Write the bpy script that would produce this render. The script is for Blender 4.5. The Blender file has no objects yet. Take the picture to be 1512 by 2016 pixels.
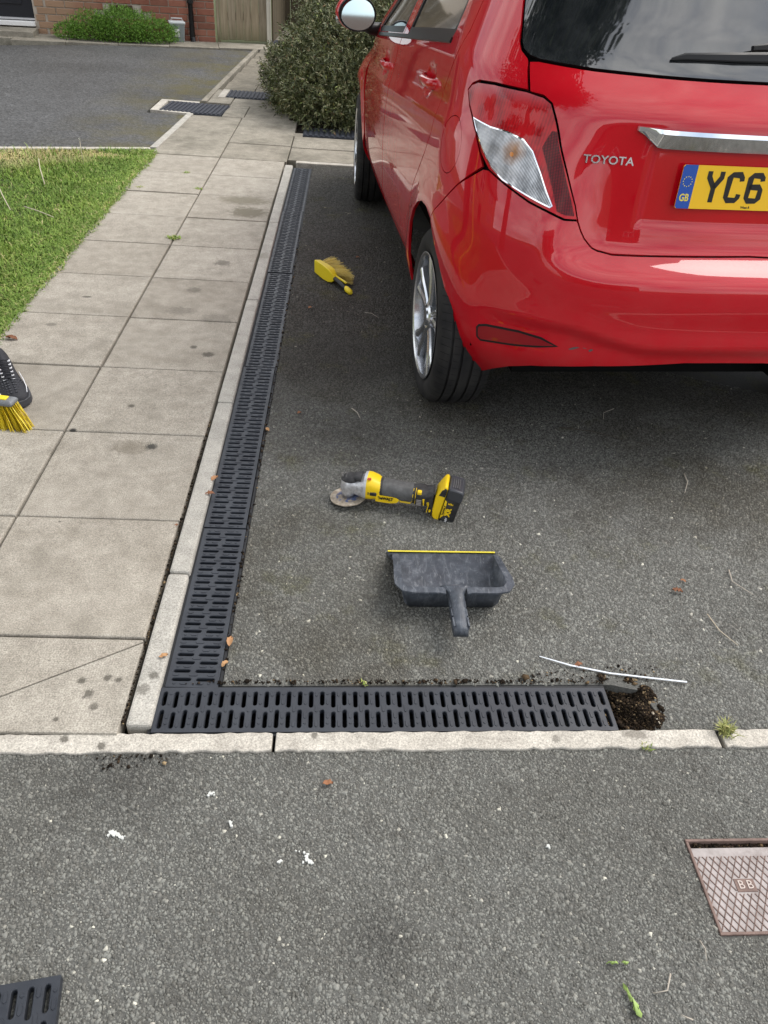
import bpy, bmesh, math, random, bisect
import numpy as np
from mathutils import Vector, Matrix
from mathutils.geometry import delaunay_2d_cdt
from math import sin, cos, pi, radians, hypot
random.seed(7)
rng = np.random.default_rng(11)
scn = bpy.context.scene
col = scn.collection

# ---------------------------------------------------------------- camera
PITCH, ROLL, YAW, CAM_H, FPX = .6547, .0821, .079, 1.4035, 1514.0
cyw, syw = cos(YAW), sin(YAW); cpt, spt = cos(PITCH), sin(PITCH)
Fw = Vector((syw*cpt, cyw*cpt, -spt)); Rt = Vector((cyw, -syw, 0)); Up = Rt.cross(Fw)
R2 = Rt*cos(ROLL) + Up*sin(ROLL); U2 = -Rt*sin(ROLL) + Up*cos(ROLL)
cam = bpy.data.cameras.new('camera'); cam_o = bpy.data.objects.new('camera', cam); col.objects.link(cam_o)
cam_o.matrix_world = Matrix(((R2.x, U2.x, -Fw.x, 0), (R2.y, U2.y, -Fw.y, 0), (R2.z, U2.z, -Fw.z, CAM_H), (0, 0, 0, 1)))
cam.sensor_fit = 'VERTICAL'; cam.sensor_height = 24.0; cam.lens = 24.0*FPX/2016.0
cam.clip_start = .02; cam.clip_end = 600
scn.camera = cam_o

# ---------------------------------------------------------------- world: bright, mostly clouded sky
SUN_EL, SUN_AZ = radians(50), radians(68)      # azimuth from +Y towards +X
w = bpy.data.worlds.new('World'); scn.world = w; w.use_nodes = True
nt = w.node_tree; nt.nodes.clear()
out = nt.nodes.new('ShaderNodeOutputWorld'); bg = nt.nodes.new('ShaderNodeBackground')
sky = nt.nodes.new('ShaderNodeTexSky'); sky.sky_type = 'NISHITA'; sky.sun_disc = False
sky.sun_elevation = SUN_EL; sky.sun_rotation = SUN_AZ; sky.air_density = 1.2; sky.dust_density = 2.0
tc = nt.nodes.new('ShaderNodeTexCoord')
mp = nt.nodes.new('ShaderNodeMapping'); mp.inputs['Scale'].default_value = (1, 1, 2.6)
nz = nt.nodes.new('ShaderNodeTexNoise'); nz.inputs['Scale'].default_value = 2.1; nz.inputs['Detail'].default_value = 6; nz.inputs['Roughness'].default_value = .58
rp = nt.nodes.new('ShaderNodeValToRGB'); rp.color_ramp.elements[0].position = .36; rp.color_ramp.elements[1].position = .56
rp.color_ramp.elements[0].color = (.25, .25, .25, 1); rp.color_ramp.elements[1].color = (1, 1, 1, 1)
nz2 = nt.nodes.new('ShaderNodeTexNoise'); nz2.inputs['Scale'].default_value = 3.4; nz2.inputs['Detail'].default_value = 5
cr2 = nt.nodes.new('ShaderNodeValToRGB'); cr2.color_ramp.elements[0].position = .3; cr2.color_ramp.elements[1].position = .7
cr2.color_ramp.elements[0].color = (5.4, 5.7, 6.3, 1); cr2.color_ramp.elements[1].color = (11.5, 11.4, 11.2, 1)
mx = nt.nodes.new('ShaderNodeMix'); mx.data_type = 'RGBA'
L = nt.links.new
L(tc.outputs['Generated'], mp.inputs['Vector']); L(mp.outputs['Vector'], nz.inputs['Vector']); L(mp.outputs['Vector'], nz2.inputs['Vector'])
L(nz.outputs['Fac'], rp.inputs['Fac']); L(nz2.outputs['Fac'], cr2.inputs['Fac'])
L(rp.outputs['Color'], mx.inputs['Factor']); L(sky.outputs['Color'], mx.inputs['A']); L(cr2.outputs['Color'], mx.inputs['B'])
L(mx.outputs['Result'], bg.inputs['Color']); bg.inputs['Strength'].default_value = .1
L(bg.outputs['Background'], out.inputs['Surface'])
sun = bpy.data.lights.new('sun', 'SUN'); sun.energy = 1.5; sun.angle = radians(38); sun.color = (1, .955, .9)
sun_o = bpy.data.objects.new('sun', sun); col.objects.link(sun_o)
sd = Vector((sin(SUN_AZ)*cos(SUN_EL), cos(SUN_AZ)*cos(SUN_EL), sin(SUN_EL)))
sun_o.rotation_euler = sd.to_track_quat('Z', 'Y').to_euler(); sun_o.location = (6, 2, 12)
vs = scn.view_settings; vs.view_transform = 'Standard'; vs.look = 'None'; vs.gamma = 1; vs.exposure = 1.06
vs.use_curve_mapping = False
scn.cycles.use_denoising = True; scn.cycles.max_bounces = 8; scn.cycles.transparent_max_bounces = 8
scn.cycles.diffuse_bounces = 3; scn.cycles.glossy_bounces = 4; scn.cycles.transmission_bounces = 6
scn.cycles.caustics_reflective = False; scn.cycles.caustics_refractive = False

# ---------------------------------------------------------------- node helpers
def nn(nt, t, ins=None, **props):
    n = nt.nodes.new(t)
    for k, v in props.items(): setattr(n, k, v)
    for k, v in (ins or {}).items():
        if hasattr(v, 'is_linked') or type(v).__name__.startswith('NodeSocket'): nt.links.new(v, n.inputs[k])
        else: n.inputs[k].default_value = v
    return n
def c4(c): return (c[0], c[1], c[2], 1)
def base(name, colr=(.5, .5, .5), rough=.6, metal=0, coat=0, coat_rough=.05, spec=.5, trans=0, ior=1.45, alpha=1):
    m = bpy.data.materials.new(name); m.use_nodes = True; nt = m.node_tree
    b = nt.nodes['Principled BSDF']
    b.inputs['Base Color'].default_value = c4(colr); b.inputs['Roughness'].default_value = rough; b.inputs['Metallic'].default_value = metal
    b.inputs['Coat Weight'].default_value = coat; b.inputs['Coat Roughness'].default_value = coat_rough
    b.inputs['Specular IOR Level'].default_value = spec; b.inputs['Transmission Weight'].default_value = trans
    b.inputs['IOR'].default_value = ior; b.inputs['Alpha'].default_value = alpha
    return m, nt, b
def pos(nt, obj=False):
    if obj: return nn(nt, 'ShaderNodeTexCoord').outputs['Object']
    return nn(nt, 'ShaderNodeNewGeometry').outputs['Position']
def noise(nt, vec, scale, detail=3, rough=.5, dist=0):
    return nn(nt, 'ShaderNodeTexNoise', {'Vector': vec, 'Scale': scale, 'Detail': detail, 'Roughness': rough, 'Distortion': dist}).outputs['Fac']
def vor(nt, vec, scale, feature='F1', out='Distance', rnd=1):
    n = nn(nt, 'ShaderNodeTexVoronoi', {'Vector': vec, 'Scale': scale, 'Randomness': rnd}, feature=feature); return n.outputs[out]
def ramp(nt, fac, stops):
    r = nn(nt, 'ShaderNodeValToRGB', {'Fac': fac}); cr = r.color_ramp
    while len(cr.elements) < len(stops): cr.elements.new(.5)
    for e, (p, c) in zip(cr.elements, stops):
        e.position = p; e.color = c4(c) if isinstance(c, (tuple, list)) else (c, c, c, 1)
    return r.outputs['Color']
def mix(nt, fac, a, b, mode='MIX'):
    n = nn(nt, 'ShaderNodeMix', data_type='RGBA', blend_type=mode)
    for k, v in (('Factor', fac), ('A', a), ('B', b)):
        if k == 'Factor': s = n.inputs[0]
        else: s = [i for i in n.inputs if i.name == k and i.type == 'RGBA'][0]
        if hasattr(v, 'links'): nt.links.new(v, s)
        else: s.default_value = v if k == 'Factor' else c4(v)
    return [o for o in n.outputs if o.type == 'RGBA'][0]
def mth(nt, op, a, b=0.0, c=None, clamp=False):
    n = nn(nt, 'ShaderNodeMath', operation=op); n.use_clamp = clamp
    for i, v in enumerate((a, b) if c is None else (a, b, c)):
        if hasattr(v, 'links'): nt.links.new(v, n.inputs[i])
        else: n.inputs[i].default_value = v
    return n.outputs[0]
def mrange(nt, v, a, b, c=0., d=1.):
    return nn(nt, 'ShaderNodeMapRange', {'Value': v, 'From Min': a, 'From Max': b, 'To Min': c, 'To Max': d}).outputs[0]
def sep(nt, v):
    n = nn(nt, 'ShaderNodeSeparateXYZ', {'Vector': v}); return n.outputs
def bump(nt, b, h, strength=.5, dist=.002, inp='Normal', prev=None):
    n = nn(nt, 'ShaderNodeBump', {'Height': h, 'Strength': strength, 'Distance': dist})
    if prev: nt.links.new(prev, n.inputs['Normal'])
    nt.links.new(n.outputs['Normal'], b.inputs[inp]); return n.outputs['Normal']
def attr(nt, name, out='Fac'): return nn(nt, 'ShaderNodeAttribute', attribute_name=name).outputs[out]
def spot(nt, p, x, y, r, soft=.4, ax=1.0, ay=1.0):
    """1 inside an irregular stain round (x, y)"""
    s = sep(nt, p)
    dx = mth(nt, 'MULTIPLY', mth(nt, 'SUBTRACT', s[0], x), 1/ax); dy = mth(nt, 'MULTIPLY', mth(nt, 'SUBTRACT', s[1], y), 1/ay)
    d = mth(nt, 'SQRT', mth(nt, 'ADD', mth(nt, 'MULTIPLY', dx, dx), mth(nt, 'MULTIPLY', dy, dy)))
    nz_ = mth(nt, 'MULTIPLY', mth(nt, 'SUBTRACT', noise(nt, p, 3.2/r, 4, .6), .5), r*1.3)
    return mrange(nt, mth(nt, 'ADD', d, nz_), r, r*(1-soft), 0, 1)

# ---------------------------------------------------------------- mesh helpers
class MB:
    def __init__(s): s.v = []; s.f = []; s.m = []
    def add(s, vs, fs, mi=0):
        o = len(s.v); s.v += [tuple(v) for v in vs]; s.f += [tuple(i+o for i in f) for f in fs]; s.m += [mi]*len(fs); return s
    def box(s, x0, x1, y0, y1, z0, z1, mi=0, M=None):
        vs = [Vector(p) for p in ((x0,y0,z0),(x1,y0,z0),(x1,y1,z0),(x0,y1,z0),(x0,y0,z1),(x1,y0,z1),(x1,y1,z1),(x0,y1,z1))]
        if M: vs = [M @ p for p in vs]
        return s.add(vs, [(0,3,2,1),(4,5,6,7),(0,1,5,4),(1,2,6,5),(2,3,7,6),(3,0,4,7)], mi)
    def prism(s, poly, z0, z1, mi=0, M=None):
        n = len(poly); a = sum(poly[i][0]*poly[(i+1) % n][1]-poly[(i+1) % n][0]*poly[i][1] for i in range(n))
        if a < 0: poly = poly[::-1]
        vs = [Vector((p[0], p[1], z0)) for p in poly]+[Vector((p[0], p[1], z1)) for p in poly]
        if M: vs = [M @ p for p in vs]
        fs = [tuple(range(n))[::-1], tuple(range(n, 2*n))]+[(i, (i+1) % n, n+(i+1) % n, n+i) for i in range(n)]
        return s.add(vs, fs, mi)
    def loft(s, rings, cap=True, mi=0, closed=True):
        o = len(s.v); n = len(rings[0])
        for r in rings: s.v += [tuple(p) for p in r]
        for k in range(len(rings)-1):
            for i in range(n if closed else n-1):
                j = (i+1) % n; s.f.append((o+k*n+i, o+k*n+j, o+(k+1)*n+j, o+(k+1)*n+i)); s.m.append(mi)
        if cap:
            s.f.append(tuple(o+i for i in range(n))[::-1]); s.m.append(mi)
            s.f.append(tuple(o+(len(rings)-1)*n+i for i in range(n))); s.m.append(mi)
        return s
    def tube(s, pts, r, n=8, mi=0, cap=True):
        pts = [Vector(p) for p in pts]; rings = []
        rr = r if isinstance(r, (list, tuple)) else [r]*len(pts)
        up = Vector((0, 0, 1))
        for i, p in enumerate(pts):
            t = (pts[min(i+1, len(pts)-1)]-pts[max(i-1, 0)]).normalized()
            a = t.cross(up)
            if a.length < 1e-3: a = t.cross(Vector((0, 1, 0)))
            a.normalize(); b = t.cross(a); rings.append([p+(a*cos(2*pi*k/n)+b*sin(2*pi*k/n))*rr[i] for k in range(n)])
        return s.loft(rings[::-1], cap, mi)
    def lathe(s, prof, n=48, axis='x', mi=0, c=(0, 0, 0)):
        """prof: (axial, radius)"""
        rings = []
        for a, r in prof:
            ring = []
            for k in range(n):
                t = 2*pi*k/n; u, v_ = r*cos(t), r*sin(t)
                ring.append((c[0]+a, c[1]+u, c[2]+v_) if axis == 'x' else (c[0]+u, c[1]+v_, c[2]+a))
            rings.append(ring)
        return s.loft(rings, False, mi)
    def build(s, name, mats, parent=None, smooth=False, bevel=0, seg=2, mat_world=None, auto=None):
        me = bpy.data.meshes.new(name); me.from_pydata(s.v, [], s.f)
        if not isinstance(mats, (list, tuple)): mats = [mats]
        for m in mats: me.materials.append(m)
        if len(mats) > 1: me.polygons.foreach_set('material_index', s.m)
        if smooth: me.polygons.foreach_set('use_smooth', [True]*len(me.polygons))
        if auto: me.set_sharp_from_angle(angle=radians(auto))
        o = bpy.data.objects.new(name, me); col.objects.link(o)
        if parent: o.parent = parent
        if mat_world is not None: o.matrix_world = mat_world
        if bevel:
            b = o.modifiers.new('bevel', 'BEVEL'); b.width = bevel; b.segments = seg; b.limit_method = 'ANGLE'; b.angle_limit = radians(35)
            b.harden_normals = False
        return o
def empty(name, loc=(0, 0, 0), rz=0, M=None):
    o = bpy.data.objects.new(name, None); col.objects.link(o); o.empty_display_size = .1
    o.matrix_world = M if M is not None else Matrix.Translation(loc) @ Matrix.Rotation(rz, 4, 'Z')
    return o
def tag(o, label=None, cat=None, group=None, kind=None):
    if label: o['label'] = label
    if cat: o['category'] = cat
    if group: o['group'] = group
    if kind: o['kind'] = kind
    return o
def inst(name, me, parent=None, M=None):
    o = bpy.data.objects.new(name, me); col.objects.link(o)
    if parent: o.parent = parent
    if M is not None: o.matrix_local = M
    return o
def mesh_np(name, V, F, mats, attrs=None, parent=None, smooth=False, mi=None):
    """V (n,3), F (m,k) arrays"""
    me = bpy.data.meshes.new(name); n, m, k = len(V), len(F), F.shape[1]
    me.vertices.add(n); me.vertices.foreach_set('co', V.astype(np.float32).ravel())
    me.loops.add(m*k); me.loops.foreach_set('vertex_index', F.astype(np.int32).ravel())
    me.polygons.add(m); me.polygons.foreach_set('loop_start', np.arange(0, m*k, k, dtype=np.int32))
    me.polygons.foreach_set('loop_total', np.full(m, k, np.int32))
    for a in (mats if isinstance(mats, (list, tuple)) else [mats]): me.materials.append(a)
    if mi is not None: me.polygons.foreach_set('material_index', mi.astype(np.int32))
    for an, av in (attrs or {}).items():
        at = me.attributes.new(an, 'FLOAT', 'POINT'); at.data.foreach_set('value', av.astype(np.float32))
    me.update(calc_edges=True)
    if smooth: me.polygons.foreach_set('use_smooth', [True]*m)
    o = bpy.data.objects.new(name, me); col.objects.link(o)
    if parent: o.parent = parent
    return o
def inpoly(x, y, P):
    c = False; n = len(P); j = n-1
    for i in range(n):
        xi, yi = P[i][0], P[i][1]; xj, yj = P[j][0], P[j][1]
        if (yi > y) != (yj > y) and x < (xj-xi)*(y-yi)/(yj-yi)+xi: c = not c
        j = i
    return c
def inpoly_np(X, Y, P):
    c = np.zeros(len(X), bool); n = len(P); j = n-1
    for i in range(n):
        xi, yi = P[i][0], P[i][1]; xj, yj = P[j][0], P[j][1]
        if yi != yj: c ^= ((yi > Y) != (yj > Y)) & (X < (xj-xi)*(Y-yi)/(yj-yi)+xi)
        j = i
    return c
def textmesh(s, size, depth=.0, name='lettering', squeeze=1.0, spacing=1.0, bold=0):
    cu = bpy.data.curves.new('t', 'FONT'); cu.body = s; cu.size = size; cu.extrude = depth; cu.align_x = 'CENTER'; cu.align_y = 'CENTER'
    cu.resolution_u = 3; cu.space_character = spacing; cu.offset = bold
    o = bpy.data.objects.new('t', cu); col.objects.link(o); dg = bpy.context.evaluated_depsgraph_get()
    me = bpy.data.meshes.new_from_object(o.evaluated_get(dg)); me.name = name
    bpy.data.objects.remove(o); bpy.data.curves.remove(cu)
    me.transform(Matrix.Diagonal((squeeze, 1, 1, 1))); return me
def text(s, size, m, M, parent=None, depth=.0003, name='lettering', squeeze=1.0, spacing=1.0, bold=0):
    me = textmesh(s, size, depth, name, squeeze, spacing, bold); me.materials.clear(); me.materials.append(m)
    o = bpy.data.objects.new(name, me); col.objects.link(o)
    if parent: o.parent = parent; o.matrix_local = M
    else: o.matrix_world = M
    return o
def frame(o, ux, uy):
    ux = Vector(ux).normalized(); uz = ux.cross(Vector(uy)).normalized(); uy = uz.cross(ux)
    return Matrix(((ux.x, uy.x, uz.x, o[0]), (ux.y, uy.y, uz.y, o[1]), (ux.z, uy.z, uz.z, o[2]), (0, 0, 0, 1)))
# ================================================================= SETTING: ground, tarmac, path
def tarmac_tone(nt, p):
    """real colour of the surface: grey stone with brown/black grime and moss, by place"""
    big = noise(nt, p, 1.7, 4, .6); mid = noise(nt, p, 7, 4, .6)
    s = sep(nt, p)
    c = ramp(nt, big, [(.25, (.140, .138, .124)), (.5, (.170, .170, .156)), (.75, (.195, .195, .180))])
    c = mix(nt, mrange(nt, mid, .54, .74, 0, .5), c, (.085, .080, .070))
    pt = mth(nt, 'MULTIPLY', mrange(nt, noise(nt, p, 1.15, 5, .68, .3), .47, .63, 0, 1), mrange(nt, s[1], 1.02, 1.06, .25, 1))
    c = mix(nt, mth(nt, 'MULTIPLY', pt, .68), c, (.062, .053, .034))
    for (sx_, sy_, sr_) in ((-.42, .93, .17), (.10, .60, .09), (-.60, .45, .12)): c = mix(nt, mth(nt, 'MULTIPLY', spot(nt, p, sx_, sy_, sr_, .8), .45), c, (.062, .060, .055))
    # grime and moss beside and under the car, plus its shade painted in
    dirt_shade = mth(nt, 'MULTIPLY', mrange(nt, mth(nt, 'ADD', s[1], mth(nt, 'MULTIPLY', mth(nt, 'SUBTRACT', big, .5), 1.4)), 1.95, 2.75, 0, 1), mrange(nt, s[0], -1.0, -.9, 0, 1))
    c = mix(nt, mth(nt, 'MULTIPLY', dirt_shade, .80), c, (.038, .034, .028))
    moss = mth(nt, 'MULTIPLY', mrange(nt, noise(nt, p, 4.5, 5, .7), .56, .70, 0, 1), mrange(nt, s[1], 1.0, 1.25, 0, 1))
    c = mix(nt, mth(nt, 'MULTIPLY', moss, .5), c, (.085, .080, .022))
    return c
def tarmac_mat(name, near=True):
    m, nt, b = base(name, rough=.85, spec=.3); p = pos(nt)
    c = tarmac_tone(nt, p)
    if near:   # binder between the stones
        c = mix(nt, 1., c, ramp(nt, noise(nt, p, 240, 2), [(.3, .40), (.7, .76)]), 'MULTIPLY')
    else:
        v = vor(nt, p, 95, 'F1', 'Color'); g = nn(nt, 'ShaderNodeRGBToBW', {'Color': v}).outputs[0]
        c = mix(nt, 1., c, ramp(nt, g, [(.15, .45), (.55, .95), (.93, 1.25), (.97, 2.2)]), 'MULTIPLY')
        d = vor(nt, p, 95, 'DISTANCE_TO_EDGE'); c = mix(nt, mrange(nt, d, 0, .18, .75, 0), c, (.018, .017, .016))
        bump(nt, b, mth(nt, 'ADD', mrange(nt, d, 0, .25, 0, 1), mth(nt, 'MULTIPLY', g, .7)), .9, .004)
    nt.links.new(c, b.inputs['Base Color']); return m
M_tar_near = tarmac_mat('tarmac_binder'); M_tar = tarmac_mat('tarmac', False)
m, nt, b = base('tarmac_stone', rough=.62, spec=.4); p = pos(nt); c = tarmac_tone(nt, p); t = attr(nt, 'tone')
c = mix(nt, 1., c, ramp(nt, t, [(0, (.56, .55, .52)), (.3, (.86, .85, .83)), (.75, (1.12, 1.13, 1.11)), (.95, (1.32, 1.33, 1.30)), (.994, (1.5, 1.47, 1.4)), (.9988, (2.6, 2.5, 2.35)), (1., (3.8, 3.7, 3.4))]), 'MULTIPLY')
c = mix(nt, 1., c, ramp(nt, noise(nt, p, 330, 2), [(.3, .78), (.7, 1.15)]), 'MULTIPLY')
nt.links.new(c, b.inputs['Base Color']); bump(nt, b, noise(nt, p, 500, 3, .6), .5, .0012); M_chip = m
# neighbour's drive: smoother, browner, mossy edges
m, nt, b = base('neighbour_tarmac', rough=.6, spec=.35); p = pos(nt); s = sep(nt, p)
c = ramp(nt, noise(nt, p, .9, 5, .6), [(.3, (.070, .071, .070)), (.7, (.105, .107, .108))])
g = nn(nt, 'ShaderNodeRGBToBW', {'Color': vor(nt, p, 70, 'F1', 'Color')}).outputs[0]
c = mix(nt, 1., c, ramp(nt, g, [(.1, .55), (.6, 1.), (.95, 1.4)]), 'MULTIPLY')
mo = mth(nt, 'MULTIPLY', mrange(nt, noise(nt, p, 2.3, 5, .7), .40, .62, 0, 1), mrange(nt, s[0], -2.3, -1.35, 0, 1))
c = mix(nt, mth(nt, 'MULTIPLY', mo, .8), c, (.10, .085, .022))
nt.links.new(c, b.inputs['Base Color']); bump(nt, b, vor(nt, p, 70), .7, .003); M_ntar = m

def conc(name, ca, cb, scale=1., pimple=False, stains=(), weather=0.0, dark=(.05, .045, .038)):
    m, nt, b = base(name, rough=.9, spec=.25); p = pos(nt)
    c = ramp(nt, noise(nt, p, 2.6*scale, 6, .65), [(.3, ca), (.7, cb)])
    c = mix(nt, .55, c, ramp(nt, noise(nt, p, 16*scale, 5, .7), [(.3, tuple(v*.82 for v in ca)), (.7, tuple(min(1, v*1.12) for v in cb))]))
    rnd = attr(nt, 'tone') if not pimple else nn(nt, 'ShaderNodeObjectInfo').outputs['Random']
    c = mix(nt, 1., c, ramp(nt, rnd, [(0, (.93, .92, .90)), (1, (1.05, 1.05, 1.04))]), 'MULTIPLY')
    c = mix(nt, 1., c, ramp(nt, noise(nt, p, 270, 3, .75), [(.32, .60), (.5, 1.), (.68, 1.42)]), 'MULTIPLY')
    if weather:
        c = mix(nt, mth(nt, 'MULTIPLY', mrange(nt, noise(nt, p, 3.1, 6, .75), .46, .66, 0, 1), weather), c, (.13, .12, .095))
    # scattered tar spots
    v = nn(nt, 'ShaderNodeTexVoronoi', {'Vector': p, 'Scale': 11, 'Randomness': 1.}); rr = nn(nt, 'ShaderNodeRGBToBW', {'Color': v.outputs['Color']}).outputs[0]
    sp_ = mth(nt, 'LESS_THAN', mth(nt, 'ADD', v.outputs['Distance'], mth(nt, 'MULTIPLY', noise(nt, p, 70, 3), .12)), mrange(nt, rr, .55, .95, 0.03, .17))
    zone = mrange(nt, noise(nt, p, 1.3, 2), .44, .56, 0, 1)
    c = mix(nt, mth(nt, 'MULTIPLY', mth(nt, 'MULTIPLY', sp_, zone), .7), c, dark)
    v3 = nn(nt, 'ShaderNodeTexVoronoi', {'Vector': p, 'Scale': 38, 'Randomness': 1.}); r3 = nn(nt, 'ShaderNodeRGBToBW', {'Color': v3.outputs['Color']}).outputs[0]
    s3 = mth(nt, 'LESS_THAN', mth(nt, 'ADD', v3.outputs['Distance'], mth(nt, 'MULTIPLY', noise(nt, p, 160, 2), .2)), mrange(nt, r3, .5, .95, 0.02, .30))
    c = mix(nt, mth(nt, 'MULTIPLY', mth(nt, 'MULTIPLY', s3, mrange(nt, noise(nt, p, 2.2, 3), .46, .62, 0, 1)), .6), c, dark)
    if pimple: c = mix(nt, mth(nt, 'MULTIPLY', mrange(nt, noise(nt, p, 5.5, 6, .75), .50, .68, 0, 1), .38), c, (.17, .155, .125))
    for (x, y, r, k, ax, ay, cc) in stains:
        c = mix(nt, mth(nt, 'MULTIPLY', spot(nt, p, x, y, r, .5, ax, ay), k), c, cc)
    nt.links.new(c, b.inputs['Base Color'])
    h = mth(nt, 'ADD', mth(nt, 'MULTIPLY', noise(nt, p, 190, 4, .7), .8), noise(nt, p, 24, 4))
    if pimple: h = mth(nt, 'ADD', h, mth(nt, 'MULTIPLY', mrange(nt, vor(nt, p, 170, rnd=.15), 0, .5, 1, 0), .7))
    bump(nt, b, h, .55, .0016); return m
DK = (.075, .068, .055)
ST = [(-.62, 4.83, .11, .75, 1.7, 1, (.16, .145, .105)), (-.56, 4.60, .10, .8, 1.3, 1.2, (.14, .125, .09)), (-.60, 3.78, .05, .6, 1, 1, DK), (-.68, 3.42, .04, .5, 1, 1, DK),
      (-.52, 2.78, .028, .8, 1, 1, DK), (-.585, 2.84, .018, .8, 1, 1, DK), (-.70, 3.18, .05, .35, 1.5, 1, DK), (-.53, 3.12, .06, .35, 1.4, 1, DK),
      (-.66, 2.10, .05, .45, 1.4, 1, (.12, .10, .07)), (-.60, 2.11, .022, .85, 1, 1, (.03, .03, .028)), (-.87, 2.19, .014, .9, 1, 1, (.02, .02, .02)),
      (-.72, 2.36, .014, .8, 1, 1, DK), (-.50, 1.16, .012, .8, 1, 1, DK), (-.555, 1.15, .012, .8, 1, 1, DK), (-.53, 1.115, .014, .75, 1, 1, DK),
      (-.475, 1.155, .010, .8, 1, 1, DK), (-.51, 1.08, .012, .7, 1, 1, DK), (-1.12, 3.28, .02, .8, 1.4, .7, DK), (-.58, 1.045, .008, .8, 1, 1, DK), (-1.18, 2.98, .02, .5, 1.5, 1, DK)]
M_slab = conc('concrete_slab', (.265, .240, .200), (.385, .358, .310), pimple=True, stains=ST)
M_slab_far = conc('weathered_slab', (.21, .192, .158), (.33, .305, .255), pimple=True, weather=.75)
M_slab_path = conc('dirty_slab', (.15, .135, .108), (.26, .235, .19), pimple=True, weather=.9)
M_kerb = conc('kerb_concrete', (.34, .33, .30), (.47, .455, .415), stains=[(-.415, 1.13, .02, .6, 1, 1, DK), (-.40, 1.17, .014, .7, 1, 1, DK), (-.41, 3.9, .03, .5, 1, 2, (.2, .19, .15))])
M_edge = conc('edging_concrete', (.36, .335, .295), (.56, .535, .48), stains=[(-.55, 1.0, .012, .8, 1, 1, DK), (-.47, .985, .012, .8, 1, 1, DK), (-.03, 1.02, .012, .7, .7, 1, DK), (.68, 1.035, .025, .6, 1.4, .6, (.12, .105, .085)), (.50, 1.02, .012, .5, 1, 1, DK)])
m, nt, b = base('soil', (.03, .022, .015), .95); p = pos(nt)
nt.links.new(ramp(nt, noise(nt, p, 60, 5, .7), [(.35, (.012, .009, .006)), (.6, (.035, .026, .017)), (.75, (.09, .065, .04))]), b.inputs['Base Color'])
bump(nt, b, noise(nt, p, 120, 5, .7), 1., .01); M_soil = m
m, nt, b = base('turf_soil', (.05, .05, .02), .95); p = pos(nt)
nt.links.new(ramp(nt, noise(nt, p, 6, 5, .7), [(.35, (.035, .050, .012)), (.7, (.075, .085, .025))]), b.inputs['Base Color']); M_turf = m

def struct(o, label=None): o['kind'] = 'structure'; return o
# base ground under everything, to the horizon
MB().box(-250, 250, -250, 350, -.6, -.16).build('ground', M_turf)['kind'] = 'structure'
KS = .0275                                      # the cross direction is turned a little against the channel
def ye(x): return 1.030+KS*(x+.0)                # rear edge of the front edging
def poly_obj(name, P, z, m, depth=.15, parent=None, bevel=0):
    return MB().prism(P, z-depth, z, 0).build(name, m, parent, bevel=bevel)
EW = .046
struct(poly_obj('front_road', [(-30, -9), (30, -9), (30, .6), (1.0555, .6195), (.7200, .6120), (.7175, .7870), (1.0525, .7945), (1.0555, .6195), (30, .6), (30, ye(1.2)-EW), (1.2, ye(1.2)-EW), (-1.5, ye(-1.5)-EW), (-30, ye(-1.5)-EW)], -.0015, M_tar_near))
CH0, CH1 = -.372, -.254                          # side grate
FX0, FX1, FW = -.378, .652, .121                 # front grate
def yf(x): return ye(x)+.004
drive = [(CH1+.010, yf(CH1)+FW+.006), (FX1-.001, yf(FX1)+FW+.008), (.668, yf(.7)+FW+.006), (.735, yf(.7)+FW-.010), (.752, 1.11), (.735, ye(.735)+.002), (6.0, ye(1.2)+.002), (6.0, 5.80), (CH1+.010, 5.80)]
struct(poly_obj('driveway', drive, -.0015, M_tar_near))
struct(poly_obj('neighbour_driveway', [(-1.395, 5.965), (-1.345, 7.15), (-1.345, 7.185), (-1.70, 7.20), (-1.70, 7.72), (-1.32, 7.70), (-1.215, 11.17), (-2.41, 10.90), (-2.99, 10.76), (-4.0, 10.22), (-12, 7.9), (-12, 3.4)], -.002, M_ntar))
struct(poly_obj('bed_soil', [(-.42, 6.72), (5, 6.9), (5, 11), (-.7, 11), (-.74, 8.4), (-.78, 7.2), (-.5, 6.9)], -.02, M_soil))
pit = MB().box(FX1-.01, .80, 1.02, 1.24, -.12, -.06).build('trench_soil', M_soil); struct(pit)

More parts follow.
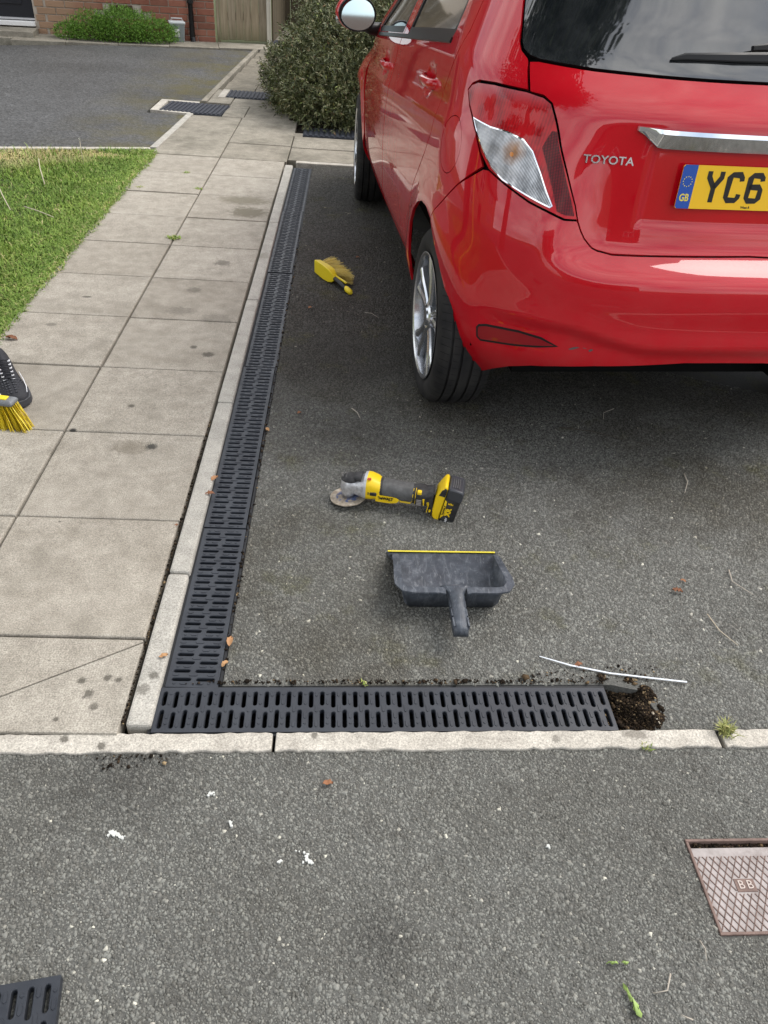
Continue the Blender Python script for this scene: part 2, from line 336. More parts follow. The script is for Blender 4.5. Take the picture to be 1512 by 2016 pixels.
# ---- stones of the tarmac surface (real chips)
def chips(name, P, dens, size, holes=(), zb=-.003, parent=None, label=None):
    xs = [q[0] for q in P]; ys = [q[1] for q in P]
    x0, x1, y0, y1 = min(xs), max(xs), min(ys), max(ys); st = 1/math.sqrt(dens)
    gx, gy = np.meshgrid(np.arange(x0, x1, st), np.arange(y0, y1, st*.88)); gx = gx+(np.arange(gx.shape[0]) % 2)[:, None]*st/2
    X = gx.ravel()+rng.uniform(-.36, .36, gx.size)*st; Y = gy.ravel()+rng.uniform(-.36, .36, gx.size)*st
    k = inpoly_np(X, Y, P)
    for h in holes: k &= ~inpoly_np(X, Y, h)
    X, Y = X[k], Y[k]; n = len(X); K = 6
    r = size*rng.lognormal(0, .38, n)*.52; r = np.clip(r, size*.2, size*1.15)
    ang = (np.arange(K)/K*2*pi)[None, :]+rng.uniform(0, 2*pi, n)[:, None]+rng.uniform(-.3, .3, (n, K))
    asp = rng.uniform(.5, 1., n)[:, None]; rot = rng.uniform(0, pi, n)[:, None]
    rad = r[:, None]*rng.uniform(.78, 1.2, (n, K))
    ux, uy = rad*np.cos(ang), rad*np.sin(ang)*asp; dx = ux*np.cos(rot)-uy*np.sin(rot); dy = ux*np.sin(rot)+uy*np.cos(rot)
    ht = rng.uniform(.0022, .0034, n)[:, None]; ht = ht*np.clip(r[:, None]/.0032, .7, 1.25); tx, ty = rng.normal(0, .10, n)[:, None], rng.normal(0, .10, n)[:, None]
    tdx = (dx[:, 0::2]+dx[:, 1::2])*.5*rng.uniform(.80, .98, (n, 3)); tdy = (dy[:, 0::2]+dy[:, 1::2])*.5*rng.uniform(.80, .98, (n, 3))
    top = np.stack([X[:, None]+tdx, Y[:, None]+tdy, zb+ht+tdx*tx+tdy*ty+rng.normal(0, .00022, (n, 3))], -1)
    bot = np.stack([X[:, None]+dx*1.04, Y[:, None]+dy*1.04, np.full((n, K), zb-.0005)], -1)
    V = np.concatenate([top, bot], 1).reshape(-1, 3)
    t0, t1, t2, b0, b1, b2, b3, b4, b5 = range(9)
    T = np.array([(b0, b1, t0), (b1, t1, t0), (b1, b2, t1), (b2, b3, t1), (b3, t2, t1), (b3, b4, t2), (b4, b5, t2), (b5, t0, t2), (b5, b0, t0), (t0, t1, t2)])
    F = (T[None]+(np.arange(n)*9)[:, None, None]).reshape(-1, 3)
    tone = np.repeat(rng.uniform(0, 1, n), 9)
    o = mesh_np(name, V, F, M_chip, {'tone': tone}, parent); o['kind'] = 'stuff'
    return o
MANH = [(.716, .606), (1.06, .612), (1.06, .800), (.714, .790)]
fr = [(-1.0, .15), (1.35, .15), (1.35, ye(1.35)-EW-.001), (-1.0, ye(-1.0)-EW-.001)]
DIRT = [(.60, 1.0), (.745, 1.0), (.765, 1.12), (.735, 1.2), (.60, 1.2)]
o = chips('road_stones', fr, 43000, .0058, [MANH]); tag(o, 'grey crushed stones set in the front tarmac', 'stones')
dr = [(CH1+.012, yf(CH1)+FW+.01), (FX1, yf(FX1)+FW+.01), (.752, 1.17), (.752, ye(.752)+.004), (1.9, ye(1.9)+.004), (1.9, 2.6), (1.2, 2.9), (.8, 3.05), (CH1+.012, 3.05)]
dr2 = [(CH1+.012, 3.05), (.8, 3.05), (.8, 4.0), (.34, 4.6), (.34, 5.79), (CH1+.012, 5.79)]
o = chips('driveway_stones', dr, 32000, .0065, [DIRT]); tag(o, 'darker crushed stones set in the driveway tarmac', 'stones')
o = chips('far_driveway_stones', dr2, 15000, .0098); tag(o, 'dark stones of the driveway tarmac beside and beyond the car wheel', 'stones')

# ---- slabs
def bevel_box_mesh(name, lx, ly, h, bv, m):
    mb = MB(); x, y = lx/2, ly/2
    def ring(a, z):
        return [(-x+a, -y+a, z), (x-a, -y+a, z), (x-a, y-a, z), (-x+a, y-a, z)]
    mb.loft([ring(0, -h), ring(0, -bv), ring(bv*.3, -bv*.3), ring(bv, 0)])
    me = bpy.data.meshes.new(name); me.from_pydata(mb.v, [], mb.f); me.materials.append(m); return me
path = empty('path'); path['kind'] = 'structure'
SP, YS, XK = .4535, 5.8149, -.4391
ZS = .012
def slab(x0, x1, y0, y1, m, parent=path, z=ZS, name='slab', rz=0, gap=.005):
    lx, ly = x1-x0-gap, y1-y0-gap
    me = bevel_box_mesh(name, lx, ly, .05, .005, m)
    M = Matrix.Translation(((x0+x1)/2, (y0+y1)/2, z+random.uniform(-.0022, .0022)-.0)) @ Matrix.Rotation(rz+random.uniform(-.003, .003), 4, 'Z') @ Matrix.Rotation(random.uniform(-.0035, .0035), 4, 'X')
    o = inst(name, me, parent, M); return o
rows = [YS-i*SP for i in range(11)]+[ye(-.9)+.004]
for i in range(11):
    if i < 10: slab(XK-.455, XK-.002, rows[i+1], rows[i], M_slab, gap=.004+random.uniform(0, .004))
    slab(XK-.910, XK-.457, rows[i+1], rows[i], M_slab, gap=.004+random.uniform(0, .004))
# nearest slab is sawn across its corner: two pieces
cr_ = [(XK-.005, rows[10]-.008), (-.716, 1.104), (-.842, rows[11]+.003)]
for Pq in ([(XK-.4525, rows[11]+.003), cr_[2], cr_[1], cr_[0], (XK-.008, rows[10]-.003), (XK-.4525, rows[10]-.003)], [(cr_[2][0]+.006, rows[11]+.003), (XK-.005, rows[11]+.003), (XK-.005, rows[10]-.012), (cr_[1][0]+.0025, cr_[1][1]-.0022)]):
    MB().prism(Pq, -.04, ZS, 0).build('slab', M_slab, path, bevel=.002)
# far part of the path
for i in range(3):
    slab(XK-.455, XK+.012, YS+i*SP, YS+(i+1)*SP, M_slab_far)
slab(XK-.93, XK-.457, YS, YS+2*SP, M_slab_far); slab(XK-.90, XK-.457, YS+2*SP, YS+3*SP-.02, M_slab_far)
slab(-1.07, -.885, 7.18, 7.64, M_slab_far); slab(-.883, -.50, 7.18, 7.64, M_slab_far)
slab(-1.06, -.50, 7.645, 7.985, M_slab_far); slab(-.70, -.42, 7.99, 8.37, M_slab_far)
slab(-1.27, -1.064, 7.72, 8.37, M_slab_far)
yy = 8.375
for k in range(7):
    y1 = yy+(.62 if k % 2 else .45); x_l = -1.30+.125*(yy-7.2)/4+.045; 
    slab(x_l, x_l+.30, yy, min(y1, 11.24), M_slab_path); slab(x_l+.302, -.55, yy, min(y1, 11.24), M_slab_path); yy = y1
    if yy > 11.2: break
slab(-1.17, -.60, 11.24, 11.70, M_slab_far)
slab(-1.05, -.55, 12.22, 12.9, M_slab_path); slab(-1.05, -.55, 12.905, 13.4, M_slab_path)
slab(-1.09, -.55, 11.705, 11.76, M_slab_far)
# cross path behind the driveway
cross = empty('cross_path'); cross['kind'] = 'structure'
for k in range(9):
    x0 = XK+.014+k*.50; slab(x0, x0+.497, 5.865, 6.235 if k else 6.23, M_slab_far, cross); slab(x0, x0+.497, 6.24, 6.60+.02*(k > 0), M_slab_far, cross)
# ---- kerb beside the channel and front edging
def prism_piece(name, P, z0, z1, m, parent, bevel=.004):
    o = MB().prism(P, z0, z1).build(name, m, parent, bevel=bevel); return o
kerb = empty('channel_kerb'); kerb['kind'] = 'structure'
kx = [(1.034, 1.516), (1.519, 2.412), (2.415, 3.340), (3.343, 4.45), (4.453, 5.725)]
for i, (a, b_) in enumerate(kx):
    j = random.uniform(-.0008, .0008)
    prism_piece('kerb_stone', [(-.432+j, a), (-.3785+j, a), (-.3785+j, b_-.003), (-.432+j, b_-.003)], -.12, .0135+random.uniform(-.0015, .0015), M_kerb, kerb, .007)
edg = empty('front_edging'); edg['kind'] = 'structure'
ex = [(-3.0, -2.03), (-2.03, -1.03), (-1.03, -.117), (-.113, .872), (.880, 1.80), (1.804, 2.72), (2.73, 3.6)]
for a, b_ in ex:
    # edges slightly ragged, as cast concrete that has been chipped
    n = 60; xs = [a+.0015+(b_-a-.003)*i/n for i in range(n+1)]
    P = [(x, ye(x)-EW+random.uniform(-.0045, .0020)) for x in xs]+[(x, ye(x)-.0005+random.uniform(-.0030, .001)) for x in xs[::-1]]
    prism_piece('edging_stone', P, -.12, .006, M_edge, edg, .003)
back = empty('rear_edging'); back['kind'] = 'structure'
for k in range(5):
    prism_piece('edging_stone', [(CH1-.11+k*.93, 5.802), (CH1-.11+k*.93+.927, 5.802), (CH1-.11+k*.93+.927, 5.858), (CH1-.11+k*.93, 5.858)], -.12, .012, M_edge, back)
lk = empty('left_kerb'); lk['kind'] = 'structure'
pts = [(-1.405, 5.95), (-1.375, 6.55), (-1.350, 7.17)]; pts2 = [(-1.325, 7.72), (-1.30, 8.6), (-1.275, 9.5), (-1.245, 10.4), (-1.215, 11.19)]
for P in (pts, pts2):
    for (xa, ya), (xb, yb) in zip(P, P[1:]):
        prism_piece('kerb_stone', [(xa, ya), (xa+.05, ya), (xb+.05, yb-.004), (xb, yb-.004)], -.12, .022, M_kerb if P is pts else M_slab_far, lk, .005)
le = empty('lawn_edging'); le['kind'] = 'structure'
for k in range(7):
    xa = -1.40-k*.915; xb = xa-.911; f_ = lambda x: 5.925+.249*(x+1.384)
    prism_piece('edging_stone', [(xa, f_(xa)), (xa, f_(xa)+.05), (xb, f_(xb)+.05), (xb, f_(xb))], -.12, .015, M_edge, le)
# ---- lawn
lawn_poly = [(-1.352, 5.90), (-1.352, 2.6), (-1.352, 1.0), (-9, 1.0), (-9, 4.0)]
struct(poly_obj('lawn_soil', lawn_poly, -.004, M_turf))
m, nt, b = base('grass', rough=.6, spec=.3); t = attr(nt, 'tone'); hh = attr(nt, 'tip'); p = pos(nt)
c = ramp(nt, t, [(0, (.076, .142, .018)), (.3, (.140, .240, .034)), (.62, (.220, .335, .060)), (.82, (.30, .35, .09)), (1., (.52, .46, .24))])
c = mix(nt, mth(nt, 'MULTIPLY', attr(nt, 'dry'), .85), c, (.52, .44, .22))
c = mix(nt, 1., c, ramp(nt, noise(nt, p, 3.4, 5, .7), [(.32, (.74, .78, .74)), (.5, (1., 1., 1.)), (.68, (1.20, 1.12, 1.10))]), 'MULTIPLY')
nt.links.new(c, b.inputs['Base Color']); b.inputs['Subsurface Weight'].default_value = 0; M_grass = m
def blades(name, X, Y, Z, h, wdt, lean, tone, dry, parent=None, mat_=None, segs=2):
    n = len(X); a = rng.uniform(0, 2*pi, n); lx = np.cos(a)*lean; ly = np.sin(a)*lean
    b_ = a+pi/2+rng.uniform(-.6, .6, n); wx, wy = np.cos(b_)*wdt/2, np.sin(b_)*wdt/2
    z = lambda v: np.stack(v, -1)
    p0 = z([X-wx, Y-wy, Z]); p1 = z([X+wx, Y+wy, Z]); mx_, my_ = X+lx*.35, Y+ly*.35
    p2 = z([mx_+wx*.85, my_+wy*.85, Z+h*.6]); p3 = z([mx_-wx*.85, my_-wy*.85, Z+h*.6]); p4 = z([X+lx, Y+ly, Z+h*(1-.35*np.clip(lean/np.maximum(h, 1e-4), 0, 1.5))])
    V = np.stack([p0, p1, p2, p3, p4], 1).reshape(-1, 3); T = np.array([(0, 1, 2), (0, 2, 3), (3, 2, 4)])
    F = (T[None]+(np.arange(n)*5)[:, None, None]).reshape(-1, 3)
    o = mesh_np(name, V, F, mat_ or M_grass, {'tone': np.repeat(tone, 5), 'dry': np.repeat(dry, 5), 'tip': np.tile([0, 0, .6, .6, 1.], n)}, parent); return o
def ltop(x): return 5.925+.249*(x+1.384)
NB = 105000
X = -1.345-np.abs(rng.power(.62, NB))**1.0*2.6; Y = rng.uniform(1.9, 5.95, NB)
k = (Y < ltop(X)-.01) & (X > -4.2); X, Y = X[k], Y[k]; n = len(X)
edge_d = -1.352-X; top_d = ltop(X)-Y
lum = (np.sin(X*3.1+1)*np.sin(Y*2.3)+np.sin(X*7.3+Y*4.1)*.6)
dry = np.clip(1.25-top_d/(.40+.10*np.sin(X*5)), 0, 1)*(rng.uniform(0, 1, n) < .85)*(X < -1.62+.12*np.sin(Y*30))
dry = np.clip(dry*1.5, 0, 1); dry = np.where(rng.uniform(0, 1, n) < .05, .8, dry)
h = rng.uniform(.022, .052, n)*(1+.35*lum)*np.clip(.55+edge_d*1.4, .5, 1.15); h = np.maximum(h, .014)*np.where(dry > .5, .6, 1)
lean = rng.uniform(.01, .05, n)*np.where(dry > .5, 1.3, 1)
o = blades('lawn_grass', X, Y, np.full(n, -.004), h, rng.uniform(.003, .0055, n), lean, np.clip(rng.normal(.45, .22, n)+.12*lum, 0, 1), dry)
tag(o, 'green lawn grass left of the slab path, yellowed along its far edge', 'grass', kind='stuff')
# fringe creeping over the slab edge
n = 5200; Y = rng.uniform(1.9, 5.85, n); cl = np.sin(Y*9.3)*.5+np.sin(Y*23.1)*.3+np.sin(Y*51)*.3
X = -1.352+rng.uniform(-.03, .028, n)*(1+cl*.5)
o = blades('edge_grass', X, Y, np.full(n, .004), rng.uniform(.012, .03, n), rng.uniform(.003, .005, n), rng.uniform(.01, .04, n), rng.uniform(.2, .8, n), np.where(rng.uniform(0, 1, n) < .15, 1., 0.))
tag(o, 'short grass fringe creeping over the left slab edge', 'grass', kind='stuff')

# ---- drain grates
m, nt, b = base('grate_plastic', (.030, .036, .047), .42, spec=.5); p = pos(nt)
nt.links.new(ramp(nt, noise(nt, p, 9, 4, .6), [(.3, (.019, .022, .029)), (.7, (.034, .039, .048))]), b.inputs['Base Color'])
nt.links.new(mrange(nt, noise(nt, p, 30, 3), .3, .7, .34, .55), b.inputs['Roughness'])
bump(nt, b, noise(nt, p, 800, 2), .25, .0004); M_gr = m
M_trough = base('trough_plastic', (.010, .011, .013), .6)[0]
def slot_ring(cx, y0, y1, hw_, seg=4):
    P = []; r = hw_
    for k in range(seg+1):
        t = -pi/2-pi/2+pi*k/seg; P.append((cx+r*cos(t), y0+r+r*sin(t)))
    for k in range(seg+1):
        t = pi*k/seg; P.append((cx+r*cos(t), y1-r+r*sin(t)))
    return P
def grate(name, Lg, W=.118, phase=0, th=.014):
    """local: x along, y across 0..W, top z=0"""
    p = .025; n = max(1, int(Lg/p)); off = (Lg-n*p)/2
    verts2 = []; edges = []; slots = []
    def addloop(P):
        o = len(verts2); verts2.extend(P); edges.extend([(o+i, o+(i+1) % len(P)) for i in range(len(P))]); return list(range(o, o+len(P)))
    V = []; Fc = []
    # one cell per pitch, triangulated once per kind and repeated
    cache = {}
    for k in range(n):
        kind = (k+phase) % 2
        if kind not in cache:
            vs2 = [(0, 0), (p, 0), (p, W), (0, W)]; ed = [(0, 1), (1, 2), (2, 3), (3, 0)]; rings = []
            mid = .0610+(.0028 if kind else -.0028)
            for (a, b_) in ((.0090, mid-.0042), (mid+.0042, W-.0090)):
                R = slot_ring(p/2, a, b_, .0060); o = len(vs2); vs2 += R; ed += [(o+i, o+(i+1) % len(R)) for i in range(len(R))]; rings.append((a, b_, R))
            r = delaunay_2d_cdt([Vector(q) for q in vs2], ed, [], 0, 1e-7)
            tri = []
            for f in r[2]:
                cx = sum(r[0][i][0] for i in f)/len(f); cy = sum(r[0][i][1] for i in f)/len(f)
                if not any(inpoly(cx, cy, R[2]) for R in rings): tri.append(tuple(f))
            cache[kind] = ([(q[0], q[1]) for q in r[0]], tri, rings)
        v2, tri, rings = cache[kind]; x0 = off+k*p; o = len(V)
        V += [(x0+q[0], q[1], 0) for q in v2]; Fc += [tuple(o+i for i in t) for t in tri]
        for a, b_, R in rings:
            R2_ = slot_ring(p/2, a+.0014, b_-.0014, .0046); m_ = len(R); o = len(V)
            V += [(x0+q[0], q[1], 0) for q in R]+[(x0+q[0], q[1], -.0016) for q in R2_]+[(x0+q[0], q[1], -th) for q in R2_]
            for rr in (0, 1):
                for i in range(m_):
                    j = (i+1) % m_; Fc.append((o+rr*m_+i, o+rr*m_+j, o+(rr+1)*m_+j, o+(rr+1)*m_+i)[::-1])
    mb = MB(); mb.add(V, Fc)
    if off > 1e-4:
        mb.add([(0, 0, 0), (off, 0, 0), (off, W, 0), (0, W, 0)], [(0, 1, 2, 3)]); mb.add([(Lg-off, 0, 0), (Lg, 0, 0), (Lg, W, 0), (Lg-off, W, 0)], [(0, 1, 2, 3)])
    for a, b_ in (((0, 0), (Lg, 0)), ((Lg, 0), (Lg, W)), ((Lg, W), (0, W)), ((0, W), (0, 0))):
        mb.add([(a[0], a[1], -th), (b_[0], b_[1], -th), (b_[0], b_[1], 0), (a[0], a[1], 0)], [(0, 1, 2, 3)])
    me = bpy.data.meshes.new(name); me.from_pydata(mb.v, [], mb.f); me.materials.append(M_gr)
    # raised grip pads
    pb = MB()
    for k in range(n+1):
        x = off+k*p
        if x < .005 or x > Lg-.005: continue
        L_ = [(.011, .030), (.050, .072), (.092, .108)] if (k+phase) % 2 else [(.018, .026), (.033, .052), (.070, .088), (.096, .104)]
        for a, b_ in L_:
            R = [(q[0], q[1]) for q in slot_ring(x, a, b_, .0036, 2)]; R3 = slot_ring(x, a+.0007, b_-.0007, .0029, 2)
            pb.loft([[(q[0], q[1], -.0005) for q in R], [(q[0], q[1], .0014) for q in R3]])
    pm = bpy.data.meshes.new('grip_pads'); pm.from_pydata(pb.v, [], pb.f); pm.materials.append(M_gr)
    return me, pm
G1 = grate('grate_panel', .989)
def place_grate(M, meshes, label, group='black slotted drain grates'):
    e = empty('drain_grate', M=M); tag(e, label, 'drain grate', group)
    inst('grate_panel', meshes[0], e); inst('grip_pads', meshes[1], e); return e
RZ90 = Matrix.Rotation(pi/2, 4, 'Z')
gy = [1.7204, 2.7204, 3.7204, 4.7204]
glab = ['black slotted drain grate beside the slab path, level with the angle grinder', 'black slotted drain grate beside the path, directly left of the rear car wheel',
        'black slotted drain grate left of the small yellow brush, second from the far end', 'farthest black drain grate, touching the far slab path']
for i, y in enumerate(gy):
    place_grate(Matrix.Translation((CH1+(-.0015, .002, -.001, .0015)[i], y+.0055, (-.0005, -.003, -.001, -.0025)[i])) @ RZ90 @ Matrix.Rotation(random.uniform(-.001, .001), 4, 'Z'), G1, glab[i])
y0 = yf(CH0)+FW+.004
place_grate(Matrix.Translation((CH1, y0, -.001)) @ RZ90, grate('grate_panel', 1.7204-y0-.001, phase=0), 'short cut length of black drain grate meeting the crosswise grate at the corner')
place_grate(Matrix.Translation((FX0, yf(FX0), .001)) @ Matrix.Rotation(math.atan(KS)-.003, 4, 'Z') @ Matrix.Scale(1.025, 4, (0, 1, 0)), grate('grate_panel', 1.028, phase=1), 'black slotted drain grate running crosswise in front of the driveway')
LG = grate('grate_panel', .262, phase=0, th=.018)
place_grate(Matrix.Translation((-.418, .5415, .0195)) @ Matrix.Rotation(pi-.0+radians(9.5), 4, 'Z') @ Matrix.Scale(1, 4), LG, 'loose cut offcut of black grate lying on the tarmac at the bottom left')
# troughs under the grates
def trough(name, P0, P1, W, label):
    d = (Vector(P1)-Vector(P0)); Ld = d.length; rz = math.atan2(d.y, d.x); mb = MB(); t = .007
    mb.box(0, Ld, -t, 0, -.12, -.0035); mb.box(0, Ld, W, W+t, -.12, -.0035); mb.box(0, Ld, -t, W+t, -.13, -.12); mb.box(-t, 0, -t, W+t, -.13, -.004)
    o = mb.build(name, M_trough, mat_world=Matrix.Translation((P0[0], P0[1], 0)) @ Matrix.Rotation(rz, 4, 'Z')); tag(o, label, 'drain channel', 'plastic drain channels'); return o
trough('drain_channel', (CH1+.001, y0+.005, 0), (CH1+.001, 5.725, 0), .120, 'dark plastic channel under the long row of grates')
trough('drain_channel', (FX0-.002, yf(FX0)-.001, 0), (FX1, yf(FX1)-.001, 0), FW+.002, 'dark plastic channel under the crosswise grate')
M_rub = base('grate_edge', (.022, .025, .030), .5)[0]

# ---- recess covers (black chequer mats) and manhole
m, nt, b = base('cover_plastic', (.035, .040, .052), .5); M_cov = m
def ribbed_cover(P0, ux, lx, ly, label, name='recess_cover', frame_left=False, rib_dir=0, nr=11):
    M = frame((P0[0], P0[1], .018), (ux[0], ux[1], 0), (-ux[1], ux[0], 0)); e = empty(name, M=M); tag(e, label, 'inspection cover', 'black ribbed covers let into the paving')
    MB().box(0, lx, 0, ly, -.05, -.004).build('cover_plate', M_cov, e)
    for k in range(nr):
        if rib_dir: a = lx*(k+.15)/nr; o = MB().box(a, a+lx/nr*.62, .01, ly-.01, -.003, .004).build('rib', M_cov, e, bevel=.002, seg=1)
        else: a = ly*(k+.15)/nr; o = MB().box(.01, lx-.01, a, a+ly/nr*.6, -.003, .004).build('rib', M_cov, e, bevel=.002, seg=1)
    return e
ribbed_cover((-1.60, 7.22), (1, -.08), .52, .42, 'black ribbed cover half in the neighbouring tarmac, set in a pale concrete surround', nr=14, rib_dir=1)
sur = empty('cover_surround'); sur['kind'] = 'structure'
for P in ([(-1.67, 7.23), (-1.33, 7.17), (-1.33, 7.215), (-1.61, 7.265)], [(-1.67, 7.23), (-1.605, 7.262), (-1.60, 7.70), (-1.665, 7.70)], [(-1.60, 7.655), (-1.33, 7.635), (-1.33, 7.69), (-1.60, 7.70)]):
    prism_piece('edging_stone', P, -.1, .017, M_edge, sur, .003)
MB().prism([(-1.21, 7.975), (-1.15, 7.975), (-1.15, 8.37), (-1.21, 8.37)], -.1, .016).build('edging_stone', M_edge, sur)
ribbed_cover((-1.145, 7.99), (1, .0), .44, .355, 'black ribbed cover in the path beside the left foot of the shrub', nr=12, rib_dir=1)
ribbed_cover((-.36, 6.63), (1, .02), 1.1, .28, 'black ribbed strip cover at the foot of the big shrub, behind the car', nr=26, rib_dir=1)
ribbed_cover((-1.09, 11.79), (1, .03), .5, .40, 'small black ribbed cover in front of the dark side fence', nr=8, rib_dir=1)
MB().box(-.44, -.36, 6.60, 6.72, -.1, .012).build('edging_stone', M_slab_far, sur)

# manhole cover
m, nt, b = base('manhole_iron', (.3, .22, .2), .6, metal=.15); p = pos(nt)
nt.links.new(ramp(nt, noise(nt, p, 30, 5, .7), [(.3, (.19, .162, .152)), (.5, (.29, .262, .252)), (.75, (.38, .345, .335))]), b.inputs['Base Color'])
bump(nt, b, noise(nt, p, 260, 3), .3, .0006); M_man = m
m, nt, b = base('manhole_rust', (.15, .10, .085), .7, metal=.1); p = pos(nt)
nt.links.new(ramp(nt, noise(nt, p, 40, 5, .7), [(.3, (.11, .072, .06)), (.7, (.22, .15, .125))]), b.inputs['Base Color']); M_rust = m
Mm = frame((.715, .609, 0), (1, .022, 0), (-.018, 1, 0)); mh = empty('manhole_cover', M=Mm)
tag(mh, 'pinkish brown cast iron inspection cover marked BB, sunk in its frame at the right edge', 'manhole cover')
LX, LY, t = .345, .182, .0055
mb = MB(); mb.box(0, LX, 0, t, -.06, .0035); mb.box(0, LX, LY-t, LY, -.06, .0035); mb.box(0, t, t, LY-t, -.06, .0035); mb.box(LX-t, LX, t, LY-t, -.06, .0035); mb.box(t, LX-t, t, LY-t, -.03, -.014)
mb.build('frame', M_rust, mh, bevel=.0012)
cx0, cx1, cy0, cy1 = t+.002, LX-t-.002, t+.002, LY-t-.010
MB().box(cx0, cx1, cy0, cy1, -.02, -.0038).build('cover_plate', M_man, mh, bevel=.0008)
mb = MB(); ylim0, ylim1 = cy0+.001, cy1-.018; dx_ = .0149; sl = .62
bx0, bx1, by0, by1 = .0675, .109, .078, .105
def clip(a, b_):
    return a, b_
k = -12
while k < 40:
    for sgn in (1, -1):
        # line x = xk + sgn*sl*(y-ylim0)
        xk = cx0+k*dx_; N_ = 46; run = []
        for i in range(N_+1):
            y = ylim0+(ylim1-ylim0)*i/N_; x = xk+sgn*sl*(y-ylim0)
            ok = cx0 < x < cx1 and not (bx0 < x < bx1 and by0 < y < by1)
            if ok: run.append((x, y))
            if (not ok or i == N_):
                if len(run) > 1:
                    a, b2 = run[0], run[-1]; w2 = .0009
                    mb.add([(a[0]-w2, a[1], -.0025), (a[0]+w2, a[1], -.0025), (b2[0]+w2, b2[1], -.0025), (b2[0]-w2, b2[1], -.0025), (a[0]-w2*1.3, a[1], -.0039), (a[0]+w2*1.3, a[1], -.0039), (b2[0]+w2*1.3, b2[1], -.0039), (b2[0]-w2*1.3, b2[1], -.0039)], [(0, 1, 2, 3), (4, 5, 1, 0), (5, 6, 2, 1), (6, 7, 3, 2), (7, 4, 0, 3)])
                run = []
    k += 1
o = mb.build('diamond_ribs', M_rust, mh)
MB().box(bx0+.001, bx1-.001, by0+.001, by1-.001, -.006, -.0026).build('badge_plate', M_rust, mh, bevel=.0006)
m_, nt_, b__ = base('worn_letter', (.36, .31, .28), .5, metal=.2)
text('B B', .023, m_, Matrix.Translation(((bx0+bx1)/2, (by0+by1)/2, -.0022)), mh, .0008, spacing=.9)
MB().box(.10, .16, .0085, .0135, -.0042, -.0034).build('key_slot', base('hole', (.006, .005, .005), .9)[0], mh)
# ================================================================= house, fence, planting
HC = Vector((-1.757, 11.676, 0)); HU = Vector((.98456, .17503, 0)); HN = Vector((.17503, -.98456, 0))  # along wall (right), outwards
HM = frame(HC, HU, (-HU.y, HU.x, 0))            # local x along wall, local y into the house, z up
house = empty('brick_house', M=HM); tag(house, 'red brick house wall with dark door and black downpipe behind the neighbouring drive', 'house')
m, nt, b = base('brick', rough=.85, spec=.2); rnd = nn(nt, 'ShaderNodeObjectInfo').outputs['Random']; p = pos(nt)
c = ramp(nt, rnd, [(0, (.13, .060, .042)), (.18, (.22, .085, .055)), (.5, (.30, .115, .075)), (.8, (.34, .15, .10)), (1, (.25, .10, .07))])
c = mix(nt, .38, c, ramp(nt, noise(nt, p, 22, 5, .7), [(.3, (.20, .085, .06)), (.7, (.36, .17, .12))]))
# salt bloom bleaches the left, low part of the wall
s = sep(nt, p); bl = mth(nt, 'MULTIPLY', mrange(nt, mth(nt, 'ADD', s[0], mth(nt, 'MULTIPLY', noise(nt, p, 3, 4), 1.0)), -2.55, -3.0, 0, 1), .75)
c = mix(nt, bl, c, (.36, .25, .16)); nt.links.new(c, b.inputs['Base Color'])
bump(nt, b, noise(nt, p, 90, 4, .7), .5, .003); M_brick = m
m, nt, b = base('mortar', rough=.95, spec=.1); p = pos(nt)
nt.links.new(ramp(nt, noise(nt, p, 12, 4), [(.3, (.38, .33, .27)), (.7, (.52, .46, .39))]), b.inputs['Base Color']); M_mort = m
def holed_wall(x0, x1, z0, z1, y0, y1, holes):
    xs = sorted({x0, x1}|{v for h in holes for v in h[:2]}); zs_ = sorted({z0, z1}|{v for h in holes for v in h[2:]}); mb = MB()
    for a, b_ in zip(xs, xs[1:]):
        for c_, d in zip(zs_, zs_[1:]):
            if not any(h[0] <= (a+b_)/2 <= h[1] and h[2] <= (c_+d)/2 <= h[3] for h in holes): mb.box(a, b_, y0, y1, c_, d)
    return mb
WIN = [(-1.25, -.12, 1.0, 2.15), (-1.25, -.12, 3.3, 4.5), (-6.2, -4.2, .95, 2.2), (-5.6, -4.2, 3.3, 4.5)]
holed_wall(-7.5, 0, -.2, 5.2, .011, .3, WIN+[(-3.28, -2.17, .0, 2.16), (-1.262, -.998, .255, .35)]).build('mortar_bed', M_mort, house)
MB().box(-7.5, 0, .3, 7., -.2, 5.2).build('house_core', M_mort, house)
bme = bevel_box_mesh('brick', .215, .065, .102, .004, M_brick)    # x length, y height (as face), thickness in z
RX = Matrix.Rotation(pi/2, 4, 'X')
half = bevel_box_mesh('brick', .1025, .065, .102, .004, M_brick)
DX0, DX1 = -3.22, -2.17                          # door opening
def brick_at(x, z, me, proud=0.): 
    return inst('brick', me, house, Matrix.Translation((x, -.0+proud+random.uniform(-.0015, .0015), z)) @ RX)
openings = [(DX0-.02, DX1, 0, 2.2), (-1.275, -.985, .245, .36)]
cnt = 0
for cse in range(14):
    z = .0375+cse*.075-.01; offx = .1125 if cse % 2 else 0; proud = -.022 if cse == 5 and False else 0
    x = -.1075+(-.0 if not offx else 0)
    xs = []
    if cse % 2: brick_at(-.052, z, half); x = -.11-.1075-.0025
    else: x = -.1085
    while x > -4.6:
        xa, xb = x-.1075, x+.1075; mid = None
        blocked = any(xb > o[0] and xa < o[1] and z+.03 > o[2] and z-.03 < o[3] for o in openings)
        if not blocked: brick_at(x, z, bme, proud); cnt += 1
        elif xb > DX1 and xa < DX1 and xb-DX1 > .09: brick_at((xb+DX1)/2+.0, z, half)
        x -= .225
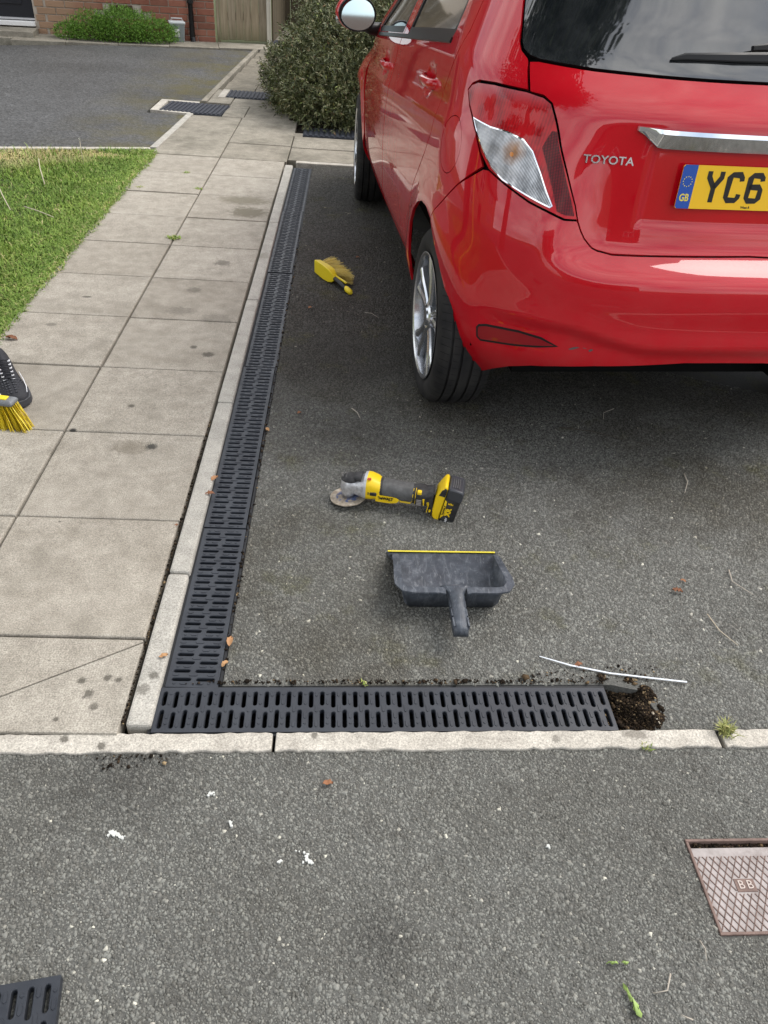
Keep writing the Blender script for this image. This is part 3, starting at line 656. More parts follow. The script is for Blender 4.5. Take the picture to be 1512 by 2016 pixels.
# upper courses, out of the frame: one mesh of brick faces
mb = MB()
for cse in range(14, 68):
    z = .0375+cse*.075-.01; x = -.1085-(.1125 if cse % 2 else 0)
    while x > -7.3:
        xa, xb = x-.1075, x+.1075
        inn = (xb > DX0-.03 and xa < DX1+.02 and z < 2.2) or (-1.35 < x < -.02 and 1.0 < z < 2.15) or (-6.2 < x < -4.2 and .95 < z < 2.2) or (-1.35 < x < -.02 and 3.3 < z < 4.5) or (-5.6 < x < -4.2 and 3.3 < z < 4.5)
        if not inn: mb.box(xa, xb, -.001, .05, z-.0325, z+.0325)
        x -= .225
o = mb.build('upper_brickwork', M_brick, house); o['kind'] = 'stuff'
M_white = base('white_upvc', (.75, .75, .74), .35)[0]
M_dkglass = base('window_glass', (.02, .025, .03), .06, spec=.6, coat=.5)[0]
def window(x0, x1, z0, z1, par, nx=2, nz=1, fr_=.055, y=-.004, cills=True):
    f = MB(); f.box(x0, x1, y, y+.06, z0, z0+fr_); f.box(x0, x1, y, y+.06, z1-fr_, z1); f.box(x0, x0+fr_, y, y+.06, z0+fr_, z1-fr_); f.box(x1-fr_, x1, y, y+.06, z0+fr_, z1-fr_)
    for k in range(1, nx): xm = x0+(x1-x0)*k/nx; f.box(xm-fr_*.7, xm+fr_*.7, y+.003, y+.06, z0+fr_, z1-fr_)
    for k in range(1, nz+1): zm = z0+(z1-z0)*(.68 if nz == 1 else k/(nz+1)); f.box(x0+fr_, x1-fr_, y+.006, y+.06, zm-.02, zm+.02)
    o = f.build('window', M_white, par); MB().box(x0+fr_, x1-fr_, y+.03, y+.04, z0+fr_, z1-fr_).build('pane', M_dkglass, o)
    if cills: MB().box(x0-.06, x1+.06, -.06, .02, z0-.075, z0-.002).build('sill', M_mort, o)
    return o
window(-1.25, -.12, 1.0, 2.15, house); window(-1.25, -.12, 3.3, 4.5, house); window(-6.2, -4.2, .95, 2.2, house, 3); window(-5.6, -4.2, 3.3, 4.5, house)
# roof
M_tile = base('roof_tile', (.09, .05, .04), .8)[0]
MB().add([(-8, -.5, 5.15), (.3, -.5, 5.15), (.3, 3.6, 7.6), (-8, 3.6, 7.6), (-8, 7.4, 5.15), (.3, 7.4, 5.15)], [(0, 1, 2, 3), (3, 2, 5, 4), (0, 3, 4), (1, 5, 2), (0, 4, 5, 1)]).build('roof', M_tile, house)
# door: dark panelled slab with grey weather bar and white cill
M_door = base('door_paint', (.012, .013, .018), .35, spec=.5)[0]
M_alu = base('aluminium', (.62, .63, .65), .35, metal=.7)[0]
mb = MB(); mb.box(DX0, DX1, .05, .09, .13, 2.1)
door = mb.build('door', M_door, house)
for (a, b_) in ((DX0+.14, DX0+.50), (DX0+.60, DX1-.12)):
    for (z0, z1) in ((.30, .95), (1.1, 1.9)):
        MB().box(a, b_, .036, .052, z0, z1).build('door_panel', M_door, door, bevel=.012)
MB().box(DX0-.0, DX1, .02, .06, .145, .165).build('weather_bar', M_alu, door)
MB().box(DX0-.02, DX1-.0, -.05, .06, .085, .135).build('door_sill', M_white, house, bevel=.006)
MB().box(DX0-.06, DX0, .0, .09, .135, 2.15).build('door_frame', M_door, house)
MB().box(DX0-.06, DX1, .0, .09, 2.1, 2.16).build('door_frame', M_door, house)
MB().box(DX0-.5, DX1+.02, -.42, -.02, -.1, .07).build('door_step', M_slab_far, house, bevel=.006)
# air brick
M_vent = base('vent_plastic', (.10, .055, .035), .6)[0]
v = MB(); v.box(-1.265, -.995, -.006, .04, .25, .262); v.box(-1.265, -.995, -.006, .04, .343, .355); v.box(-1.265, -1.253, -.006, .04, .262, .343); v.box(-1.007, -.995, -.006, .04, .262, .343)
for k in range(6): v.box(-1.253, -1.007, -.002, .03, .264+k*.0135, .270+k*.0135)
v.build('air_brick', M_vent, house)
MB().box(-1.253, -1.007, .03, .04, .262, .343).build('air_brick_back', base('dark', (.01, .01, .01), .9)[0], house)
# plinth of cover boxes: outlet pipes
# downpipe with bracket and shoe
M_blk = base('black_plastic', (.010, .010, .011), .38)[0]
mb = MB(); mb.tube([(-.29, -.055, 5.0), (-.29, -.055, .06), (-.285, -.075, .0)], .034, 14)
dp = mb.build('downpipe', M_blk, house, smooth=True, auto=40)
for z in (.42, 2.2): MB().lathe([(z, .034), (z, .040), (z+.045, .040), (z+.045, .034)], 16, 'z', c=(-.29, -.055, 0)).build('pipe_socket', M_blk, dp)
# grey bin-like box by the pipe (utility caddy) with white label
M_grey = base('grey_plastic', (.23, .26, .26), .5)[0]; M_lgrey = base('light_grey_plastic', (.52, .55, .55), .45)[0]
CM = HM @ Matrix.Translation((-.475, -.12, .0)) @ Matrix.Rotation(.12, 4, 'Z')
cad = empty('grey_caddy', M=CM); tag(cad, 'small grey plastic box with white lid and label between green shrub and downpipe', 'caddy')
mb = MB(); r = lambda a, z: [(-a, -a*.8, z), (a, -a*.8, z), (a, a*.8, z), (-a, a*.8, z)]
mb.loft([r(.075, 0), r(.092, .205)]); mb.build('bin_body', M_grey, cad, bevel=.012)
mb = MB(); mb.loft([r(.098, .200), r(.100, .222), r(.088, .232)]); mb.build('lid', M_lgrey, cad, bevel=.006)
mb = MB(); mb.tube([(-.07, -.03, .225), (-.065, -.03, .262), (.065, -.03, .262), (.07, -.03, .225)], .006, 8); mb.build('handle', M_lgrey, cad)
MB().box(-.045, .02, -.077, -.072, .07, .15, M=Matrix.Rotation(0, 4, 'X')).build('label', M_white, cad)
# pavement strip along the house
hp = empty('house_path'); hp['kind'] = 'structure'
for k in range(12):
    x1 = .62-k*.60; x0 = x1-.597; 
    yo = -.52-.03*k*(k < 5)
    P = [HM @ Vector((x0, yo+.0, 0)), HM @ Vector((x1, yo, 0)), HM @ Vector((x1, -.03, 0)), HM @ Vector((x0, -.03, 0))]
    prism_piece('slab', [(q.x, q.y) for q in P], -.1, .010+random.uniform(-.002, .002), M_slab_far, hp, .004)
# ---------------- fence / gate
m, nt, b = base('weathered_wood', rough=.85, spec=.15); p = pos(nt, True); rnd = nn(nt, 'ShaderNodeObjectInfo').outputs['Random']
mp_ = nn(nt, 'ShaderNodeMapping', {'Vector': p, 'Scale': (28, 28, 1.6)}).outputs[0]
off_ = nn(nt, 'ShaderNodeVectorMath', {0: mp_}, operation='ADD'); cmb = nn(nt, 'ShaderNodeCombineXYZ', {'X': mth(nt, 'MULTIPLY', rnd, 77), 'Y': rnd}); nt.links.new(cmb.outputs[0], off_.inputs[1])
c = ramp(nt, noise(nt, off_.outputs[0], 1.2, 6, .65, .6), [(.28, (.17, .14, .095)), (.5, (.29, .245, .175)), (.72, (.40, .345, .26))])
c = mix(nt, 1., c, ramp(nt, rnd, [(0, (.82, .82, .84)), (1, (1.1, 1.06, 1.)) ]), 'MULTIPLY')
gz = sep(nt, nn(nt, 'ShaderNodeNewGeometry').outputs['Position'])[2]
c = mix(nt, mth(nt, 'MULTIPLY', mrange(nt, gz, .22, .0, 0, 1), .6), c, (.10, .105, .045))
nt.links.new(c, b.inputs['Base Color']); bump(nt, b, noise(nt, off_.outputs[0], 2.5, 5, .7), .6, .004); M_wood = m
gate = empty('wooden_gate', M=frame((-1.735, 11.71, 0), (.985, .172, 0), (-.172, .985, 0))); tag(gate, 'weathered grey-brown board gate at the right corner of the brick house', 'gate')
x = .045
for k, wd in enumerate((.10, .098, .10, .095, .10, .10)):
    o = MB().box(0, wd-.004, 0, .02, .035, 1.8).build('board', M_wood, gate, bevel=.003, seg=1); o.location = (x, random.uniform(-.003, .003), random.uniform(-.006, .006)); x += wd
MB().box(.0, .04, -.01, .06, .0, 1.85).build('post', M_wood, gate, bevel=.004)
for z in (.25, 1.5): MB().box(.05, .64, .022, .05, z, z+.09).build('rail', M_wood, gate)
M_pale = base('pale_timber', (.50, .47, .40), .8)[0]
post = empty('gate_post', M=frame((-1.100, 11.79, 0), (.985, .172, 0), (-.172, .985, 0))); tag(post, 'pale square post at the right side of the board gate', 'post')
MB().box(-.005, .030, 0, .08, 0, 1.95).build('post_face', M_pale, post, bevel=.004); MB().box(.033, .052, .01, .09, 0, 1.95).build('stop_batten', M_pale, post, bevel=.003)
# darker fence at the end of the passage
m, nt, b = base('dark_wood', rough=.8); p = pos(nt)
nt.links.new(ramp(nt, noise(nt, nn(nt, 'ShaderNodeMapping', {'Vector': p, 'Scale': (20, 20, 1.5)}).outputs[0], 1, 5), [(.3, (.045, .034, .020)), (.7, (.10, .078, .045))]), b.inputs['Base Color']); M_dwood = m
fn = empty('dark_fence', M=frame((-1.04, 13.55, 0), (.99, .12, 0), (-.12, .99, 0))); tag(fn, 'dark brown close-boarded fence at the end of the side passage', 'fence')
for k in range(22): MB().box(k*.125, k*.125+.119, random.uniform(0, .006), .022, .03, 1.9).build('board', M_dwood, fn, bevel=.003, seg=1)
MB().box(0, 2.8, .022, .06, .4, .5).build('rail', M_dwood, fn); MB().box(0, 2.8, .022, .06, 1.5, 1.6).build('rail', M_dwood, fn)
fn2 = empty('side_fence', M=frame((-1.03, 11.9, 0), (0.02, 1, 0), (-1, .02, 0))); tag(fn2, 'dark brown fence running back along the left of the side passage', 'fence')
for k in range(13): MB().box(k*.125, k*.125+.119, 0, .022, .03, 1.9).build('board', M_dwood, fn2, bevel=.003, seg=1)
MB().box(-.75, -.55, 13.40, 13.5, 0, .03).build('door_step', M_edge)['kind'] = 'structure'

# ---------------- foliage
def leaf_mat(name, stops, rough=.45, var=(.8, 1.2)):
    m, nt, b = base(name, rough=rough, spec=.4); t = attr(nt, 'tone')
    nt.links.new(ramp(nt, t, stops), b.inputs['Base Color']); return m
M_shrub = leaf_mat('shrub_leaf', [(0, (.026, .036, .013)), (.2, (.052, .070, .024)), (.45, (.095, .112, .042)), (.7, (.155, .162, .072)), (.86, (.27, .25, .14)), (.93, (.17, .085, .04)), (.97, (.20, .27, .06)), (1, (.27, .33, .10))])
M_hebe = leaf_mat('bright_leaf', [(0, (.05, .12, .012)), (.5, (.12, .25, .03)), (.85, (.20, .36, .05)), (1, (.28, .42, .08))])
M_tree = leaf_mat('tree_leaf', [(0, (.02, .035, .01)), (.5, (.05, .08, .02)), (1, (.10, .13, .04))])
M_twig = base('twig_bark', (.11, .085, .06), .85)[0]
def leaves(name, C_, D_, ln, wd, tone, m, parent):
    """C centres, D directions (unit), folded two-quad leaves"""
    n = len(C_); up = np.array([0, 0, 1.]); s = np.cross(D_, up); s /= np.maximum(np.linalg.norm(s, axis=1), 1e-5)[:, None]
    th = rng.uniform(-1.2, 1.2, n)[:, None]; nrm = np.cross(s, D_); s2 = s*np.cos(th)+nrm*np.sin(th); n2 = np.cross(s2, D_)
    l = ln[:, None]; w_ = wd[:, None]/2
    a = C_; b_ = C_+D_*l*.45+s2*w_+n2*w_*.3; c_ = C_+D_*l-up*l*.12; d = C_+D_*l*.45-s2*w_+n2*w_*.3; e = C_+D_*l*.5
    V = np.stack([a, b_, c_, d], 1).reshape(-1, 3); T = np.array([(0, 2, 1), (0, 3, 2)])
    F = (T[None]+(np.arange(n)*4)[:, None, None]).reshape(-1, 3)
    o = mesh_np(name, V, F, m, {'tone': np.repeat(tone, 4)}, parent); o['kind'] = 'stuff'; return o
def lobes_sample(lobes, n, shell=.35):
    vol = np.array([l[3]*l[4]*l[5] for l in lobes])**.7; idx = rng.choice(len(lobes), n, p=vol/vol.sum()); A = np.array(lobes)[idx]
    d = rng.normal(size=(n, 3)); d /= np.linalg.norm(d, axis=1)[:, None]; r = 1-shell*rng.uniform(0, 1, n)**1.5
    bumpy = 1+.13*np.sin(d[:, 0]*9+A[:, 0]*7)*np.sin(d[:, 1]*8+3)+.09*np.sin(d[:, 2]*15+A[:, 1]*5)+.16*(rng.uniform(0, 1, n) < .06)*rng.uniform(.3, 1, n)
    P = A[:, :3]+d*A[:, 3:6]*(r*bumpy)[:, None]; return P, d, r
def bush(name, lobes, n, ln, wd, m, label, cat, sprig=7, zmin=.02, shell=.35, tone_shift=0, stems=14, root=None, rootname='foliage'):
    e = empty(name, (root[0], root[1], 0)); tag(e, label, cat); 
    lobes = [(l[0]-root[0], l[1]-root[1], l[2], l[3], l[4], l[5]) for l in lobes]
    ns = n//sprig; P, d, r = lobes_sample(lobes, ns, shell); k = P[:, 2] > zmin; P, d, r = P[k], d[k], r[k]; ns = len(P)
    sd_ = d+np.array([0, 0, .55])+rng.normal(0, .35, (ns, 3)); sd_ /= np.linalg.norm(sd_, axis=1)[:, None]
    st = rng.normal(0, .12, ns)+tone_shift
    C_ = []; D_ = []; T_ = []; LN = []
    for k in range(sprig):
        t = k/sprig; C_.append(P+sd_*(t*ln*1.5)); a = rng.normal(size=(ns, 3)); a -= (a*sd_).sum(1)[:, None]*sd_; a /= np.linalg.norm(a, axis=1)[:, None]
        dd = sd_*(.45+.5*t)+a*(.95-.3*t); dd /= np.linalg.norm(dd, axis=1)[:, None]; D_.append(dd)
        T_.append(np.clip(rng.normal(.45, .2, ns)+st+.10*t, 0, 1)); LN.append(rng.uniform(.7, 1.25, ns)*ln)
    C_ = np.concatenate(C_); D_ = np.concatenate(D_); T_ = np.concatenate(T_); LN = np.concatenate(LN)
    k = C_[:, 2] > zmin*.5; C_, D_, T_, LN = C_[k], D_[k], T_[k], LN[k]
    leaves('foliage', C_, D_, LN, LN*wd, T_, m, e)
    mb = MB()
    for k in range(stems):
        l = random.choice(lobes); tgt = Vector((l[0]+random.uniform(-.7, .7)*l[3], l[1]+random.uniform(-.7, .7)*l[4], l[2]+random.uniform(-.2, .7)*l[5])); b0 = Vector((random.uniform(-.15, .15), random.uniform(-.15, .15), 0))
        mid = (b0+tgt)/2+Vector((random.uniform(-.1, .1), random.uniform(-.1, .1), -.05)); mb.tube([b0, mid, tgt], [.014, .009, .003], 5)
    mb.build('stems', M_twig, e); return e
bl = [(.10, 7.75, .42, .62, .80, .45), (-.24, 7.95, .36, .40, .60, .36), (.70, 7.8, .5, .65, .85, .55), (1.25, 7.9, .5, .6, .8, .6), (.22, 8.45, .75, .60, .75, .55), (.65, 8.6, .85, .7, .8, .6), (1.3, 8.7, .8, .6, .8, .6),
      (.20, 9.2, .72, .50, .6, .5), (.6, 9.5, .9, .7, .7, .6), (-.05, 7.45, .25, .40, .5, .27), (.45, 7.42, .32, .5, .5, .34), (-.22, 8.6, .42, .36, .5, .36), (-.20, 7.15, .18, .34, .34, .22), (.25, 7.08, .18, .42, .32, .22), (-.46, 7.75, .24, .30, .5, .30), (-.35, 7.42, .20, .30, .36, .26), (-.50, 8.0, .24, .26, .45, .24), (-.10, 7.0, .12, .3, .25, .16), (.65, 7.2, .3, .4, .4, .3)]
bush('large_shrub', bl, 235000, .034, .28, M_shrub, 'large grey-green narrow-leaved shrub beside the path, behind the car', 'shrub', root=(.3, 8.1), shell=.30, stems=40)
hb = [(-1.02, -.30, .12, .48, .22, .20), (-1.15, -.34, .17, .30, .20, .19), (-1.50, -.32, .12, .27, .20, .18), (-.72, -.30, .10, .25, .20, .14), (-1.75, -.30, .07, .18, .16, .11), (-1.30, -.30, .08, .5, .22, .12)]
hb = [((HM @ Vector((l[0], l[1], 0))).x, (HM @ Vector((l[0], l[1], 0))).y, l[2], l[3], l[4], l[5]) for l in hb]
bush('round_shrub', hb, 75000, .0135, .5, M_hebe, 'low bright green mounded shrub against the brick wall', 'shrub', root=(hb[0][0], hb[0][1]), shell=.3, stems=10)

# ---------------- street behind the viewer (seen in the car's paint and glass)
def tree(x, y, h, r, label, n=16000):
    tr = empty('street_tree', (x, y, 0)); tag(tr, label, 'tree')
    mb = MB(); mb.tube([(0, 0, -.1), (.05, .02, h*.3), (0, .1, h*.62), (.1, 0, h*.9)], [.16, .12, .08, .03], 10)
    for k in range(9):
        a = k*2.4; z0 = h*(.3+.06*k); mb.tube([(0, 0, z0), (cos(a)*r*.4, sin(a)*r*.4, z0+h*.09), (cos(a)*r*.8, sin(a)*r*.8, z0+h*.16)], [.06, .035, .012], 6)
    mb.build('trunk', M_twig, tr)
    lob = [(cos(a*1.9)*r*.55, sin(a*1.9)*r*.55, h*(.5+.05*(a % 8)), r*.5, r*.5, r*.34) for a in range(9)]+[(0, 0, h*.85, r*.6, r*.6, r*.5)]
    P, d, rr = lobes_sample(lob, n, .6); D_ = d+rng.normal(0, .5, d.shape)-np.array([0, 0, .5]); D_ /= np.linalg.norm(D_, axis=1)[:, None]
    leaves('crown', P, D_, rng.uniform(.12, .19, n), rng.uniform(.07, .11, n), rng.uniform(0, 1, n), M_tree, tr)
tree(-2.95, .55, 9.2, 3.0, 'leafy street tree behind and left of the viewer, mirrored in the rear window', 42000)
def other_house(name_l, x, y, rz, w_, h_):
    e = empty('brick_house', (x, y, 0), rz); tag(e, name_l, 'house')
    W_ = [(a, a+1.3, z, z+1.15) for a in (-w_/2+.8, -.65, w_/2-2.1) for z in (1., 3.5)]; W_[2] = (-.45, .45, 0, 2.1)
    holed_wall(-w_/2, w_/2, -.1, h_, 0, .25, W_).build('wall', M_brick, e); MB().box(-w_/2, w_/2, .25, 7, -.1, h_).build('house_core', M_mort, e)
    for i, q in enumerate(W_):
        if i != 2: window(q[0], q[1], q[2], q[3], e)
        else: MB().box(q[0], q[1], .05, .1, q[2], q[3]).build('door', M_door, e)
    MB().add([(-w_/2-.3, -.4, h_), (w_/2+.3, -.4, h_), (w_/2+.3, 3.5, h_+2.4), (-w_/2-.3, 3.5, h_+2.4), (-w_/2-.3, 7.4, h_), (w_/2+.3, 7.4, h_)], [(0, 1, 2, 3), (3, 2, 5, 4), (0, 3, 4), (1, 5, 2), (0, 4, 5, 1)]).build('roof', M_tile, e)
other_house('brick house across the street behind the viewer', 1.0, -17, pi, 10, 5.0)
other_house('brick house beyond the lawn on the far left, outside the view', -17, 1.5, pi/2+.0, 9, 5.0)
other_house('brick house to the right of the driveway, beyond the car', 11, 4, -pi/2, 8, 5.0)
# ================================================================= red hatchback
CAR_M = Matrix.Translation((1.115, 2.655, 0)) @ Matrix.Rotation(radians(5.55), 4, 'Z')
def ip(T, z):
    if z <= T[0][0]: return T[0][1]
    if z >= T[-1][0]: return T[-1][1]
    for i in range(len(T)-1):
        if z <= T[i+1][0]: break
    x0, y0 = T[i]; x1, y1 = T[i+1]; h = x1-x0; t = (z-x0)/h; d = (y1-y0)/h
    def sl(j):
        if j <= 0 or j >= len(T)-1:
            k = max(0, min(j, len(T)-2)); return (T[k+1][1]-T[k][1])/(T[k+1][0]-T[k][0])
        a = (T[j][1]-T[j-1][1])/(T[j][0]-T[j-1][0]); b = (T[j+1][1]-T[j][1])/(T[j+1][0]-T[j][0])
        return 0 if a*b <= 0 else 2*a*b/(a+b)
    m0, m1 = sl(i), sl(i+1)
    return (2*t**3-3*t*t+1)*y0+(t**3-2*t*t+t)*h*m0+(-2*t**3+3*t*t)*y1+(t**3-t*t)*h*m1
WT = [(.18,.77),(.25,.805),(.32,.828),(.45,.84),(.6,.8475),(.72,.846),(.80,.84),(.86,.833),(.885,.822),(.95,.813),(1.02,.802),(1.06,.787),(1.2,.725),(1.35,.66),(1.45,.61),(1.49,.55)]
YR1 = [(.20,-.45),(.30,-.525),(.34,-.548),(.385,-.562),(.43,-.566),(.5,-.568),(.58,-.573),(.63,-.570),(.66,-.553),(.685,-.515),(.70,-.49),(.72,-.479),(.80,-.467),(.95,-.453),(1.03,-.445),(1.06,-.43),(1.10,-.40),(1.13,-.375),(1.25,-.31),(1.42,-.20),(1.49,-.08)]
YR2 = [(.20,-.45),(.30,-.525),(.34,-.55),(.385,-.570),(.43,-.572),(.6,-.578),(.7,-.572),(.78,-.55),(.85,-.52),(.95,-.485),(1.06,-.445),(1.13,-.385),(1.25,-.31),(1.42,-.20),(1.49,-.08)]
YFT = [(.2,3.18),(.3,3.26),(.45,3.30),(.6,3.29),(.7,3.24),(.76,3.15),(.82,2.98),(.9,2.72),(.97,2.5),(1.0,2.42),(1.1,2.25),(1.25,2.0),(1.4,1.68),(1.46,1.5),(1.49,1.3)]
def smooth_tab(T, sg):
    z0, z1 = T[0][0], T[-1][0]; zs_ = np.arange(z0-.15, z1+.15, .004); v = np.array([ip(T, z) for z in zs_])
    v = np.where(zs_ < z0, T[0][1]+(zs_-z0)*(T[1][1]-T[0][1])/(T[1][0]-T[0][0]), v); v = np.where(zs_ > z1, T[-1][1]+(zs_-z1)*(T[-1][1]-T[-2][1])/(T[-1][0]-T[-2][0]), v)
    k = np.exp(-.5*(np.arange(-40, 41)*.004/sg)**2); k /= k.sum(); w_ = np.convolve(v, k, 'same'); return (zs_[0], w_)
_ip = ip
def ip(T, z):
    if isinstance(T, list): return _ip(T, z)
    t = (z-T[0])/.004; i = int(t); i = max(1, min(len(T[1])-3, i)); f = t-i; a, b, c, d = T[1][i-1:i+3]
    return b+.5*f*(c-a+f*(2*a-5*b+4*c-d+f*(3*(b-c)+d-a)))
WT = smooth_tab(WT, .016); YR1 = smooth_tab(YR1, .0105); YR2 = smooth_tab(YR2, .020); YFT = smooth_tab(YFT, .03)
LC, NE, ME = .5, 3.0, 2.0
def ss(a, b, x):
    t = max(0, min(1, (x-a)/(b-a))); return t*t*(3-2*t)
DENTS = [(.37, .988, .085, .050, .013), (1.46, .888, .085, .050, .013)]
def Wd(y, z):
    zz = z-.08*(1.0-max(-.3, min(2.2, y)))*ss(.55, .85, z)
    w = ip(WT, zz)*(1-.035*ss(1.3, 2.9, y))
    w -= .05*ss(.42, .25, z)*ss(.25, .55, y)
    w += .006*ss(.40, .33, z)*ss(.40, .6, y)
    for yc in (0, 2.51):
        r = hypot(y-yc, z-.302); w += .012*math.exp(-((r-.38)/.055)**2)*ss(.0, .3, z)
    for (a, b, ra, rb, d) in DENTS:
        q = ((y-a)/ra)**2+((z-b)/rb)**2
        if q < 1.6: w -= d*ss(1.05, .55, q)
    return w
def Yr(z, x):
    ax = abs(x); k = ss(.40, .62, ax); y = ip(YR1, z)*(1-k)+ip(YR2, z)*k
    y += .010*ss(.345, .325, ax)*ss(.762, .782, z)*ss(.995, .97, z)
    zc = .447+.05*ss(.24, .54, ax); f = ss(.80, .56, ax)
    y += f*(-.007*math.exp(-((z-zc-.008)/.036)**2)+.013*ss(zc+.014, zc-.034, z))
    return y
def _mk():
    pts = []
    for i in range(2001):
        t = i/2000
        if t < .5: x = t/.5*.8; c = (1-x**NE)**(1/ME)
        else:
            c0 = (1-.8**NE)**(1/ME); c = c0*(1-(t-.5)/.5); x = (1-c**ME)**(1/NE)
        pts.append((x, LC*(1-c)))
    s = 0; o = [(0, 0, 0)]
    for a, b in zip(pts, pts[1:]): s += hypot((b[0]-a[0])*.83, b[1]-a[1]); o.append((s, b[0], b[1]))
    return o
_T = _mk(); SC = _T[-1][0]; _SS = [t[0] for t in _T]
def fxs(s):
    s = abs(s)
    if s >= SC: return 1., LC+(s-SC)
    i = max(1, bisect.bisect(_SS, s)); a = _T[i-1]; b = _T[min(i, len(_T)-1)]
    t = 0 if b[0] == a[0] else (s-a[0])/(b[0]-a[0]); return a[1]+(b[1]-a[1])*t, a[2]+(b[2]-a[2])*t
def SR(s, z):
    X, dy = fxs(s); y = Yr(z, X*.82)+dy; x = X*Wd(y, z); return Vector((-x if s >= 0 else x, y, z))
def sy(y, z): return SC+(y-Yr(z, .82)-LC)
def LFz(z): return .75 if z < .9 else .75-.40*ss(.9, 1.0, z)
def SF(s, z):
    X, dy = fxs(s); lf = LFz(z); d = dy*lf/LC if abs(s) < SC else lf+(abs(s)-SC); y = ip(YFT, z)-d
    x = X*Wd(y, z); return Vector((-x if s >= 0 else x, y, z))
def tf(y, z): return SC+(ip(YFT, z)-LFz(z)-y)
def nrm_of(chart, s, z, sgn):
    e = .004; du = chart(s+e, z)-chart(s-e, z); dv = chart(s, z+e)-chart(s, z-e); n = dv.cross(du)*sgn
    return n.normalized() if n.length > 1e-9 else Vector((0, 0, 1))
def densify(P, st):
    o = []
    for a, b in zip(P, P[1:]+P[:1]):
        n = max(1, int(math.ceil(hypot(b[0]-a[0], b[1]-a[1])/st)))
        for k in range(n): o.append((a[0]+(b[0]-a[0])*k/n, a[1]+(b[1]-a[1])*k/n))
    return o
def smooth_poly(P, it=1):
    for _ in range(it):
        Q = []
        for a, b in zip(P, P[1:]+P[:1]): Q += [(a[0]*.75+b[0]*.25, a[1]*.75+b[1]*.25), (a[0]*.25+b[0]*.75, a[1]*.25+b[1]*.75)]
        P = Q
    return P
def area(P): return sum(P[i][0]*P[(i+1) % len(P)][1]-P[(i+1) % len(P)][0]*P[i][1] for i in range(len(P)))/2
def shrink(P, g):
    if area(P) < 0: P = P[::-1]
    n = len(P); o = []
    for i in range(n):
        a, b, c = P[i-1], P[i], P[(i+1) % n]
        d1 = Vector((b[0]-a[0], b[1]-a[1])); d2 = Vector((c[0]-b[0], c[1]-b[1]))
        if d1.length < 1e-9 or d2.length < 1e-9: o.append(b); continue
        d1.normalize(); d2.normalize(); n1 = Vector((-d1.y, d1.x)); n2 = Vector((-d2.y, d2.x)); m_ = n1+n2
        if m_.length < .2: m_ = n1
        m_.normalize(); k = g/max(.5, m_.dot(n1)); o.append((b[0]+m_.x*k, b[1]+m_.y*k))
    return o
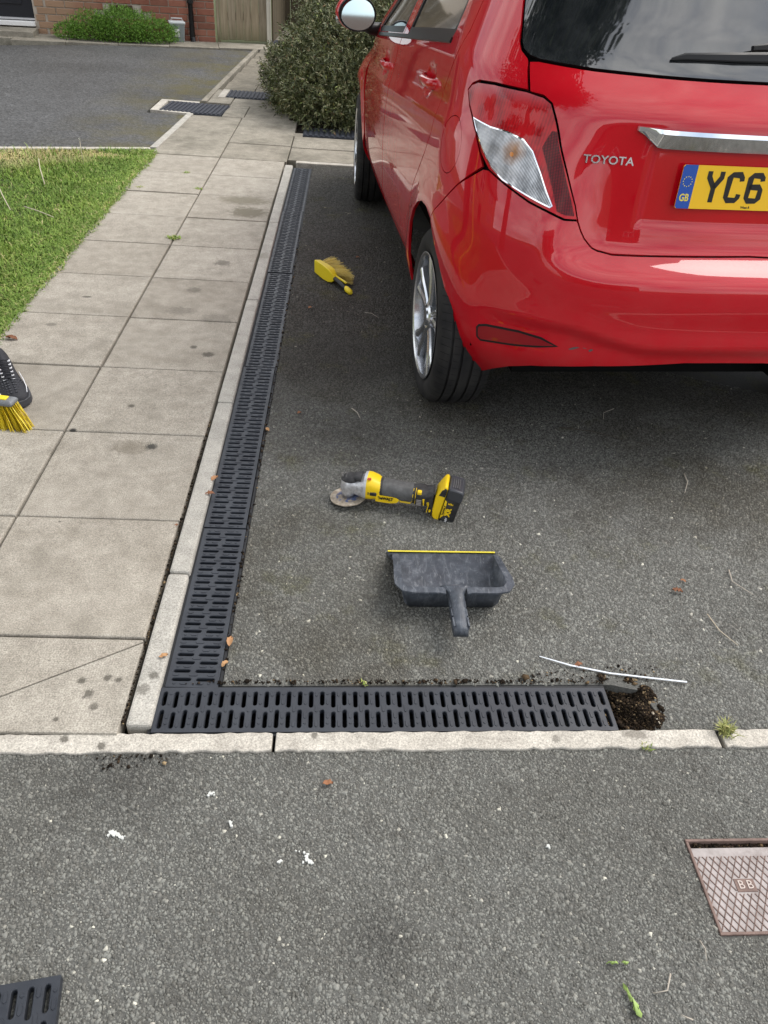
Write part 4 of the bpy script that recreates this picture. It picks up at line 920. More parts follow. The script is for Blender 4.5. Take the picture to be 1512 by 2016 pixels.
def panel(name, P, m, parent, chart=SR, holes=(), gap=.0022, st=.022, off=0., depth=.010, sgn=1, mirror=False, rim_m=None, kind=None, edge_drop=0.0012):
    P = shrink(densify(P, st), gap); loops = [P]+[shrink(densify(h, st*.7), 0)[::1] for h in holes]
    vs2 = []; ed = []
    for Lp in loops:
        o = len(vs2); vs2 += Lp; ed += [(o+i, o+(i+1) % len(Lp)) for i in range(len(Lp))]
    xs = [q[0] for q in P]; ys = [q[1] for q in P]; segs = [(vs2[a], vs2[b]) for a, b in ed]
    A = np.array([[a[0], a[1], b[0], b[1]] for a, b in segs])
    nx = int((max(xs)-min(xs))/st)+1; ny = int((max(ys)-min(ys))/st)+1
    GX, GY = np.meshgrid(min(xs)+(np.arange(nx)+.5)*st, min(ys)+(np.arange(ny)+.5)*st); GX, GY = GX.ravel(), GY.ravel()
    k = inpoly_np(GX, GY, P)
    for h in loops[1:]: k &= ~inpoly_np(GX, GY, h)
    GX, GY = GX[k], GY[k]
    if len(GX):
        dx, dy = A[:, 2]-A[:, 0], A[:, 3]-A[:, 1]; L2 = dx*dx+dy*dy+1e-12
        t = np.clip(((GX[:, None]-A[:, 0])*dx+(GY[:, None]-A[:, 1])*dy)/L2, 0, 1)
        D = np.hypot(GX[:, None]-A[:, 0]-t*dx, GY[:, None]-A[:, 1]-t*dy).min(1); k = D > st*.45
        vs2 += list(zip(GX[k].tolist(), GY[k].tolist()))
    r = delaunay_2d_cdt([Vector(q) for q in vs2], ed, [], 0, 1e-7); v2 = [(q[0], q[1]) for q in r[0]]
    tri = []
    for f in r[2]:
        cx = sum(v2[i][0] for i in f)/3; cy = sum(v2[i][1] for i in f)/3
        if inpoly(cx, cy, P) and not any(inpoly(cx, cy, h) for h in loops[1:]): tri.append(tuple(f))
    N = [nrm_of(chart, q[0], q[1], sgn) for q in v2]; V = [chart(q[0], q[1])+n*off for q, n in zip(v2, N)]
    # orient faces along the normals
    F = []
    for f in tri:
        n = (V[f[1]]-V[f[0]]).cross(V[f[2]]-V[f[0]]); F.append(f if n.dot(N[f[0]]) > 0 else f[::-1])
    cnt = {}
    for f in F:
        for a, b in ((f[0], f[1]), (f[1], f[2]), (f[2], f[0])): cnt[(a, b)] = 1
    bd = [(a, b) for (a, b) in cnt if (b, a) not in cnt]
    NV = list(N); VV = list(V); mi = [0]*len(F); FF = list(F)
    for a, b in bd:
        tdir = (V[b]-V[a]).normalized(); on = tdir.cross((N[a]+N[b]).normalized()).normalized(); o = len(VV)
        VV += [V[a], V[b], V[b]-N[b]*depth, V[a]-N[a]*depth]; NV += [on]*4; FF.append((o, o+3, o+2, o+1)); mi.append(1)
    outs = []
    for side in ((0, 1) if mirror else (0,)):
        me = bpy.data.meshes.new(name)
        if side: me.from_pydata([(-v.x, v.y, v.z) for v in VV], [], [f[::-1] for f in FF]); NN = [(-n.x, n.y, n.z) for n in NV]
        else: me.from_pydata([tuple(v) for v in VV], [], FF); NN = [tuple(n) for n in NV]
        me.materials.append(m); me.materials.append(rim_m or m); me.polygons.foreach_set('material_index', mi)
        me.polygons.foreach_set('use_smooth', [True]*len(me.polygons)); me.normals_split_custom_set_from_vertices(NN)
        o = bpy.data.objects.new(name, me); col.objects.link(o); o.parent = parent; outs.append(o)
    return outs if mirror else outs[0]
# ---- materials
m, nt, b = base('red_paint', (.50, .006, .014), .42, metal=0, coat=1, coat_rough=.015, spec=.12); p = pos(nt); b.inputs['Coat IOR'].default_value = 1.56
fz = mth(nt, 'ADD', mth(nt, 'MULTIPLY', noise(nt, p, 900, 1), .6), mth(nt, 'MULTIPLY', noise(nt, p, 5, 4, .6), .4)); nt.links.new(ramp(nt, fz, [(.3, (.46, .0010, .008)), (.7, (.57, .0018, .012))]), b.inputs['Base Color'])
bc = b.inputs['Base Color'].links[0].from_socket
dsp = mrange(nt, noise(nt, p, 240, 3, .7), .70, .76, 0, .35); lowz = mrange(nt, sep(nt, p)[2], .75, .28, .12, 1)
bc = mix(nt, mth(nt, 'MULTIPLY', dsp, lowz), bc, (.45, .30, .27)); bc = mix(nt, mth(nt, 'MULTIPLY', mrange(nt, noise(nt, p, 9, 6, .7), .42, .72, 0, .10), lowz), bc, (.28, .18, .15))
nt.links.new(bc, b.inputs['Base Color'])
dust = mrange(nt, noise(nt, p, 7, 5, .6), .3, .75, .34, .55); nt.links.new(dust, b.inputs['Roughness'])
nt.links.new(mrange(nt, noise(nt, p, 12, 5, .65), .35, .75, .008, .05), b.inputs['Coat Roughness']); M_red = m
m, nt, b = base('car_glass', (.012, .014, .016), .04, spec=.5, ior=2.05); p = pos(nt)
nt.links.new(ramp(nt, noise(nt, p, 18, 6, .7), [(.4, (.010, .012, .014)), (.8, (.035, .038, .040))]), b.inputs['Base Color']); M_glass = m
M_inner = base('underbody', (.006, .006, .006), .9, spec=.1)[0]
M_trim = base('black_trim', (.012, .012, .013), .42, spec=.4)[0]
M_chrome = base('chrome', (.86, .87, .89), .06, metal=1)[0]
M_alloy = base('alloy', (.62, .64, .67), .22, metal=.9, coat=.4)[0]
m, nt, b = base('tyre', (.018, .018, .019), .75, spec=.3); p = pos(nt)
nt.links.new(ramp(nt, noise(nt, p, 14, 4), [(.3, (.013, .013, .014)), (.7, (.035, .034, .032))]), b.inputs['Base Color']); M_tyre = m
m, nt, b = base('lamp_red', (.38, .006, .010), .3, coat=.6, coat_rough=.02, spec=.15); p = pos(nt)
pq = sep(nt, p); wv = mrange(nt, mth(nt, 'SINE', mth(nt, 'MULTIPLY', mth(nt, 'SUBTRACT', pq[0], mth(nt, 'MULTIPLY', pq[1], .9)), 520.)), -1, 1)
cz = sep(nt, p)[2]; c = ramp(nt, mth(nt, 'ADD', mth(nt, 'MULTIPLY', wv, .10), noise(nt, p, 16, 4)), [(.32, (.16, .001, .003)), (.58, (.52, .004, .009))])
c = mix(nt, mrange(nt, cz, 1.03, 1.06, 0, .3), c, (.42, .30, .34)); nt.links.new(c, b.inputs['Base Color'])  # pale sky reflection painted into the top edge of the lens
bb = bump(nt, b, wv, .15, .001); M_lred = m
m, nt, b = base('lamp_dark_red', (.14, .004, .008), .35, coat=.3, coat_rough=.02, spec=.2); p = pos(nt)
ck = nn(nt, 'ShaderNodeTexBrick', {'Vector': nn(nt, 'ShaderNodeMapping', {'Vector': nn(nt, 'ShaderNodeCombineXYZ', {'X': sep(nt, p)[0], 'Y': sep(nt, p)[2]}).outputs[0], 'Scale': (9, 9, 9)}).outputs[0], 'Scale': 8, 'Color1': (.24, .003, .008, 1), 'Color2': (.17, .002, .006, 1), 'Mortar': (.03, .001, .002, 1), 'Mortar Size': .06}, offset=0.)
nt.links.new(ck.outputs[0], b.inputs['Base Color']); M_ldark = m
m, nt, b = base('lamp_clear', (.55, .57, .58), .2, metal=.6, coat=.6, coat_rough=.02); p = pos(nt); pp = sep(nt, p)
ribs = mth(nt, 'SINE', mth(nt, 'MULTIPLY', mth(nt, 'SUBTRACT', pp[0], mth(nt, 'MULTIPLY', pp[1], .9)), 1150.))
hz = mth(nt, 'SINE', mth(nt, 'MULTIPLY', pp[2], 130.))
bulb = nn(nt, 'ShaderNodeVectorMath', {0: p, 1: tuple(CAR_M @ Vector((-.700, -.330, .925)))}, operation='DISTANCE').outputs['Value']
c = ramp(nt, mrange(nt, mth(nt, 'ADD', mth(nt, 'MULTIPLY', ribs, .55), mth(nt, 'MULTIPLY', noise(nt, nn(nt, 'ShaderNodeMapping', {'Vector': p, 'Scale': (1, 1, .45)}).outputs[0], 22, 3, .6), 2.4)), .2, 2.1), [(.15, (.05, .055, .06)), (.5, (.19, .20, .21)), (.9, (.72, .74, .76))])
c = mix(nt, mrange(nt, mth(nt, 'ADD', bulb, mth(nt, 'MULTIPLY', noise(nt, p, 60, 3), .02)), .050, .018, 0, .8), c, (.30, .13, .03))
nt.links.new(c, b.inputs['Base Color']); bump(nt, b, mth(nt, 'ADD', mth(nt, 'MULTIPLY', ribs, .5), hz), .35, .0012); M_lclear = m
M_amber = base('amber', (.65, .22, .02), .2, coat=1)[0]
M_refl = base('bumper_reflector', (.26, .003, .008), .3, coat=.6, coat_rough=.03)[0]
car = empty('hatchback_car', M=CAR_M); tag(car, 'red hatchback parked on the tarmac driveway, seen from behind its left corner', 'car')
# ---- outlines in surface coordinates
LAMP = [(.945,1.034),(.926,1.05),(.898,1.06),(.832,1.064),(.722,1.063),(.67,1.057),(.646,1.046),(.607,.973),(.569,.897),(.53,.817),(.517,.779),(.56,.781),(.613,.798),(.668,.813),(.749,.844),(.80,.865),(.836,.899),(.866,.946),(.925,1.0)]
ARCH = [(1.093,.661),(1.061,.613),(1.004,.561),(.946,.485),(.905,.381),(.885,.275)]
SEAM = [(1.093,.661),(1.059,.702),(.99,.755),(.923,.804),(.82,.864)]
LAMP_LOW = [(.80,.865),(.749,.844),(.668,.813),(.613,.798),(.56,.781),(.517,.779)]
GATE_LOW = [(.501,.752),(.487,.733),(.472,.719),(.459,.708),(.443,.702),(.402,.696),(.256,.700)]
BOT = [(.13,.397),(.225,.388),(.40,.370),(.507,.352),(.58,.336),(.64,.312),(.70,.272),(.74,.240),(.78,.224),(.815,.216),(.85,.226),(.87,.245)]
Lb = [(0, .398)]+BOT+ARCH[::-1]+SEAM[1:]+LAMP_LOW+GATE_LOW+[(0, .705)]
mir = lambda P: [(-s, z) for s, z in P]
bumper = panel('rear_bumper', Lb[:-1]+[(0, .705)]+mir(Lb[1:-1])[::-1], M_red, car, st=.013, depth=.014)
GT = GATE_LOW[::-1]+[(.516,.779),(.53,.817),(.569,.897),(.607,.973),(.646,1.046),(.672,1.060),(.714,1.063),(.724,1.128),(.695,1.131),(.537,1.126),(.349,1.124),(.207,1.1235),(.107,1.124)]
gate_ = panel('tailgate', GT+[(0, 1.125)]+mir(GT)[::-1]+[(0, .705)], M_red, car, st=.014, depth=.014, edge_drop=.002)
GL = [(.0,1.128),(.107,1.1275),(.207,1.127),(.349,1.1275),(.537,1.1295),(.695,1.1345),(.728,1.140),(.752,1.151),(.767,1.17),(.777,1.20),(.800,1.254),(.800,1.33),(.785,1.375),(.75,1.400),(0,1.405)]
rglass = panel('rear_window', GL+mir(GL[1:-1])[::-1], M_glass, car, st=.03, off=-.001, depth=.012, rim_m=M_trim)
# black ceramic border strip of the window
for o in (rglass,): o['label'] = 'dark tinted rear window mirroring a tree and the sky'
DG = [(.10,1.27),(.055,1.165),(.06,1.10),(.085,1.05),(.115,1.0),(.125,.949),(.14,.867),(.19,.80),(.235,.757),(.30,.70),(.345,.66),(.375,.62),(.385,.58),(.40,.5),(.415,.42),(.42,.35)]
dgs = [(sy(y, z), z) for y, z in DG]
ARCHF = [(sy(.335, .33), .33), (sy(.33, .40), .40), (sy(.315, .47), .47), (sy(.285, .54), .54), (sy(.235, .60), .60), (sy(.165, .645), .645), (sy(.09, .668), .668), (sy(.02, .674), .674), (1.093+.012, .667)]
FLAP = [(.998+.070*cos(a)-.012*sin(a), .888+.076*sin(a)) for a in [2*pi*k/28 for k in range(28)]]
WR = [(.215,1.125),(.205,1.15),(.235,1.225),(.30,1.295),(.40,1.355),(.52,1.388),(1.06,1.398),(1.06,1.044),(.55,1.094)]    # rear side window outline (y, z)
wrs = [(sy(y, z), z) for y, z in densify(WR, .06)]
topz = 1.418
QP = [(sy(1.16, topz), topz), (sy(.5, topz), topz), (sy(.2, topz), topz), (.80, topz), (.76, 1.405), (.79,1.375),(.806,1.33),(.806,1.254),(.783,1.20),(.773,1.17),(.758,1.150),(.730,1.134),(.727,1.127),(.719,1.066),(.722,1.066),(.832,1.067),(.898,1.063),(.929,1.052),(.949,1.034),(.928,.998),(.870,.945),(.840,.898),(.822,.868)]+SEAM[::-1][1:]+ARCHF[::-1][1:]+[(sy(.34, .30), .30), (sy(.42, .30), .30)]+dgs[::-1]+[(sy(.13, 1.30), 1.30), (sy(.22, 1.355), 1.355), (sy(.34, 1.392), 1.392), (sy(.52, 1.410), 1.410), (sy(1.16, 1.4125), 1.4125)]
panel('rear_quarter_panel', QP, M_red, car, holes=[FLAP], st=.022, mirror=True)
panel('fuel_flap', FLAP, M_red, car, st=.02, gap=.0022, off=-.0006)
# doors
RD = [(.10,1.27),(.055,1.165),(.06,1.10),(.085,1.05),(.115,1.0),(.125,.949),(.14,.867),(.19,.80),(.235,.757),(.30,.70),(.345,.66),(.375,.62),(.385,.58),(.40,.5),(.415,.42),(.42,.375),(1.19,.375),(1.20,.6),(1.215,.9),(1.16,1.03),(1.16,1.410),(.52,1.406),(.34,1.388),(.22,1.352),(.13,1.30)]
panel('rear_door', [(sy(y, z), z) for y, z in densify(RD, .06)], M_red, car, holes=[wrs], st=.016, mirror=True)
FD = [(1.195,.375),(1.205,.6),(1.22,.9),(1.165,1.03),(1.165,1.410),(1.25,1.408),(1.45,1.33),(1.75,1.17),(2.02,1.01),(2.14,.945),(2.15,.80),(2.13,.6),(2.06,.45),(2.02,.375)]
WF = [(1.19,1.035),(1.19,1.385),(1.27,1.385),(1.45,1.30),(1.72,1.155),(1.98,1.00),(2.02,.965),(2.0,.957)]
wfs = [(sy(y, z), z) for y, z in densify(WF, .06)]
panel('front_door', [(sy(y, z), z) for y, z in densify(FD, .06)], M_red, car, holes=[wfs], st=.016, mirror=True)
# window surrounds and glass
def inset(P, g): return shrink(densify(P, .05), g)
for nm, W_ in (('rear', WR), ('front', WF)):
    P = [(sy(y, z), z) for y, z in densify(W_, .05)]; Q = shrink(P, .024)
    panel('window_surround', P, M_trim, car, holes=[Q], st=.03, off=-.001, mirror=True, gap=.0008, depth=.012)
    panel('side_window', Q, M_glass, car, st=.04, off=-.005, mirror=True, gap=-.001, depth=.004)
M_seal = M_trim
# belt moulding proud strip
def strip(name, pts, w_, m, mirror=True, h=.006, n=6):
    """swept strip along chart points (s,z)"""
    for side in ((1, -1) if mirror else (1,)):
        rings = []
        for s, z in pts:
            q = SR(s, z); nrm = nrm_of(SR, s, z, 1); up = Vector((0, 0, 1))-nrm*nrm.z; up.normalize()
            R = [q+up*w_/2-nrm*.002, q+up*w_*.40+nrm*h, q-up*w_*.40+nrm*h, q-up*w_/2-nrm*.002]
            rings.append([Vector((v.x*side, v.y, v.z)) for v in R])
        mb = MB(); mb.loft(rings if side == 1 else [r[::-1] for r in rings]); mb.build(name, m, car, smooth=True, auto=40)
strip('belt_moulding', [(sy(y, 1.125-.097*(y-.2)), 1.121-.0975*(y-.2)) for y in [.205+.08*k for k in range(24)] if y < 2.0], .018, M_trim)
# sills
SL = [(.42,.30),(.42,.372),(2.02,.372),(2.06,.30),(2.06,.265),(.42,.265)]
panel('sill', [(sy(y, z), z) for y, z in SL], M_red, car, st=.03, mirror=True)
# front end
def PF(P): return [(tf(y, z), z) for y, z in P]
AF = [(2.51-.355*cos(a), .302+.365*sin(a)) for a in [radians(q) for q in (0, 15, 30, 45, 60, 75, 90, 105, 120, 135, 150, 165, 180)]]
FW_ = PF([(2.155,.945),(2.165,.80),(2.145,.6),(2.10,.46)])+PF(AF)+[(tf(2.90, .36), .36), (.80, .55), (.72, .62), (.64, .735), (.70, .80), (.80, .87), (.93, .915), (tf(2.20, .955), .955)]
panel('front_wing', FW_, M_red, car, chart=SF, st=.03, sgn=-1, mirror=True)
FB = [(0, .28), (.4, .27), (.75, .26), (1.0, .27), (tf(2.88, .30), .30), (tf(2.895, .355), .355), (.79, .545), (.71, .61), (.45, .60), (0, .62)]
panel('front_bumper', FB+mir(FB[1:-1])[::-1], M_red, car, chart=SF, st=.04, sgn=-1)
HL = [(.45,.61),(.70,.618),(.63,.728),(.40,.70)]
panel('headlamp', HL, M_lclear, car, chart=SF, st=.04, sgn=-1, mirror=True)
BN = [(0,.63),(.44,.61),(.395,.71),(.62,.742),(.70,.81),(.80,.875),(.90,.915),(.88,.965),(.5,.985),(0,.99)]
panel('bonnet', BN+mir(BN[1:-1])[::-1], M_red, car, chart=SF, st=.035, sgn=-1)
WSn = [(0,1.0),(.5,.995),(.86,.98),(.93,1.02),(.93,1.38),(.85,1.41),(0,1.43)]
panel('windscreen', WSn+mir(WSn[1:-1])[::-1], M_glass, car, chart=SF, st=.05, sgn=-1)
AP = [(.935,1.02),(.935,1.38),(.86,1.413),(tf(1.17, 1.416), 1.416),(tf(1.26,1.410),1.41),(tf(1.46,1.335),1.335),(tf(1.76,1.175),1.175),(tf(2.03,1.015),1.015),(tf(2.15,.955),.957),(.95,.93),(.90,.97)]
panel('windscreen_pillar', AP, M_red, car, chart=SF, st=.03, sgn=-1, mirror=True)
# roof
ring = [SR(s, 1.42) for s in np.linspace(.0, sy(1.0, 1.42), 30)]
fr_ = [SF(s, 1.42) for s in np.linspace(tf(1.05, 1.42), 0, 18)]
Lr = ring+fr_; loop = Lr+[Vector((-v.x, v.y, v.z)) for v in Lr[::-1] if abs(v.x) > 1e-4]
rings = []; cen = Vector((0, .75, 0))
for k, (sc_, z) in enumerate(((1., 1.42), (.985, 1.447), (.95, 1.472), (.86, 1.490), (.65, 1.503), (.35, 1.508), (.05, 1.51))):
    rings.append([Vector((v.x*sc_, cen.y+(v.y-cen.y)*sc_, z)) for v in loop])
mb = MB(); mb.loft(rings, cap=False); mb.f.append(tuple(range(6*len(loop), 7*len(loop)))); mb.m.append(0)
mb.build('roof', M_red, car, smooth=True, auto=50)
mb = MB(); mb.tube([(0, .1, 1.49), (0, -.0, 1.56), (0, -.2, 1.66)], [.006, .004, .002], 6); mb.build('aerial', M_trim, car)
# inner shell (dark behind the gaps) and floor
mb = MB()
for (y0_, y1_, z0, z1) in ((-.30, 2.95, .24, .34),): mb.box(-.58, .58, y0_, y1_, z0, z1)
mb.box(-.52, .52, -.42, -.36, .36, .72); mb.box(-.60, .60, .42, 2.1, .26, .40)
mb.build('underbody', M_inner, car)
ringsI = []
zs = [.42, .5, .58, .66, .74, .82, .9, .98, 1.06, 1.14, 1.22, 1.30, 1.38, 1.43]
ssp = list(np.linspace(0, .9, 16))+list(np.linspace(.98, SC+.2, 4))
for z in zs:
    R = []
    for s in list(np.linspace(0, SC, 20))+[sy(y, z) for y in np.linspace(.2, 1.15, 10)]:
        q = SR(s, z); n = nrm_of(SR, s, z, 1); R.append(q-n*.022)
    for s in [tf(y, z) for y in np.linspace(1.2, min(2.3, ip(YFT, z)-LFz(z)), 8)]+list(np.linspace(SC*.98, 0, 14)):
        q = SF(s, z); n = nrm_of(SF, s, z, -1); R.append(q-n*.022)
    ringsI.append(R+[Vector((-v.x, v.y, v.z)) for v in R[::-1]])
mb = MB(); mb.loft(ringsI, cap=False)
# open the shell where the wheels sit
keep = []
for f in mb.f:
    c_ = sum((Vector(mb.v[i]) for i in f), Vector())/len(f)
    if min(hypot(c_.y, c_.z-.302), hypot(c_.y-2.51, c_.z-.302)) > .43 or abs(c_.x) < .5: keep.append(f)
mb.f = keep; mb.m = [0]*len(keep); mb.build('inner_shell', M_inner, car)
for sx in (-1, 1):
    for yc in (0, 2.51):
        rings = []
        for xx in (.755, .52):
            rings.append([Vector((sx*xx*(.985 if xx > .6 else 1), yc+(.338 if xx > .6 else .36)*cos(a), .302+(.352 if xx > .6 else .37)*sin(a))) for a in [radians(8)+(pi-radians(16))*k/20 for k in range(21)]])
        w_ = MB(); w_.loft(rings, cap=False, closed=False); w_.f.append(tuple(range(21, 42))); w_.m.append(0); w_.build('wheel_arch_liner', M_inner, car)
# ---- tail lamps
def circ(s0, z0, r, rz=None, n=14): return [(s0+r*cos(2*pi*k/n), z0+(rz or r)*sin(2*pi*k/n)) for k in range(n)]
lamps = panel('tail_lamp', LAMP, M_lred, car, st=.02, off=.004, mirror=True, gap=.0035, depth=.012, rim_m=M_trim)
CLR = [(.893,.976),(.815,.967),(.757,.966),(.702,.956),(.67,.933),(.64,.886),(.618,.845),(.598,.812),(.607,.806),(.676,.826),(.75,.849),(.79,.871),(.835,.914),(.862,.945)]
LD = [(.632,.985),(.617,.985),(.585,.915),(.548,.835),(.530,.790),(.560,.792),(.585,.800),(.603,.850),(.628,.905),(.648,.945)]
for i, lp in enumerate(lamps):
    def sub(name, P, m, off, **k):
        o = panel(name, P, m, lp, st=.02, off=off, gap=.0005, depth=.003, **k)
        if i: 
            me = o.data; me.flip_normals() if False else None
            o.scale = (-1, 1, 1)
        return o
    sub('clear_lens_rim', CLR, M_chrome, .0052); CI = shrink(CLR, .0035); sub('clear_lens', CI, M_lclear, .0066)
    sub('reflector_strip', LD, M_ldark, .0050)
    sub('indicator_bulb', circ(.730, .915, .006, .006), M_amber, .0071)
# ---- bumper reflector, scrapes
RF = [(.776,.428),(.768,.438),(.745,.446),(.70,.450),(.642,.453),(.572,.446),(.517,.424),(.584,.409),(.65,.399),(.712,.392),(.756,.385),(.772,.395)]
rfl = panel('bumper_reflector', RF, M_trim, car, st=.02, off=.0012, mirror=True, gap=0, depth=.004)
panel('bumper_reflector', shrink(RF, .007), M_refl, car, st=.02, off=.0022, mirror=True, gap=0, depth=.003)
M_scr = base('scraped_plastic', (.10, .10, .10), .7)[0]
for P in ([(.487,.421),(.474,.429),(.462,.4315),(.455,.4305),(.470,.423),(.480,.4195)], [(.428,.425),(.420,.430),(.414,.4275),(.424,.4195)], [(.445,.4315),(.435,.4305),(.437,.4292),(.446,.4302)]):
    panel('scrape', P, M_scr, car, st=.01, off=.0008, gap=0, depth=.0005)
# ---- chrome bar over the plate
def chrome_ring(s):
    zt = 1.0185-.0*abs(s); k = ss(.41, .33, abs(s)); zb = zt-.010-.038*k
    q0 = SR(s, zt); q1 = SR(s, zb); o0 = .010+.020*k; o1 = .006+.010*k
    return [q0+Vector((0, .004, 0)), q0+Vector((0, -o0, 0)), q0+Vector((0, -o0-.003*k, -.010)), q1+Vector((0, -o1, .0)), q1+Vector((0, .004, 0))]
mb = MB(); mb.loft([chrome_ring(s) for s in np.linspace(.405, -.405, 42)]); mb.build('chrome_garnish', M_chrome, car, smooth=True, auto=25, bevel=0)
# ---- badge
MCH = base('badge_chrome', (.55, .56, .58), .2, metal=.9)[0]
def on_surf(s, z, off=0., tilt=0.):
    q = SR(s, z); n = nrm_of(SR, s, z, 1); tx = (SR(s-.01, z)-SR(s+.01, z)).normalized(); ty = n.cross(tx); q += n*off
    tx2 = tx*cos(tilt)+ty*sin(tilt); ty2 = n.cross(tx2)
    return Matrix(((tx2.x, ty2.x, n.x, q.x), (tx2.y, ty2.y, n.y, q.y), (tx2.z, ty2.z, n.z, q.z), (0, 0, 0, 1)))
text('TOYOTA', .0285, MCH, on_surf(.458, .931, .0018), car, .0018, 'badge_lettering', squeeze=1.15, spacing=1.04, bold=.0004)
# ---- number plate
PB = on_surf(0, .885, .0)
pl = Matrix.Translation((0, -.462-.001, .8825)) @ Matrix.Rotation(radians(90)-.09, 4, 'X')
M_plate = base('plate_yellow', (.95, .57, .012), .35, coat=.5)[0]; M_pblue = base('plate_blue', (.010, .08, .42), .35, coat=.6)[0]
M_pblk = base('plate_black', (.012, .011, .010), .45)[0]; M_pyel = base('plate_symbol', (.85, .70, .10), .4)[0]
def rrect(w_, h_, r, n=5):
    P = []
    for cx, cy, a0 in ((w_/2-r, h_/2-r, 0), (-w_/2+r, h_/2-r, pi/2), (-w_/2+r, -h_/2+r, pi), (w_/2-r, -h_/2+r, 1.5*pi)):
        P += [(cx+r*cos(a0+pi/2*k/n), cy+r*sin(a0+pi/2*k/n)) for k in range(n+1)]
    return P
plate = MB().prism(rrect(.520, .111, .006), -.003, 0).build('number_plate', M_plate, car); plate.matrix_local = pl
BL = [q for q in rrect(.520, .111, .006) if q[0] < -.2]
BL = sorted(BL, key=lambda q: math.atan2(q[1], q[0]+.22) % (2*pi))
MB().prism([(-.219, -.0555), (-.219, .0555), (-.2545, .0555), (-.26, .050), (-.26, -.050), (-.2545, -.0555)], 0, .0006).build('blue_band', M_pblue, plate)
for k in range(12):
    a = 2*pi*k/12; cx, cy = -.2400+.0125*cos(a), .0135+.0125*sin(a)
    P = []
    for j in range(10): rr = .0021 if j % 2 == 0 else .0009; P.append((cx+rr*sin(pi*j/5), cy+rr*cos(pi*j/5)))
    MB().prism(P, .0006, .001).build('star', M_pyel, plate)
text('GB', .026, M_pyel, Matrix.Translation((-.2400, -.028, .0009)), plate, .0002, bold=.0006, squeeze=.82)
def ribbon(paths, w_, z0=0., z1=.0006):
    mb = MB()
    for P in paths:
        P = [Vector(q) for q in P]; n = len(P); Lf, Rg = [], []
        for i in range(n):
            t = (P[min(i+1, n-1)]-P[max(i-1, 0)]).normalized(); nv = Vector((-t.y, t.x)); k = 1.
            if 0 < i < n-1:
                a = (P[i]-P[i-1]).normalized(); k = 1/max(.6, nv.dot(Vector((-a.y, a.x))))
            Lf.append(P[i]+nv*w_/2*k); Rg.append(P[i]-nv*w_/2*k)
        for i in range(n-1):
            mb.add([(q.x, q.y, z) for z in (z0, z1) for q in (Lf[i], Rg[i], Rg[i+1], Lf[i+1])], [(4, 5, 6, 7), (0, 1, 5, 4), (1, 2, 6, 5), (2, 3, 7, 6), (3, 0, 4, 7)])
    return mb
H = .079; ch = H/2-.007; cwx = .050/2-.007
Y_ = [[(-cwx, ch+.007), (-cwx, ch-.008), (0, -.002), (0, -ch-.007)], [(cwx, ch+.007), (cwx, ch-.008), (0, -.002)]]
C_ = [[(cwx, ch-.016), (cwx-.001, ch-.008), (cwx-.007, ch), (-cwx+.007, ch), (-cwx, ch-.007), (-cwx, -ch+.007), (-cwx+.007, -ch), (cwx-.007, -ch), (cwx-.001, -ch+.008), (cwx, -ch+.016)]]
S6 = [[(cwx, ch-.014), (cwx-.001, ch-.007), (cwx-.007, ch), (-cwx+.007, ch), (-cwx, ch-.007), (-cwx, -ch+.007), (-cwx+.007, -ch), (cwx-.007, -ch), (cwx, -ch+.007), (cwx, -.004), (cwx-.007, .003), (-cwx, .003)]]
for k, G in enumerate((Y_, C_, S6)):
    o = ribbon(G, .0135).build('character', M_pblk, plate); o.matrix_local = Matrix.Translation((-.1615+.061*k, .002, .0002))
text('West R', .0088, M_pblk, Matrix.Translation((-.052, -.0485, .0003)), plate, .0001, bold=.0003)
# ---- rear wiper
mb = MB()
wp = [(.335, 1.163), (.30, 1.170), (.15, 1.176), (0, 1.182), (-.15, 1.186), (-.33, 1.186)]
def wsec(s, z, w_, h, lift):
    q = SR(s, z); n = nrm_of(SR, s, z, 1); up = Vector((0, 0, 1))-n*n.z; up.normalize(); q = q+n*lift
    return [q-up*w_/2, q-up*w_/2+n*h, q+up*w_*.1+n*h*1.35, q+up*w_/2+n*h*.5, q+up*w_/2]
mb.loft([wsec(s, z, w_, h, .004) for (s, z), w_, h in zip(wp, (.006, .016, .022, .026, .020, .006), (.004, .008, .010, .010, .008, .003))])
mb.build('wiper_blade', M_trim, car, smooth=True, auto=30)
mb = MB(); ar = [(.12, 1.192), (.02, 1.203), (-.10, 1.195), (-.21, 1.165), (-.25, 1.140)]
mb.loft([wsec(s, z, w_, .012, .016) for (s, z), w_ in zip(ar, (.012, .024, .030, .034, .045))]); mb.build('wiper_arm', M_trim, car, smooth=True, auto=30)
# ---- door handles
for (yc, zc) in ((.365, .985), (1.45, .886)):
    for side in (1, -1):
        rings = []
        for k in range(9):
            t = k/8; y = yc-.115+.23*t; b_ = sin(pi*t)**.45 if 0 < t < 1 else .0; z = zc+.004*(t-.5)*(-1)
            x = Wd(yc+.12, zc)+(.004+.024*b_ if 0 < t < 1 else -.006); hgt = .0115+.006*(1-t)
            rings.append([Vector((-side*(x+dx), y, z+dz)) for dx, dz in ((-.010, hgt), (.004, hgt*.7), (.007, 0), (.004, -hgt*.8), (-.010, -hgt))])
        mb = MB(); mb.loft(rings if side == 1 else [r[::-1] for r in rings]); mb.build('door_handle', M_red, car, smooth=True)
